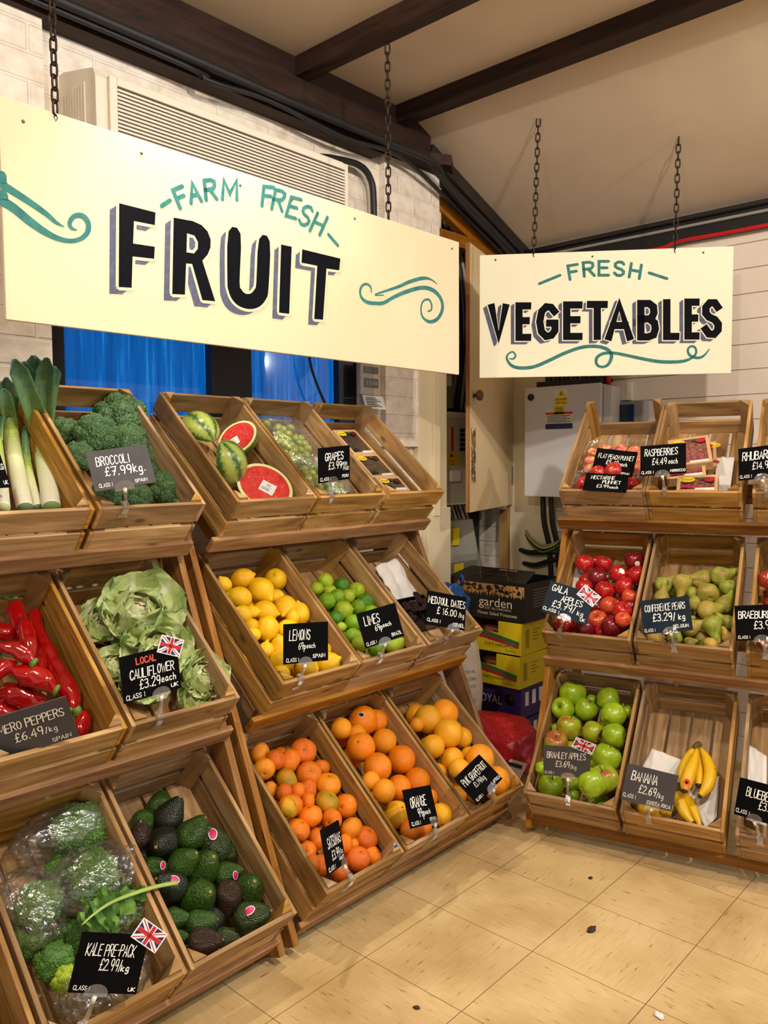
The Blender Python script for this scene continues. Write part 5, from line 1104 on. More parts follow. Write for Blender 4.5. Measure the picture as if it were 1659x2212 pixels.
# unit-size fruit (largest radius 1); objects scale them to real size
SK = {
 'lemon0': skin('lemon_peel', [(.3, '#f2b705'), (.7, '#f7cb12')], 3, .38, .25, 22), 'lemon1': skin('lemon_peel_deep', [(.3, '#dc9c02'), (.7, '#eab50a')], 3, .38, .25, 22),
 'lime0': skin('lime_peel', [(.3, '#5f9112'), (.7, '#86ac18')], 2, .34, .25, 20), 'lime1': skin('lime_peel_yellow', [(.3, '#8fae1c'), (.7, '#b2c42e')], 2, .34, .25, 20), 'lime2': skin('lime_peel_dark', [(.3, '#2c6a10'), (.75, '#5a9420')], 2, .34, .25, 20),
 'satsuma0': skin('satsuma_peel', [(.3, '#ee7405'), (.7, '#f58a0c')], 3, .36, .3, 20), 'satsuma1': skin('satsuma_peel_light', [(.3, '#e98a12'), (.7, '#f29a1c')], 3, .36, .3, 20),
 'satsuma2': skin('satsuma_peel_deep', [(.3, '#d9620c'), (.7, '#e87316')], 3, .36, .3, 20), 'satsuma3': skin('satsuma_peel_green', [(.35, '#a88a14'), (.65, '#d99a12')], 1.2, .36, .3, 20),
 'orange0': skin('orange_peel', [(.3, '#ee7d04'), (.7, '#f68f0a')], 3, .4, .28, 26), 'orange1': skin('orange_peel_light', [(.3, '#f0930a'), (.7, '#f6a312')], 3, .4, .28, 26), 'orange2': skin('orange_peel_yellow', [(.3, '#efa90a'), (.7, '#f0b81a')], 2, .4, .28, 26),
 'grapefruit0': skin('grapefruit_peel', [(.3, '#efa310'), (.7, '#f3b428')], 2, .4, .22, 30), 'grapefruit1': skin('grapefruit_peel_deep', [(.3, '#f09410'), (.7, '#f2a226')], 2, .4, .22, 30),
 'gala0': skin('gala_skin', [(.3, '#9d0f16'), (.55, '#b81c1e'), (.75, '#c9502c')], 3.2, .25, 0, coat=.4, stretch=(2.2, 2.2, .5)), 'gala1': skin('gala_skin_dark', [(.3, '#650a18'), (.75, '#8d1420')], 3, .25, 0, coat=.4, stretch=(2, 2, .5)),
 'gala2': skin('gala_skin_pale', [(.3, '#c0301e'), (.6, '#d2552c'), (.8, '#dd9a40')], 2.6, .25, 0, coat=.4, stretch=(2, 2, .5)),
 'pear0': skin('pear_skin', [(.3, '#7c8a28'), (.7, '#a0a63c')], 4, .5, .1, 60, blush=(.52, .7, '#8a7430')), 'pear1': skin('pear_skin_russet', [(.3, '#8d7a2e'), (.7, '#ab9a44')], 5, .5, .1, 60, blush=(.55, .7, '#8a8a30')), 'pear2': skin('pear_skin_yellow', [(.3, '#c29c3e'), (.7, '#d2b050')], 5, .5, .1, 60),
 'bramley0': skin('bramley_skin', [(.3, '#7d9d10'), (.7, '#9cb61f')], 2.2, .3, .05, 50, coat=.3), 'bramley1': skin('bramley_skin_blush', [(.3, '#8c9c1a'), (.7, '#a3b026')], 2.2, .3, .05, 50, coat=.3, blush=(.5, .68, '#a3612a')), 'bramley2': skin('bramley_skin_red', [(.3, '#8f9a22'), (.7, '#a8a832')], 2.2, .3, .05, 50, coat=.3, blush=(.42, .6, '#a8502a')),
 'avocado0': skin('avocado_skin', [(.3, '#1e3a0c'), (.7, '#385c14')], 6, .3, .35, 11, btype='voronoi'), 'avocado1': skin('avocado_skin_black', [(.3, '#161a10'), (.7, '#262c18')], 6, .36, .3, 11, btype='voronoi'),
 'avocado2': skin('avocado_skin_brown', [(.3, '#2a1a10'), (.7, '#40291a')], 6, .33, .4, 11, btype='voronoi'), 'avocado3': skin('avocado_skin_mixed', [(.35, '#1f2c10'), (.6, '#32461a'), (.75, '#382a18')], 3, .32, .35, 11, btype='voronoi'),
 'braeburn0': skin('braeburn_skin', [(.3, '#8d1a1c'), (.7, '#b0402c')], 3, .27, 0, coat=.4, stretch=(2, 2, .5)), 'braeburn2': skin('braeburn_skin_pale', [(.3, '#b9442c'), (.7, '#cc6e3e')], 3, .27, 0, coat=.4, stretch=(2, 2, .5)),
 'peach': skin('peach_skin', [(.35, '#c9404a'), (.55, '#dd8a62'), (.7, '#efcf8c')], 1.6, .6, 0), 'nectarine': skin('nectarine_skin', [(.35, '#a01420'), (.6, '#c03024'), (.75, '#e0943a')], 1.6, .25, 0, coat=.4)}
M_STEM = mat('fruit_stem', '#4d3a1c', .7)
M_CALYX = mat('citrus_button', '#5c6a24', .6)
PROF = {
 'lemon': [(0, 1.36), (.09, 1.33), (.17, 1.22), (.30, 1.10), (.60, .88), (.87, .5), (1, 0), (.9, -.48), (.64, -.86), (.32, -1.08), (.14, -1.15), (0, -1.16)],
 'lime': [(0, 1.16), (.07, 1.15), (.14, 1.07), (.32, .98), (.62, .80), (.88, .45), (1, 0), (.9, -.44), (.64, -.78), (.32, -.98), (.1, -1.03), (0, -1.04)],
 'satsuma': [(0, .70), (.06, .69), (.16, .72), (.35, .74), (.65, .64), (.9, .36), (1, 0), (.92, -.34), (.68, -.62), (.36, -.76), (.14, -.74), (0, -.69)],
 'orange': [(0, .93), (.05, .93), (.14, .97), (.38, .92), (.70, .71), (.93, .37), (1, 0), (.93, -.37), (.70, -.71), (.38, -.92), (.12, -.98), (0, -.96)],
 'apple': [(0, .52), (.07, .53), (.16, .64), (.30, .76), (.52, .82), (.78, .70), (.96, .38), (1, .05), (.94, -.32), (.76, -.64), (.52, -.84), (.34, -.88), (.2, -.82), (.08, -.74), (0, -.73)],
 'pear': [(0, 1.72), (.10, 1.73), (.24, 1.66), (.36, 1.42), (.46, 1.08), (.62, .70), (.86, .30), (1, -.12), (.96, -.50), (.76, -.82), (.44, -.98), (.2, -.96), (.08, -.88), (0, -.87)],
 'avocado': [(0, 1.36), (.16, 1.34), (.36, 1.20), (.56, .90), (.76, .52), (.93, .12), (1, -.24), (.93, -.62), (.70, -.93), (.36, -1.10), (.1, -1.14), (0, -1.14)],
 'peach': [(0, .62), (.1, .64), (.3, .70), (.66, .58), (.94, .25), (1, -.02), (.92, -.34), (.64, -.6), (.3, -.7), (.1, -.67), (0, -.65)]}
def fruit_mesh(kind, m, var=0):
    mb = MB(); base = {'gala': 'apple', 'bramley': 'apple', 'braeburn': 'apple', 'grapefruit': 'orange', 'nectarine': 'orange'}.get(kind, kind)
    pf = smooth_curve(PROF[base], 3)
    mb.lathe([(max(0, r), z) for r, z in pf], 28)
    rr = Vector((var * 7.3, var * 3.1, var * 5.7))
    amp = {'lemon': .05, 'pear': .10, 'avocado': .05, 'apple': .05, 'satsuma': .04, 'peach': .04}.get(base, .025)
    vs = []
    for v in mb.v:
        p = Vector(v); k = 1 + amp * mnoise.noise(p * 1.3 + rr)
        if base == 'avocado': k += .012 * mnoise.noise(p * 7 + rr)
        if base == 'apple': k += .03 * math.cos(5 * math.atan2(p.y, p.x)) * max(0, -p.z)
        q = p * k
        if base == 'pear': q.x += .16 * max(0, q.z) ** 2 * (.5 + .4 * var)
        vs.append(tuple(q))
    mb.v = vs
    return mb.mesh(kind, m)
def stem_mesh(kind):
    mb = MB()
    if kind in ('gala', 'bramley', 'braeburn'): mb.tube([(0, 0, .52), (.03, 0, .75), (.1, .02, .98)], [.045, .04, .055], 7); m = M_STEM
    elif kind == 'pear': mb.tube([(0.2, 0, 1.68), (.30, .02, 1.95), (.42, .05, 2.2)], [.06, .05, .075], 7); m = M_STEM
    elif kind == 'avocado': mb.lathe([(.10, 1.33), (.10, 1.375), (.05, 1.39), (0, 1.39)], 10); m = mat('avocado_button', '#a07848', .7)
    else:
        z = {'satsuma': .70, 'orange': .935, 'grapefruit': .935, 'lemon': -1.15, 'lime': -1.03}[kind]
        pts = [((.09 if k % 2 else .05) * math.cos(k * PI / 5), (.09 if k % 2 else .05) * math.sin(k * PI / 5)) for k in range(10)]
        mb.prism(pts, z - .01, z + .03); m = M_CALYX
    return mb.mesh('stem', m)
LOOK = {'lemon': ('yellow lemon', 'deep yellow lemon'), 'lime': ('green lime', 'yellowish green lime', 'dark green lime'), 'satsuma': ('orange satsuma', 'light orange satsuma', 'deep orange satsuma', 'green tinged satsuma'),
        'orange': ('bright orange', 'light orange', 'yellowish orange'), 'grapefruit': ('yellow grapefruit', 'orange tinged grapefruit'), 'gala': ('red apple', 'dark red apple', 'orange streaked red apple'),
        'pear': ('green pear', 'russet pear', 'yellow pear'), 'bramley': ('green cooking apple', 'faintly blushed cooking apple', 'red flushed cooking apple'),
        'avocado': ('green avocado', 'black avocado', 'brown avocado', 'mottled avocado'), 'braeburn': ('red braeburn apple', '', 'pale red braeburn apple')}
NAMES = {'gala': 'red_apple', 'bramley': 'cooking_apple', 'braeburn': 'braeburn_apple'}
CATS = {'gala': 'apple', 'bramley': 'apple', 'braeburn': 'apple'}
ORD = ['first', 'second', 'third', 'fourth', 'fifth', 'sixth', 'seventh', 'eighth', 'ninth', 'tenth']
def place_names(items):
    """rows from the back of the crate to the front, then left to right"""
    idx = sorted(range(len(items)), key=lambda i: -items[i][1])
    rows = []; cur = []
    for i in idx:
        if cur and items[cur[0]][1] - items[i][1] > 1.15 * items[i][3]: rows.append(cur); cur = []
        cur.append(i)
    rows.append(cur); out = {}
    for r_, row in enumerate(rows):
        row.sort(key=lambda i: items[i][0])
        rn = 'back row' if r_ == 0 else 'front row' if r_ == len(rows) - 1 else ORD[r_] + ' row from back'
        for c_, i in enumerate(row):
            pn = 'alone' if len(row) == 1 else 'leftmost' if c_ == 0 else 'rightmost' if c_ == len(row) - 1 else ORD[c_] + ' from left'
            out[i] = rn + ', ' + pn
    return out
STICK = mat('pink_sticker', '#d0206a', .4); STW = mat('sticker_white', '#f0ecec', .4); STB = mat('sticker_dark_blue', '#22283c', .7, spec=.1)
def cap_disc(mb, r, d0, M, mi=0, n=14, el=1.0, rad=1.0):
    """a small sticker hugging a rounded surface of radius rad: a shallow cap"""
    vs = [(0, 0, rad + d0)]; fs = []
    for ring, q in ((1, .5), (2, 1.0)):
        for k in range(n):
            a = 2 * PI * k / n; x, y = r * q * math.cos(a), r * q * el * math.sin(a)
            vs.append((x, y, math.sqrt(max(.01, (rad + d0) ** 2 - x * x - y * y))))
    for k in range(n): fs.append((0, 1 + k, 1 + (k + 1) % n)); fs.append((1 + k, 1 + n + k, 1 + n + (k + 1) % n, 1 + (k + 1) % n))
    mb.add(vs, fs, M, mi, True)
CAMP = Vector(DATA['cam']['loc'])
def sticker(o, kind, R, off=(0, 0)):
    """put a sticker on the side of fruit o, on the side facing the aisle"""
    d = (o.matrix_basis.inverted() @ (CAMP)).normalized()
    right = Vector((DATA['cam']['right'])); up = Vector(DATA['cam']['up'])
    rot = o.matrix_basis.to_quaternion().inverted()
    d = (d + rot @ right * off[0] + rot @ up * off[1]).normalized()
    q = Vector((0, 0, 1)).rotation_difference(d).to_matrix().to_4x4()
    me = o.data
    hit = max((Vector(v.co).dot(d) for v in me.vertices if (Vector(v.co).normalized() - d).length < .25), default=1.0)
    mb = MB(); k_ = .62 if kind == 'dark' else 1; cap_disc(mb, .36 * k_, .018, q, 1, 16, .72, hit); cap_disc(mb, .31 * k_, .028, q, 0, 16, .68, hit)
    part('sticker', mb, [STICK if kind == 'pink' else STW if kind == 'white' else STB, STW], o)
VM = {}
def fruit_pile(kind, spec, under=False):
    crate, items = spec
    if not items: return []
    nm = place_names(items)
    grp = {'gala': 'red apples', 'bramley': 'cooking apples', 'braeburn': 'braeburn apples', 'grapefruit': 'grapefruit'}.get(kind, kind + 's') + ' in one crate'
    made = []
    for i, (x, a, b_, R, ax, ay, az, var) in enumerate(items):
        key = (kind, var, i % 3)
        if key not in VM: VM[key] = fruit_mesh(kind, SK[f'{kind}{var}'], i % 3 + 1)
        if kind not in VM: VM[kind] = stem_mesh(kind)
        o = link(NAMES.get(kind, kind), VM[key])
        q = rotC(crate).to_quaternion() @ axis_rot((ax, ay, az), R0.random() * 6.28)
        o.matrix_basis = Matrix.Translation(inC(crate, (x, a, b_))) @ q.to_matrix().to_4x4() @ Matrix.Scale(R, 4)
        tag(o, LOOK[kind][var] + ' in the ' + {'C20': 'bramley', 'C10': 'gala', 'C12': 'braeburn'}.get(crate, CONTENT[crate]) + ' crate, ' + ('underneath, ' if under else '') + nm[i], CATS.get(kind, kind), grp)
        s = link('stem', VM[kind], o)
        made.append(o)
    return made
FR = {k: fruit_pile(k, v) for k, v in DATA['fruit'].items()}
for k, v in DATA['under'].items(): fruit_pile(k, v, True)
for i, off in ((4, (0, .65)), (8, (.9, .35)), (10, (.45, .55)), (9, (.95, -.2)), (14, (-.15, .65)), (6, (0, -.95)), (5, (-.05, .6))):
    if i in (4, 8, 10, 9, 14): sticker(FR['avocado'][i], 'pink', 1, off)
sticker(FR['orange'][0], 'dark', 1, (-.15, .45))
for i, off in ((2, (.35, -.35)), (3, (.4, .35))): sticker(FR['gala'][i], 'white', 1, off)
for i, off in ((0, (.3, .5)), (2, (.1, .1))): sticker(FR['braeburn'][i], 'white', 1, off)

# ------------------------------------------------------------------ red pointed peppers
PEP = skin('pepper_skin', [(.3, '#8c0408'), (.7, '#a3080d')], 3, .14, .12, 20, coat=.8)
M_PSTEM = mat('pepper_stem', '#5c7a24', .5)
PLAB = ['in the far corner, green stem at the top', 'near the back with its pale lit side up', 'running down the right wall of the crate', 'cut by the left edge, upper', 'curved, stem end facing right', 'pointing right with a narrow tip at left', 'lying in the middle, stem end showing', 'large and wrinkled just above the grey card', 'standing tip up right of the grey card', 'tucked under the others at the left', 'half hidden under the middle ones']
for i, (pts, st) in enumerate(DATA['peppers']):
    p = [Vector(inC('A11', q[:3])) for q in pts]; c = p[0]
    cur = smooth_curve([tuple(v - c) + (q[3],) for v, q in zip(p, pts)], 5)
    P3 = [Vector(q[:3]) for q in cur]; rr_ = [q[3] for q in cur]
    # rounded ends
    t0 = (P3[0] - P3[1]).normalized(); t1 = (P3[-1] - P3[-2]).normalized()
    def ends(P3, rr_):
        a, b_ = rr_[0], rr_[-1]
        pre = [(P3[0] + t0 * a * .75 * s, a * k) for s, k in ((1, .12), (.92, .45), (.6, .8))]
        post = [(P3[-1] + t1 * b_ * .8 * s, b_ * k) for s, k in ((.6, .8), (.92, .42), (1.05, .08))]
        return [q for q, _ in pre] + P3 + [q for q, _ in post], [r for _, r in pre] + rr_ + [r for _, r in post]
    P3, rr_ = ends(P3, rr_)
    mb = MB(); mb.tube(P3, rr_, 20)
    vs = []
    for v in mb.v:
        q = Vector(v); vs.append(tuple(q + Vector((mnoise.noise(q * 38 + Vector((i, 0, 0))), mnoise.noise(q * 38 + Vector((0, i, 9))), mnoise.noise(q * 38 + Vector((5, 0, i))))) * .0045))
    mb.v = vs
    o = thing('red_pepper', 'red pointed pepper ' + PLAB[i], 'pepper', c, group='red pointed peppers in one crate')
    part('flesh', mb, PEP, o)
    if st:
        s = inC('A11', st) - c; e0 = P3[0] if (s - P3[3]).length < (s - P3[-4]).length else P3[-1]
        dr = (s - e0); dr = dr.normalized() if dr.length > 1e-4 else Vector((0, 0, 1))
        if dr.z < .2: dr = (dr + Vector((0, -.6, .5))).normalized()
        q = Vector((0, 0, 1)).rotation_difference(dr).to_matrix().to_4x4()
        mb = MB(); mb.lathe([(.012, -.003), (.0145, .001), (.011, .006), (.005, .010), (.0045, .022), (.0055, .026), (0, .027)], 12, Matrix.Translation(e0) @ q); part('stem', mb, M_PSTEM, o, label='green stem cap')

# ------------------------------------------------------------------ leafy things
def dmat(name, stops, rough=.5, spec=.4, transl=0):
    """colour from a per-face 'tone' value: leaf variegation, and crowns with hollows darker than bumps"""
    if name in MATS: return MATS[name]
    m, nt, N, Lk, b = nodes_of(name)
    at = N.new('ShaderNodeAttribute'); at.attribute_name = 'tone'
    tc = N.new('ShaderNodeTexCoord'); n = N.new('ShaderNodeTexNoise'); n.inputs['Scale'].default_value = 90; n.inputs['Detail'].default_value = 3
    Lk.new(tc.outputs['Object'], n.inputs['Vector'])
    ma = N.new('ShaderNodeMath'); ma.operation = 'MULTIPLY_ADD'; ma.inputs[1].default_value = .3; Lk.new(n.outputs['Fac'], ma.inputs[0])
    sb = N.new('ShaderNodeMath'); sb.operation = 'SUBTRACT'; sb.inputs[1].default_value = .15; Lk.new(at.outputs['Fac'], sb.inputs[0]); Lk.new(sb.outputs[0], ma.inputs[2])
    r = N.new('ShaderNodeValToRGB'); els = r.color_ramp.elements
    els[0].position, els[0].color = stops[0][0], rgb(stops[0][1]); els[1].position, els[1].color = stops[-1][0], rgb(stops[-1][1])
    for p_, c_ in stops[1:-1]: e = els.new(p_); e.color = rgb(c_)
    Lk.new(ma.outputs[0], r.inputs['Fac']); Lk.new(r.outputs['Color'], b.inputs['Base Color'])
    b.inputs['Roughness'].default_value = rough; b.inputs['Specular IOR Level'].default_value = spec
    if transl:
        b.inputs['Subsurface Weight'].default_value = transl; b.inputs['Subsurface Radius'].default_value = (.004, .006, .002); b.inputs['Subsurface Scale'].default_value = 1
    MATS[name] = m
    return m
def head_mesh(seed, nl, lobe, sub, fine, famp, m, flat=.75, extent=1.0):
    """bumpy crown of rounded lobes on a dome (unit radius)"""
    rr = random.Random(seed); mb = MB()
    cs = [(Vector((0, 0, .45)), lobe * 1.1)]
    for k in range(nl):
        a = k * 2.399963; h = 1 - (k + .6) / nl * extent; r_ = math.sqrt(max(0, 1 - h * h))
        cs.append((Vector((r_ * math.cos(a) * .68, r_ * math.sin(a) * .68, h * .55 * flat + .02)), lobe * rr.uniform(.85, 1.12)))
    for c, r_ in cs:
        off = Vector((rr.random() * 9, rr.random() * 9, rr.random() * 9))
        def fn(co):
            p = co * r_
            d = mnoise.noise(co * fine + off)
            d2 = mnoise.noise(co * fine * .35 + off)
            k = 1 + famp * d + .10 * d2
            return (c.x + p.x * k, c.y + p.y * k, c.z + p.z * k)
        st = len(mb.f); mb.ico(sub, fn)
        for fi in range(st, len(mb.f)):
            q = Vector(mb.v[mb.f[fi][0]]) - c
            mb.tone[fi] = min(1, max(0, .5 + .5 * (q.length / r_ - 1) / famp * .8))  # hollows take the dark end of the ramp, bumps the pale end
    return mb.mesh('crown', m)
M_BROC = dmat('broccoli_floret', [(.1, '#1c3520'), (.5, '#375731'), (.9, '#6b8b50')], .7)
M_BSTEM = mat('broccoli_stalk', '#8fa85a', .6)
BM = [head_mesh(s, 13, .46, 5, 15, .12, M_BROC) for s in (1, 2, 3)]
mb = MB(); mb.tube([(0, 0, .1), (0, 0, -.5), (.1, 0, -1.0)], [.42, .3, .27], 10); BST = mb.mesh('stalk', M_BSTEM)
BL = ['topmost at the back of the crate', 'round head at the left centre, above the grey card', 'small head against the left side, with a pale stalk', 'at the left edge beside the grey card', 'behind the top edge of the grey card', 'right of the grey card, upper', 'right of the grey card, lower', 'large head at the front right corner', 'front middle below the grey card', 'hidden behind the lower left of the grey card', 'covered by the grey card']
nC = rotC('A02') @ Vector((0, -.25, 1))
for i, (x, a, b_, r) in enumerate(DATA['broccoli']):
    o = thing('broccoli_head', 'dark green broccoli head ' + BL[i], 'broccoli', inC('A02', (x, a, b_)), group='broccoli heads in one crate')
    dr = (nC.normalized() * .8 + (CAMP - Vector(o.location)).normalized() * .7 + Vector((R0.uniform(-.4, .4), 0, R0.uniform(-.2, .3)))).normalized()
    o.rotation_mode = 'QUATERNION'; o.rotation_quaternion = axis_rot(dr, R0.random() * 6); o.scale = (r * 1.08,) * 3
    link('crown', BM[i % 3], o); link('stalk', BST, o)
def leaf_mesh(mb, base, dr, side, n_up, ln, wd, cup, seed, ruffle=.12, nu=20, nv=19, tb=.2, rib=.75):
    """one cupped ruffled leaf growing from base along dr, curling toward n_up"""
    rr = random.Random(seed); ph = rr.random() * 9; off = Vector((rr.random() * 9, rr.random() * 9, 1))
    st = len(mb.f)
    def fn(u, v):
        s = v * 2 - 1
        w = wd * (math.sin(min(1, u * 1.15 + .12) * PI * .72) ** .8) * (1 + .10 * math.sin(9 * u + ph))
        edge = abs(s) ** 2
        p = base + dr * (ln * u * (1 - .25 * cup * u)) + side * (s * w) + n_up * (cup * ln * (.55 * u * u + .30 * s * s * (.3 + u)))
        rf = ruffle * ln * (edge + .6 * max(0, u - .7) / .3) * (math.sin(13 * u + 6 * s + ph) * .45 + math.sin(31 * u + 14 * s + ph * 2) * .25)
        rf += .04 * ln * mnoise.noise(Vector((u * 4, s * 3, 0)) + off)
        return tuple(p + n_up * rf + side * rf * .5 * s)
    mb.grid(nu, nv, fn)
    k = st
    for i in range(nu - 1):
        for j in range(nv - 1):
            s = abs((j + .5) / (nv - 1) * 2 - 1); u = (i + .5) / (nu - 1)
            vein = max(0, 1 - abs(((u * 5 + s * 2.2) % 1) - .5) * 7)
            t = tb + .50 * s + .25 * u + rr.uniform(-.08, .08)
            if s < .10 * (1.4 - u): t = -.05
            else: t -= .22 * vein * rib
            mb.tone[k] = min(1, max(0, t)); k += 1
M_CLEAF = dmat('cauliflower_leaf', [(.0, '#f5f6e6'), (.34, '#e8eec4'), (.7, '#d3e09c'), (1.0, '#98b878')], .45, .4, .15)
M_CURD = dmat('cauliflower_curd', [(.2, '#cdbd8a'), (.8, '#ebe0bd')], .7)
CURD = head_mesh(9, 16, .36, 3, 9, .10, M_CURD, .8)
def cauli(seed, nleaf=11):
    rr = random.Random(seed); out = []
    for ring, (n_, tilt, l_, w_) in enumerate(((5, .16, .98, .46), (5, .55, 1.1, .60), (6, 1.0, 1.2, .66))):
        for k in range(n_):
            mb = MB()
            a = 2 * PI * (k + .5 * ring) / n_ + rr.uniform(-.25, .25); t_ = tilt + rr.uniform(-.15, .15)
            rad = Vector((math.cos(a), math.sin(a), 0))
            dr = (Vector((0, 0, 1)) * math.cos(t_) + rad * math.sin(t_)).normalized(); side = Vector((-math.sin(a), math.cos(a), 0)); n_up = (Vector((0, 0, 1)) * math.sin(t_) - rad * math.cos(t_)).normalized()
            leaf_mesh(mb, Vector((0, 0, -.45)) + rad * .35, dr, side, n_up, l_ * rr.uniform(.9, 1.1), w_, .55 + .2 * rr.random(), seed * 31 + k + 7 * ring, .11, 20, 19, .04 + .12 * ring)
            out.append(mb.mesh('leaf', M_CLEAF))
    return out
CAU = [cauli(3), cauli(4), cauli(8)]
CL_ = ['largest, at the back with its curd showing', 'at the back left with ragged pale leaves', 'in the left middle beside the price card', 'at the right behind the flag', 'at the front right with one big upright leaf', 'front right, lower, with torn leaves', 'in the middle behind the price card']
for i, (x, a, b_, r) in enumerate(DATA['cauliflower']):
    o = thing('cauliflower', 'pale green leafy cauliflower ' + CL_[i], 'cauliflower', inC('A12', (x, a, b_)), group='cauliflowers in one crate')
    dr = (rotC('A12') @ Vector((0, -.1, 1)) + (CAMP - Vector(o.location)).normalized() * .8 + Vector((R0.uniform(-.3, .3), R0.uniform(-.3, .1), R0.uniform(-.1, .3)))).normalized()
    o.rotation_mode = 'QUATERNION'; o.rotation_quaternion = axis_rot(dr, R0.random() * 6); o.scale = (r * 1.08,) * 3
    c = link('curd', CURD, o); c.scale = (.50, .50, .42)
    for me in CAU[i % 3]: link('leaf', me, o)
# leeks
M_LEEK = None
def leek_mat():
    m, nt, N, Lk, b = nodes_of('leek_shaft')
    tc = N.new('ShaderNodeTexCoord'); at = N.new('ShaderNodeAttribute'); at.attribute_name = 'tone'
    r = N.new('ShaderNodeValToRGB'); els = r.color_ramp.elements
    els[0].position, els[0].color = 0, rgb('#ece9d6'); els[1].position, els[1].color = 1, rgb('#6f9070')
    for p_, c_ in ((.3, '#e6ebbc'), (.5, '#b9cd6a'), (.72, '#93b258')): e = els.new(p_); e.color = rgb(c_)
    Lk.new(at.outputs['Fac'], r.inputs['Fac'])
    n = N.new('ShaderNodeTexNoise'); n.inputs['Scale'].default_value = 60; mp = N.new('ShaderNodeMapping'); mp.inputs['Scale'].default_value = (6, 6, .4)
    Lk.new(tc.outputs['Object'], mp.inputs['Vector']); Lk.new(mp.outputs['Vector'], n.inputs['Vector'])
    mx = N.new('ShaderNodeMix'); mx.data_type = 'RGBA'; mx.blend_type = 'MULTIPLY'; mx.inputs['Factor'].default_value = .35
    Lk.new(r.outputs['Color'], mx.inputs[6]); Lk.new(n.outputs['Color'], mx.inputs[7])
    hs = N.new('ShaderNodeHueSaturation'); hs.inputs['Value'].default_value = 1.15; Lk.new(mx.outputs[2], hs.inputs['Color']); Lk.new(hs.outputs['Color'], b.inputs['Base Color'])
    b.inputs['Roughness'].default_value = .35
    return m
M_LEEK = leek_mat()
M_LLEAF = dmat('leek_leaf', [(.0, '#a8c06a'), (.35, '#6f9058'), (.7, '#4a6f55'), (1, '#2c4a3a')], .45)
LL = ['thickest, right of the others with a tall green fan', 'second from the right with a narrow blue green top', 'third from right, behind the price card', 'thin one half hidden behind the thickest']
for i, (sh_, lv) in enumerate(DATA['leeks']):
    p = [inC('A01', q[:3]) for q in sh_]; c = p[0].copy()
    o = thing('leek', 'white and green leek ' + LL[i], 'leek', c, group='leeks in one crate')
    cur = smooth_curve([tuple(v - c) + (q[3],) for v, q in zip(p, sh_)], 6)
    P3 = [Vector(q[:3]) for q in cur]; rr_ = [q[3] for q in cur]
    mb = MB(); mb.tube(P3, rr_, 18); n = len(P3)
    fi = 0
    for s in range(n - 1):
        for k in range(18): mb.tone[fi] = s / (n - 1) * .75; fi += 1
    part('shaft', mb, M_LEEK, o)
    top = P3[-1]; tdir = (P3[-1] - P3[-4]).normalized()
    for j, q in enumerate(lv):
        tip = inC('A01', q[:3]) - c + (CAMP - c).normalized() * (.012 * (j % 3))
        st = P3[-3] - tdir * .01
        mid = st.lerp(tip, .5) + tdir * .01 + (CAMP - c).normalized() * (.012 + .006 * j)
        wv = (CAMP - c).normalized().cross((tip - st).normalized()).normalized()
        nrm = wv.cross((tip - st).normalized())
        mb = MB(); wd0 = rr_[-1] * .95
        cur2 = smooth_curve([tuple(st), tuple(mid), tuple(tip)], 6); m_ = len(cur2)
        def lf(u, v):
            k = min(m_ - 1, int(round(u * (m_ - 1)))); s = v * 2 - 1
            w = wd0 * (1.0 - .25 * u) * (1 if u < .85 else max(.25, (1 - u) / .15))
            return tuple(Vector(cur2[k]) + wv * s * w + nrm * ((abs(s) ** 1.3) * w * .75 * (1 if j % 2 else -1)))
        st_ = len(mb.f); mb.grid(m_, 9, lf)
        for f_ in range(st_, len(mb.f)):
            u = ((f_ - st_) // 8) / (m_ - 1); mb.tone[f_] = min(1, .15 + .75 * u + R0.uniform(-.05, .05))
        lfo = part('leaf', mb, M_LLEAF, o)
        so = lfo.modifiers.new('thick', 'SOLIDIFY'); so.thickness = .002
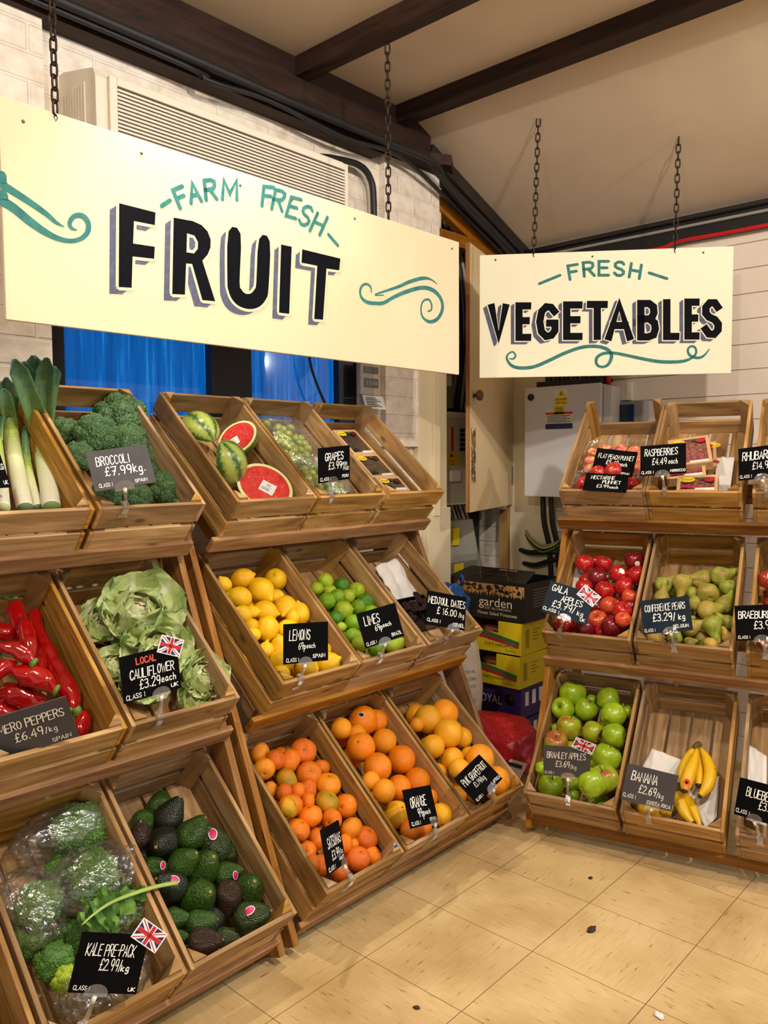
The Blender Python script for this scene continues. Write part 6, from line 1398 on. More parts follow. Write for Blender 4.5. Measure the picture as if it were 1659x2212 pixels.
# ------------------------------------------------------------------ kale and its bags
M_KALE = dmat('kale_curl', [(.1, '#1a3414'), (.42, '#3b6524'), (.75, '#6d9a3e'), (1, '#93b85c')], .55)
M_KALEY = dmat('kale_curl_yellow', [(.05, '#5d7c14'), (.5, '#93ae1e'), (1, '#cfd84a')], .55)
M_KSTEM = mat('kale_stalk', '#a9c163', .45, '#8bac4c', 20)
def kale_mesh(seed, m):
    rr = random.Random(seed); mb = MB()
    for k in range(17):
        a = k * 2.4; h = 1 - k / 17 * 1.0; r_ = math.sqrt(max(.02, 1 - h * h)) * .62
        base = Vector((r_ * .5 * math.cos(a), r_ * .5 * math.sin(a), -.5))
        tl = .2 + 1.1 * (k / 17); rad = Vector((math.cos(a), math.sin(a), 0))
        dr = (Vector((0, 0, 1)) * math.cos(tl) + rad * math.sin(tl)).normalized(); side = Vector((-math.sin(a), math.cos(a), 0)); n_up = (Vector((0, 0, 1)) * math.sin(tl) - rad * math.cos(tl)).normalized()
        ln = rr.uniform(1.1, 1.35); wd = rr.uniform(.42, .55); off = Vector((rr.random() * 9, rr.random() * 9, 3)); ph = rr.random() * 7
        st = len(mb.f); nu, nv = 22, 25
        def fn(u, v):
            s = v * 2 - 1
            w = wd * (.25 + .75 * math.sin(min(1, u + .1) * PI * .75)) * (1 + .12 * math.sin(17 * u + ph))
            p = base + dr * ln * u * .95 + side * s * w + n_up * (.25 * u * u)
            e = abs(s) ** 1.5 + max(0, u - .55) * 1.6
            f = .13 * e
            d = Vector((mnoise.noise(p * 9 + off), mnoise.noise(p * 9 + off * 2), mnoise.noise(p * 9 - off)))
            return tuple(p + d * f * 1.25 + n_up * f * math.sin(30 * u + 11 * s + ph))
        mb.grid(nu, nv, fn); q = st
        for i in range(nu - 1):
            for j in range(nv - 1):
                s = abs((j + .5) / (nv - 1) * 2 - 1); u = (i + .5) / (nu - 1)
                mb.tone[q] = min(1, max(0, .2 + .35 * s + .35 * u + rr.uniform(-.22, .22) + (.35 if s < .07 else 0))); q += 1
    return mb.mesh('curly_leaves', m)
KM = [head_mesh(s, 15, .43, 5, 12, .32, M_KALE) for s in (11, 12)] + [kale_mesh(2, M_KALE)]; KY = head_mesh(15, 12, .43, 4, 10, .3, M_KALEY)
KL = ['in the rear bag', 'dark, in the left bag', 'bright, in the middle bag', 'grey green, between the rear and left bags', 'flat leaves beside the long pale stalk', 'dark, loose behind the price card on the left', 'yellowing, at the left edge of the kale price card', 'hidden behind the kale price card', 'dark, deep between the left bag and the price card', 'dark, low at the left side of its crate', 'dark, low behind the middle bag']
mb = MB(); mb.tube([(0, 0, .0), (0, 0, -.6), (.12, 0, -1.1)], [.16, .2, .15], 9); KS = mb.mesh('stalk', M_KSTEM)
for i, (x, a, b_, r) in enumerate(DATA['kale']):
    o = thing('kale', 'curly green kale ' + KL[i], 'kale', inC('A21', (x, a, b_)), group='kale bunches in one crate')
    dr = ((CAMP - Vector(o.location)).normalized() + rotC('A21') @ Vector((R0.uniform(-.3, .3), R0.uniform(-.3, .3), .5))).normalized()
    o.rotation_mode = 'QUATERNION'; o.rotation_quaternion = axis_rot(dr, R0.random() * 6); o.scale = (r * 1.0, r * 1.0, r * .85)
    link('curly_leaves', KY if i == 6 else KM[2] if i in (4, 7) else KM[i % 2], o); link('stalk', KS, o)
p = [inC('A21', q[:3]) for q in DATA['kalestalk']]; c = p[0].copy(); cur = smooth_curve([tuple(v - c) + (q[3],) for v, q in zip(p, DATA['kalestalk'])], 4)
o = thing('kale_leaf', 'single kale leaf with a long pale stalk poking out over the avocados', 'kale', c)
mb = MB(); mb.tube([q[:3] for q in cur], [q[3] for q in cur], 10, flat=.6); part('stalk', mb, M_KSTEM, o, label='long pale green stalk')
mb = MB(); P3 = [Vector(q[:3]) for q in cur]; vw = (CAMP - c).normalized(); rr = random.Random(4)
for sgn in (-1, 1):
    def fn(u, v):
        k = int(u * (len(P3) - 7)); t = (P3[k + 1] - P3[k]).normalized(); sd = vw.cross(t).normalized()
        w = .055 * math.sin(min(1, u + .15) * PI * .9) * (1 + .25 * math.sin(26 * u)) * (1 if sgn < 0 else .55)
        q = P3[k] + sd * sgn * v * w - vw * (.012 * v)
        return tuple(q + Vector((mnoise.noise(q * 60), mnoise.noise(q * 60 + Vector((3, 3, 3))), mnoise.noise(q * 55))) * .012 * v)
    st = len(mb.f); mb.grid(90, 24, fn)
    for f_ in range(st, len(mb.f)):
        q = Vector(mb.v[mb.f[f_][0]]); vv = ((f_ - st) % 23) / 22; mb.tone[f_] = min(1, max(0, .35 + .25 * vv + .35 * mnoise.noise(q * 70) + (.35 if abs(((f_ - st) // 23) % 11 - 4) < 1 and vv < .7 else 0)))
part('blade', mb, M_KALE, o)
M_BAG = film('bag_film', (.96, .97, .97), .10, .2, 1.0, 14, .55, .03)
BLB = ['rear one, lying crosswise', 'left one around dark kale', 'middle one around bright kale', 'one under the long kale stalk', 'front one behind the kale price card']
for i, (x, a, b_, r) in enumerate(DATA['bags']):
    sx, sy, sz = [(1.35, .62, .55), (.92, 1.2, .62), (1.2, .85, .62), (1.25, .75, .55), (1.3, .85, .6)][i]
    rr = Vector((i * 3.1, i * 7.7, 1.3)); mb = MB()
    def fn(co):
        n1 = 1 + .16 * mnoise.noise(co * 1.6 + rr) + .16 * abs(mnoise.noise(co * 4 + rr)) - .12 * abs(mnoise.noise(co * 7 + rr)) + .05 * abs(mnoise.noise(co * 14 + rr))
        return (co.x * r * sx * n1 * .85, co.y * r * sy * n1 * .85, co.z * r * sz * n1)
    mb.ico(5, fn)
    rot = (TH, 0, DATA['crates']['A21'][3])
    single('produce_bag', mb, M_BAG, 'crumpled clear plastic kale bag, ' + BLB[i], 'plastic bag', inC('A21', (x, a, b_)), rot, 'clear kale bags')
# sliver of the neighbouring crate: wrapped kale too
# ------------------------------------------------------------------ watermelons
def melon_mat():
    m, nt, N, Lk, b = nodes_of('watermelon_rind')
    tc = N.new('ShaderNodeTexCoord'); sp = N.new('ShaderNodeSeparateXYZ'); Lk.new(tc.outputs['Object'], sp.inputs[0])
    at = N.new('ShaderNodeMath'); at.operation = 'ARCTAN2'; Lk.new(sp.outputs['Y'], at.inputs[0]); Lk.new(sp.outputs['Z'], at.inputs[1])
    n = N.new('ShaderNodeTexNoise'); n.inputs['Scale'].default_value = 7; n.inputs['Detail'].default_value = 4; Lk.new(tc.outputs['Object'], n.inputs['Vector'])
    ma = N.new('ShaderNodeMath'); ma.operation = 'MULTIPLY_ADD'; ma.inputs[1].default_value = 7.0; Lk.new(at.outputs[0], ma.inputs[0])
    m2 = N.new('ShaderNodeMath'); m2.operation = 'MULTIPLY'; m2.inputs[1].default_value = 4.2; Lk.new(n.outputs['Fac'], m2.inputs[0]); Lk.new(m2.outputs[0], ma.inputs[2])
    sn = N.new('ShaderNodeMath'); sn.operation = 'SINE'; Lk.new(ma.outputs[0], sn.inputs[0])
    r = N.new('ShaderNodeValToRGB'); els = r.color_ramp.elements; els[0].position, els[0].color = .05, rgb('#a3ae4e'); els[1].position, els[1].color = .95, rgb('#2f5a1c'); e = els.new(.55); e.color = rgb('#8a9c40')
    mr = N.new('ShaderNodeMapRange'); mr.inputs['From Min'].default_value = -1; Lk.new(sn.outputs[0], mr.inputs['Value']); Lk.new(mr.outputs[0], r.inputs['Fac'])
    Lk.new(r.outputs['Color'], b.inputs['Base Color']); b.inputs['Roughness'].default_value = .3; b.inputs['Coat Weight'].default_value = .6; b.inputs['Coat Roughness'].default_value = .1
    n2 = N.new('ShaderNodeTexNoise'); n2.inputs['Scale'].default_value = 14; n2.inputs['Distortion'].default_value = 2; Lk.new(tc.outputs['Object'], n2.inputs['Vector'])
    bp = N.new('ShaderNodeBump'); bp.inputs['Strength'].default_value = .35; bp.inputs['Distance'].default_value = .03; Lk.new(n2.outputs['Fac'], bp.inputs['Height']); Lk.new(bp.outputs['Normal'], b.inputs['Coat Normal'])
    return m
M_RIND = melon_mat()
M_FLESH = skin('watermelon_flesh', [(.3, '#c4262a'), (.7, '#d8453c')], 4, .25, .1, 30, coat=.5)
M_PITH = mat('watermelon_pith', '#d8dc9a', .4)
mb = MB()
vs = []; n = 40; fs = []
rings = 12
for i in range(rings + 1):
    t_ = i / rings * PI / 2
    for k in range(n): a = 2 * PI * k / n; vs.append((1.15 * math.cos(t_) * math.cos(a), math.cos(t_) * math.sin(a), -math.sin(t_)))
for i in range(rings):
    for k in range(n): q, w = i * n + k, i * n + (k + 1) % n; fs.append((q, q + n, w + n, w))
mb.add(vs, fs, smooth=True); RIND = mb.mesh('rind', M_RIND)
def ringmesh(r0, r1, z, m, name):
    mb = MB(); n = 40; vs = [(1.15 * r * math.cos(2 * PI * k / n), r * math.sin(2 * PI * k / n), z + zz) for r, zz in ((r0, 0), (r1, .004)) for k in range(n)]
    mb.add(vs, [(k, (k + 1) % n, n + (k + 1) % n, n + k) for k in range(n)]); return mb.mesh(name, m)
PITH = ringmesh(1.0, .88, 0, M_PITH, 'pith')
mb = MB(); vs = [(0, 0, .015)]; n = 40
for r in (.45, .885):
    vs += [(1.15 * r * math.cos(2 * PI * k / n), r * math.sin(2 * PI * k / n), .004 + .01 * (1 - r)) for k in range(n)]
fs = [(0, 1 + k, 1 + (k + 1) % n) for k in range(n)] + [(1 + k, 1 + n + k, 1 + n + (k + 1) % n, 1 + (k + 1) % n) for k in range(n)]
mb.add(vs, fs, smooth=True); FLESH = mb.mesh('flesh', M_FLESH)
mb = MB(); rr = random.Random(8)
for k in range(34):
    a = rr.random() * 6.28; r_ = rr.uniform(.3, .75); x, y = 1.15 * r_ * math.cos(a), r_ * math.sin(a); th = rr.random() * 3
    mb.ico(1, lambda co: (x + co.x * .028 * math.cos(th) - co.y * .014 * math.sin(th), y + co.x * .028 * math.sin(th) + co.y * .014 * math.cos(th), .014 + co.z * .008))
SEEDS = mb.mesh('seeds', mat('melon_seed', '#e6cf9a', .5, '#5a3420', 9, (.5, .6)))
mb = MB(); mb.box((-.30, -.25, .02), (.30, .25, .028)); LABEL_ = mb.mesh('price_label', M_PAPER)
mb = MB(); Pf = lambda u, v, l: (u, v, .0285 + l)
for k in range(16): mb.box((-.24 + k * .022, -.16, .0285), (-.24 + k * .022 + (.012 if k % 3 else .006), -.02, .0295))
ribbon(mb, [(.07 * math.cos(q * PI / 8) + .0, .13 + .035 * math.sin(q * PI / 8)) for q in range(17)], .018, Pf)
for k in range(3): mb.box((-.1, .03 + k * .016, .0285), (.2 - .05 * k, .036 + k * .016, .0295))
PRN = mb.mesh('label_print', M_INK)
MLB = [('rind side up at the back left', (-.2, .3, 1), 180, False), ('cut face toward the aisle with label, rear', None, 20, True), ('rind side up in the middle', (0, 0, 1), 180, False), ('large cut face with label at the front', None, -12, True)]
for i, (x, a, b_, r) in enumerate(DATA['melon']):
    lb, _, an, face = MLB[i]
    o = thing('watermelon_half', 'film wrapped watermelon half, ' + lb, 'watermelon', inC('B00', (x, a, b_)), group='watermelon halves in one crate')
    cdir = (CAMP - Vector(o.location)).normalized()
    if i == 3: dr = (rotC('B00') @ Vector((0, .05, 1)) * .75 + cdir * .55).normalized()
    elif i == 1: dr = (cdir * .6 + rotC('B00') @ Vector((-.55, .45, .35))).normalized()
    elif i == 0: dr = (Vector((.1, .5, -.75))).normalized()
    else: dr = (rotC('B00') @ Vector((-.45, .65, -.55))).normalized()
    zq = Vector((0, 0, 1)).rotation_difference(dr)
    right = Vector(DATA['cam']['right']); xx = zq @ Vector((1, 0, 0)); yy = zq @ Vector((0, 1, 0))
    spin = math.atan2(right.dot(yy), right.dot(xx)) + math.radians({0: 40, 1: 25, 2: 60, 3: -22}[i])
    o.rotation_mode = 'QUATERNION'; o.rotation_quaternion = zq @ Quaternion((0, 0, 1), spin); o.scale = (r * .88,) * 3
    link('rind', RIND, o); link('pith', PITH, o); link('flesh', FLESH, o); link('seeds', SEEDS, o)
    if face:
        l = link('price_label', LABEL_, o); l.location = ((.12 if i == 3 else -.25), (-.02 if i == 3 else -.15), 0); l.rotation_euler = (0, 0, .05); l['label'] = 'white barcode label'
        link('label_print', PRN, l)
# ------------------------------------------------------------------ grapes
M_GRAPE = skin('grape_skin', [(.3, '#8f9f3a'), (.7, '#aab654')], 2, .22, 0, coat=.5, sss=.25)
mb = MB(); mb.lathe([(0, 1.08), (.4, .98), (.78, .66), (1, .1), (.9, -.48), (.55, -.9), (0, -1.05)], 14); GR = mb.mesh('grape', M_GRAPE)
mb = MB(); mb.ico(3, lambda co: tuple(co)); GB = None
for g, pts in enumerate(DATA['grapes']):
    cc = Vector((sum(q[0] for q in pts), sum(q[1] for q in pts), sum(q[2] for q in pts))) / len(pts); base = inC('B01', tuple(cc))
    o = thing('grape_bunch', ('bunch of green grapes at the back of its crate', 'bunch of green grapes at the front behind the grapes price card')[g], 'grapes', base, group='bunches of green grapes')
    for q in pts:
        for lay in (0, 1):
            pos = inC('B01', (q[0] + (R0.uniform(-.008, .008) if lay else 0), q[1] + (R0.uniform(-.008, .008) if lay else 0), q[2] - .017 * lay)) - base
            b_ = link('grape', GR, o, pos, (R0.random() * 6, R0.random() * 6, R0.random() * 6)); b_.scale = (q[3] * .95,) * 3
    mb = MB(); ax = rotC('B01')
    mb.tube([tuple(ax @ Vector((.0, .06, -.01))), tuple(ax @ Vector((.004, .0, -.008))), tuple(ax @ Vector((-.004, -.06, -.01)))], [.003, .0025, .0015], 6); part('stem', mb, M_STEM, o)
    mb = MB(); xs = [q[0] for q in pts]; ys = [q[1] for q in pts]
    hx, hy = (max(xs) - min(xs)) / 2 + .035, (max(ys) - min(ys)) / 2 + .04; rr = Vector((g * 5, 2, 1))
    def fn(co):
        k = 1 + .10 * mnoise.noise(co * 2.3 + rr) + .05 * abs(mnoise.noise(co * 6 + rr))
        f = lambda v: math.copysign(abs(v) ** .6, v)
        return (f(co.x) * hx * k, f(co.y) * hy * k, co.z * .05 * k)
    mb.ico(4, fn); single('grape_bag', mb, M_BAG, ('clear bag around the rear bunch of grapes', 'clear bag around the front bunch of grapes')[g], 'plastic bag', base, (TH, 0, DATA['crates']['B01'][3]), 'clear grape bags')
# ------------------------------------------------------------------ carton punnets of berries
def quad_frame(crate, q):
    p = [inC(crate, v) for v in q]; c = (p[0] + p[1] + p[2] + p[3]) / 4
    u = ((p[1] - p[0]) + (p[2] - p[3])) / 2; v = ((p[0] - p[3]) + (p[1] - p[2])) / 2
    w, h_ = u.length, v.length; u.normalize(); n = u.cross(v).normalized(); v = n.cross(u)
    M_ = Matrix((u, v, n)).transposed().to_4x4(); M_.translation = c
    return M_, w, h_
M_CARD = mat('carton_board', '#c99f72', .6); M_BB = skin('blackberry_flesh', [(.3, '#120a12'), (.7, '#2c1626')], 4, .3, 0, coat=.4)
M_RB = skin('raspberry_flesh', [(.3, '#a3122c'), (.7, '#c43a4c')], 4, .35, 0); M_WIN = film('punnet_window', (1, 1, 1), .06, .1, .5, 40, .4)
M_PLUM = mat('plum_print', '#4c1626', .5); M_LPINK = mat('berry_print', '#b01c34', .5); M_LGREEN = mat('leaf_print', '#3f5a1e', .5); M_PURP = mat('purple_print', '#3b2370', .5)
def berry_mesh(m, nm):
    rr = random.Random(3); mb = MB()
    for k in range(34):
        h = 1 - 2 * (k + .5) / 34; r_ = math.sqrt(1 - h * h); a = k * 2.4
        cx, cy, cz = .72 * r_ * math.cos(a), .72 * r_ * math.sin(a), .95 * h
        mb.ico(1, lambda co: (cx + co.x * .34, cy + co.y * .34, cz + co.z * .34))
    return mb.mesh(nm, m)
BB, RB = berry_mesh(M_BB, 'blackberry'), berry_mesh(M_RB, 'raspberry')
def punnet(kind, crate, q, label, depth=.032, brand_left=True):
    M_, w, h_ = quad_frame(crate, q); o = tag(link(kind + '_punnet', None), label, 'punnet', kind + ' punnets'); o.matrix_basis = M_
    e = .011; mb = MB()
    W2, H2 = w / 2, h_ / 2
    for lo, hi in (((-W2, -H2, -depth), (-W2 + .002, H2, 0)), ((W2 - .002, -H2, -depth), (W2, H2, 0)), ((-W2 + .002, -H2, -depth), (W2 - .002, -H2 + .002, 0)), ((-W2 + .002, H2 - .002, -depth), (W2 - .002, H2, 0)), ((-W2, -H2, -depth - .002), (W2, H2, -depth)),
                   ((-W2, -H2, 0), (-W2 + e, H2, .0015)), ((W2 - e, -H2, 0), (W2, H2, .0015)), ((-W2 + e, -H2, 0), (W2 - e, -H2 + e, .0015)), ((-W2 + e, H2 - e, 0), (W2 - e, H2, .0015))):
        mb.box(lo, hi)
    part('carton', mb, M_CARD, o)
    mb = MB(); mb.box((-W2 + e * .5, -H2 + e * .5, -.0012), (W2 - e * .5, H2 - e * .5, -.0005)); part('film_window', mb, M_WIN, o)
    nx, ny = max(3, int(w / .021)), max(3, int(h_ / .021)); r_ = .0105
    for i in range(nx):
        for j in range(ny):
            b_ = link(kind, RB if kind == 'raspberry' else BB, o, (-W2 + .013 + (w - .026) * i / (nx - 1) + R0.uniform(-.002, .002), -H2 + .013 + (h_ - .026) * j / (ny - 1) + R0.uniform(-.002, .002), -.014 + R0.uniform(-.003, .001)), (R0.random() * 6, R0.random() * 6, 0)); b_.scale = (r_,) * 3
    # printed lid corners
    Pq = lambda u, v, l: (u, v, .0017 + l)
    mb = MB(); pts = [(-W2 + e + .021 + .024 * math.cos(t_ * PI / 10), H2 - e - .011 + .012 * math.sin(t_ * PI / 10)) for t_ in range(20)]
    mb.add([Pq(u, v, 0) for u, v in pts], [list(range(20))]); part('brand_label', mb, M_YEL, o)
    mb = MB(); printed(mb, 'Driscolls' if kind == 'raspberry' else 'Driscolls', Pq, -W2 + e + .003, H2 - e - .014, .006, .036, 0, .0006); part('brand_text', mb, M_INK, o)
    mb = MB(); pts = [(W2 - e - .016 + .016 * math.cos(t_ * PI / 8), H2 - e - .012 + .012 * math.sin(t_ * PI / 8)) for t_ in range(16)]
    mb.add([Pq(u, v, .0002) for u, v in pts], [list(range(16))]); part('printed_fruit', mb, M_PLUM if kind == 'blackberry' else M_LPINK, o)
    mb = MB(); pts = [(W2 - e - .038 + .010 * math.cos(t_ * PI / 6), H2 - e - .006 + .006 * math.sin(t_ * PI / 6)) for t_ in range(12)]
    mb.add([Pq(u, v, .0003) for u, v in pts], [list(range(12))]); part('printed_leaf', mb, M_LGREEN, o)
    mb = MB(); mb.box((-.005, -H2 + e - .004, .0017), (W2 - e, -H2 + e + .006, .0022)); part('weight_label', mb, M_PAPER, o)
    mb = MB(); pts = [(-W2 + e + .020 + .020 * math.cos(t_ * PI / 8), -H2 + e + .008 + .014 * math.sin(t_ * PI / 8)) for t_ in range(9)]
    mb.add([Pq(u, v, .0004) for u, v in pts], [list(range(9))]); part('printed_badge', mb, M_INK if kind == 'blackberry' else M_LPINK, o)
for i, q in enumerate(DATA['blackberry']): punnet('blackberry', 'B02', q, 'carton punnet of blackberries, ' + ('rearmost of the three', 'middle of the three', 'front one of the three')[i])
for i, q in enumerate(DATA['raspberry']): punnet('raspberry', 'C01', q, 'carton punnet of raspberries, ' + ('leaning upright behind the price card', 'lying just below the leaning upright one', 'front one at the crate rim', 'half hidden at the back right')[i])
# ------------------------------------------------------------------ peaches, nectarines, dates
def clear_tray(crate, pts, label, pad=.012, hgt=.05):
    xs = [q[0] for q in pts]; ys = [q[1] for q in pts]; zs_ = [q[2] for q in pts]; r = max(q[3] for q in pts)
    x0, x1_, y0_, y1_ = min(xs) - r - pad, max(xs) + r + pad, min(ys) - r - pad, max(ys) + r + pad
    zb = min(zs_) - r; mb = MB(); M_ = CR[crate]
    c = inC(crate, ((x0 + x1_) / 2, (y0_ + y1_) / 2, zb)); o = tag(link('clear_punnet', None), label, 'punnet', 'clear fruit punnets'); o.matrix_basis = Matrix.Translation(c) @ rotC(crate).to_4x4()
    hx, hy = (x1_ - x0) / 2, (y1_ - y0_) / 2
    def ringp(k, z): 
        out = []
        for q in range(32):
            a = 2 * PI * q / 32; f = lambda v: math.copysign(abs(v) ** .35, v); out.append((f(math.cos(a)) * hx * k, f(math.sin(a)) * hy * k, z))
        return out
    vs = ringp(.86, 0) + ringp(.97, hgt) + ringp(1.05, hgt + .001) + ringp(1.05, hgt + .004)
    mb.add(vs, [(i * 32 + k, i * 32 + (k + 1) % 32, (i + 1) * 32 + (k + 1) % 32, (i + 1) * 32 + k) for i in range(3) for k in range(32)] + [list(range(32))], smooth=True)
    part('tray', mb, M_CLEAR, o); return o
for kind, lab, grp in (('peach', 'flat pink and cream peach ', 'flat peaches in a clear punnet'), ('nectarine', 'shiny red nectarine ', 'nectarines in a clear punnet')):
    pts = DATA[kind]
    me = fruit_mesh(kind, SK[kind], 2)
    nm = ['at the upper left of the peach price card', 'at the left of the peach price card', 'lowest left of the peach price card', 'upper right of the peach price card', 'middle right of the peach price card', 'lower right of the peach price card', 'behind the top right of the peach price card', 'behind the top left of the peach price card'] if kind == 'peach' else \
         ['left behind the nectarine price card', 'right above the nectarine price card', 'at the right of the nectarine price card', 'at the lower left of the nectarine price card', 'covered by the nectarine price card, left', 'covered by the nectarine price card, right']
    for i, q in enumerate(pts):
        o = tag(link(kind, me), lab + nm[i], kind, grp)
        o.matrix_basis = Matrix.Translation(inC('C00', q[:3])) @ rotC('C00').to_4x4() @ Euler((R0.uniform(-.5, .5), R0.uniform(-.5, .5), R0.random() * 6)).to_matrix().to_4x4() @ Matrix.Diagonal((q[3] * 1.2, q[3] * 1.2, q[3] * (.95 if kind == 'peach' else 1.2), 1))
    clear_tray('C00', pts, ('clear punnet of flat peaches at the back' if kind == 'peach' else 'clear punnet of nectarines at the front'), .006, .045)
M_DATE = skin('date_skin', [(.3, '#1e100c'), (.7, '#3a2018')], 8, .3, .5, 14)
mb = MB(); mb.lathe(smooth_curve([(0, 1.7), (.3, 1.62), (.75, 1.2), (1, .4), (.98, -.5), (.7, -1.3), (.28, -1.65), (0, -1.7)], 2), 14)
mb.v = [tuple(Vector(v) * (1 + .12 * mnoise.noise(Vector(v) * 3))) for v in mb.v]; DM = mb.mesh('date', M_DATE)
nm = place_names([[*q, 0, 0, 0, 0] for q in DATA['dates']])
for i, q in enumerate(DATA['dates']):
    o = tag(link('date', DM), 'wrinkled brown date in the black tray, ' + nm[i], 'date', 'dates in a black tray')
    o.matrix_basis = Matrix.Translation(inC('B12', q[:3])) @ rotC('B12').to_4x4() @ Euler((R0.uniform(.8, 2), R0.random() * 6, R0.random() * 6)).to_matrix().to_4x4() @ Matrix.Scale(.0095, 4)
xs = [q[0] for q in DATA['dates']]; ys = [q[1] for q in DATA['dates']]
mb = MB(); cx_, cy_ = sum(xs) / len(xs), sum(ys) / len(ys) - .02
o = tag(link('date_tray', None), 'shiny black plastic tray of dates', 'tray'); o.matrix_basis = Matrix.Translation(inC('B12', (cx_, cy_, -DD + .025))) @ rotC('B12').to_4x4()
for lo, hi in (((-.075, -.06, 0), (.075, .06, .003)), ((-.078, -.062, 0), (-.075, .062, .03)), ((.075, -.062, 0), (.078, .062, .03)), ((-.075, -.063, 0), (.075, -.06, .03)), ((-.075, .06, 0), (.075, .063, .03))): mb.box(lo, hi)
part('tray', mb, mat('gloss_black', '#0d0d0f', .12), o)
# ------------------------------------------------------------------ paper sheets
PL = {'rasp': ('C01', 'white paper sheet beside the raspberry punnets'), 'dates': ('B12', 'crumpled white paper behind the dates'), 'ban1': ('C21', 'white paper sheet behind the banana price card'), 'ban2': ('C21', 'white paper sheet under the bananas at the right'), 'gala': ('C10', 'white paper sheet under the red apples'), 'blue': ('C22', 'white paper sheet standing in the blueberry crate')}
for k, (cr, lab) in PL.items():
    p = [inC(cr, v) for v in DATA['papers'][k]]; c = sum(p, Vector()) / 4; nn = (p[1] - p[0]).cross(p[3] - p[0]).normalized(); nn = nn if nn.z > 0 else -nn
    amp = .012 if k == 'dates' else .004; mb = MB()
    mb.grid(24, 24, lambda u, v: tuple(p[0].lerp(p[1], u).lerp(p[3].lerp(p[2], u), v) - c + nn * amp * (mnoise.noise(Vector((u * 4, v * 4, len(k)))) + (1.6 * (abs(mnoise.noise(Vector((u * 2.2, v * 2.2, 9))))) if k == 'dates' else 0))))
    o = single('paper_sheet', mb, M_PAPER, lab, 'paper', c); s = o.modifiers.new('thick', 'SOLIDIFY'); s.thickness = .0008
# white slip under the avocados
mb = MB(); mb.box((-.035, -.05, 0), (.035, .05, .001)); o = single('paper_sheet', mb, M_PAPER, 'white paper slip under the avocados', 'paper'); o.matrix_basis = Matrix.Translation(inC('A22', (.17, .25, -DD + .012))) @ rotC('A22').to_4x4()
# ------------------------------------------------------------------ bananas
def ban_mat():
    m, nt, N, Lk, b = nodes_of('banana_skin')
    at = N.new('ShaderNodeAttribute'); at.attribute_name = 'tone'
    tc = N.new('ShaderNodeTexCoord'); n = N.new('ShaderNodeTexNoise'); n.inputs['Scale'].default_value = 55; n.inputs['Detail'].default_value = 4; Lk.new(tc.outputs['Object'], n.inputs['Vector'])
    r = N.new('ShaderNodeValToRGB'); els = r.color_ramp.elements; els[0].position, els[0].color = .0, rgb('#e3b414'); els[1].position, els[1].color = 1, rgb('#1c120a'); e = els.new(.45); e.color = rgb('#d2a820'); e = els.new(.7); e.color = rgb('#7c6a1e')
    Lk.new(at.outputs['Fac'], r.inputs['Fac'])
    r2 = N.new('ShaderNodeValToRGB'); r2.color_ramp.elements[0].position = .70; r2.color_ramp.elements[0].color = (1, 1, 1, 1); r2.color_ramp.elements[1].position = .76; r2.color_ramp.elements[1].color = rgb('#6a4a20'); Lk.new(n.outputs['Fac'], r2.inputs['Fac'])
    mx = N.new('ShaderNodeMix'); mx.data_type = 'RGBA'; mx.blend_type = 'MULTIPLY'; mx.inputs['Factor'].default_value = .9; Lk.new(r.outputs['Color'], mx.inputs[6]); Lk.new(r2.outputs['Color'], mx.inputs[7])
    Lk.new(mx.outputs[2], b.inputs['Base Color']); b.inputs['Roughness'].default_value = .4; return m
M_BAN = ban_mat()
BNL = ['larger bunch of four hanging fingers with a red sticker', 'smaller bunch below the larger one, at the right of the price card', 'bunch mostly hidden behind the banana price card']
for g, fingers in enumerate(DATA['bananas']):
    c = inC('C21', fingers[0][0][:3]); o = thing('banana_bunch', 'yellow banana ' + BNL[g], 'bananas', c, group='banana bunches in one crate')
    for f, pts in enumerate(fingers):
        cur = smooth_curve([tuple(inC('C21', q[:3]) - c) + (q[3],) for q in pts], 5); P3 = [Vector(q[:3]) for q in cur]; t1 = (P3[-1] - P3[-2]).normalized()
        rr_ = [q[3] for q in cur]; P3 += [P3[-1] + t1 * .006, P3[-1] + t1 * .009]; rr_ += [rr_[-1] * .6, rr_[-1] * .45]
        mb = MB(); mb.tube(P3, rr_, 10, smooth=True); n = len(P3); fi = 0
        for s in range(n - 1):
            for k in range(10): mb.tone[fi] = .95 if s >= n - 3 else (.6 - .2 * s if s < 3 else R0.uniform(0, .12)); fi += 1
        mb.tone[fi] = mb.tone[fi + 1] = .98
        fo = part('finger', mb, M_BAN, o)
        if g == 0 and f == 1:
            q = P3[int(n * .62)]; d = (CAMP - c).normalized(); mb = MB(); cap_disc(mb, .012, .0005, Matrix.Translation(q) @ Vector((0, 0, 1)).rotation_difference(d).to_matrix().to_4x4(), 0, 14, .9, rr_[int(n * .62)] + .001); part('sticker', mb, mat('banana_sticker', '#d8663a', .4), fo)
    mb = MB(); d0 = Vector(smooth_curve([tuple(inC('C21', q[:3]) - c) for q in fingers[0]], 3)[1]).normalized()
    mb.tube([tuple(-d0 * .022), tuple(-d0 * .006), tuple(d0 * .01)], [.009, .012, .01], 9); part('crown_stem', mb, mat('banana_crown', '#5e4a1c', .7), o)
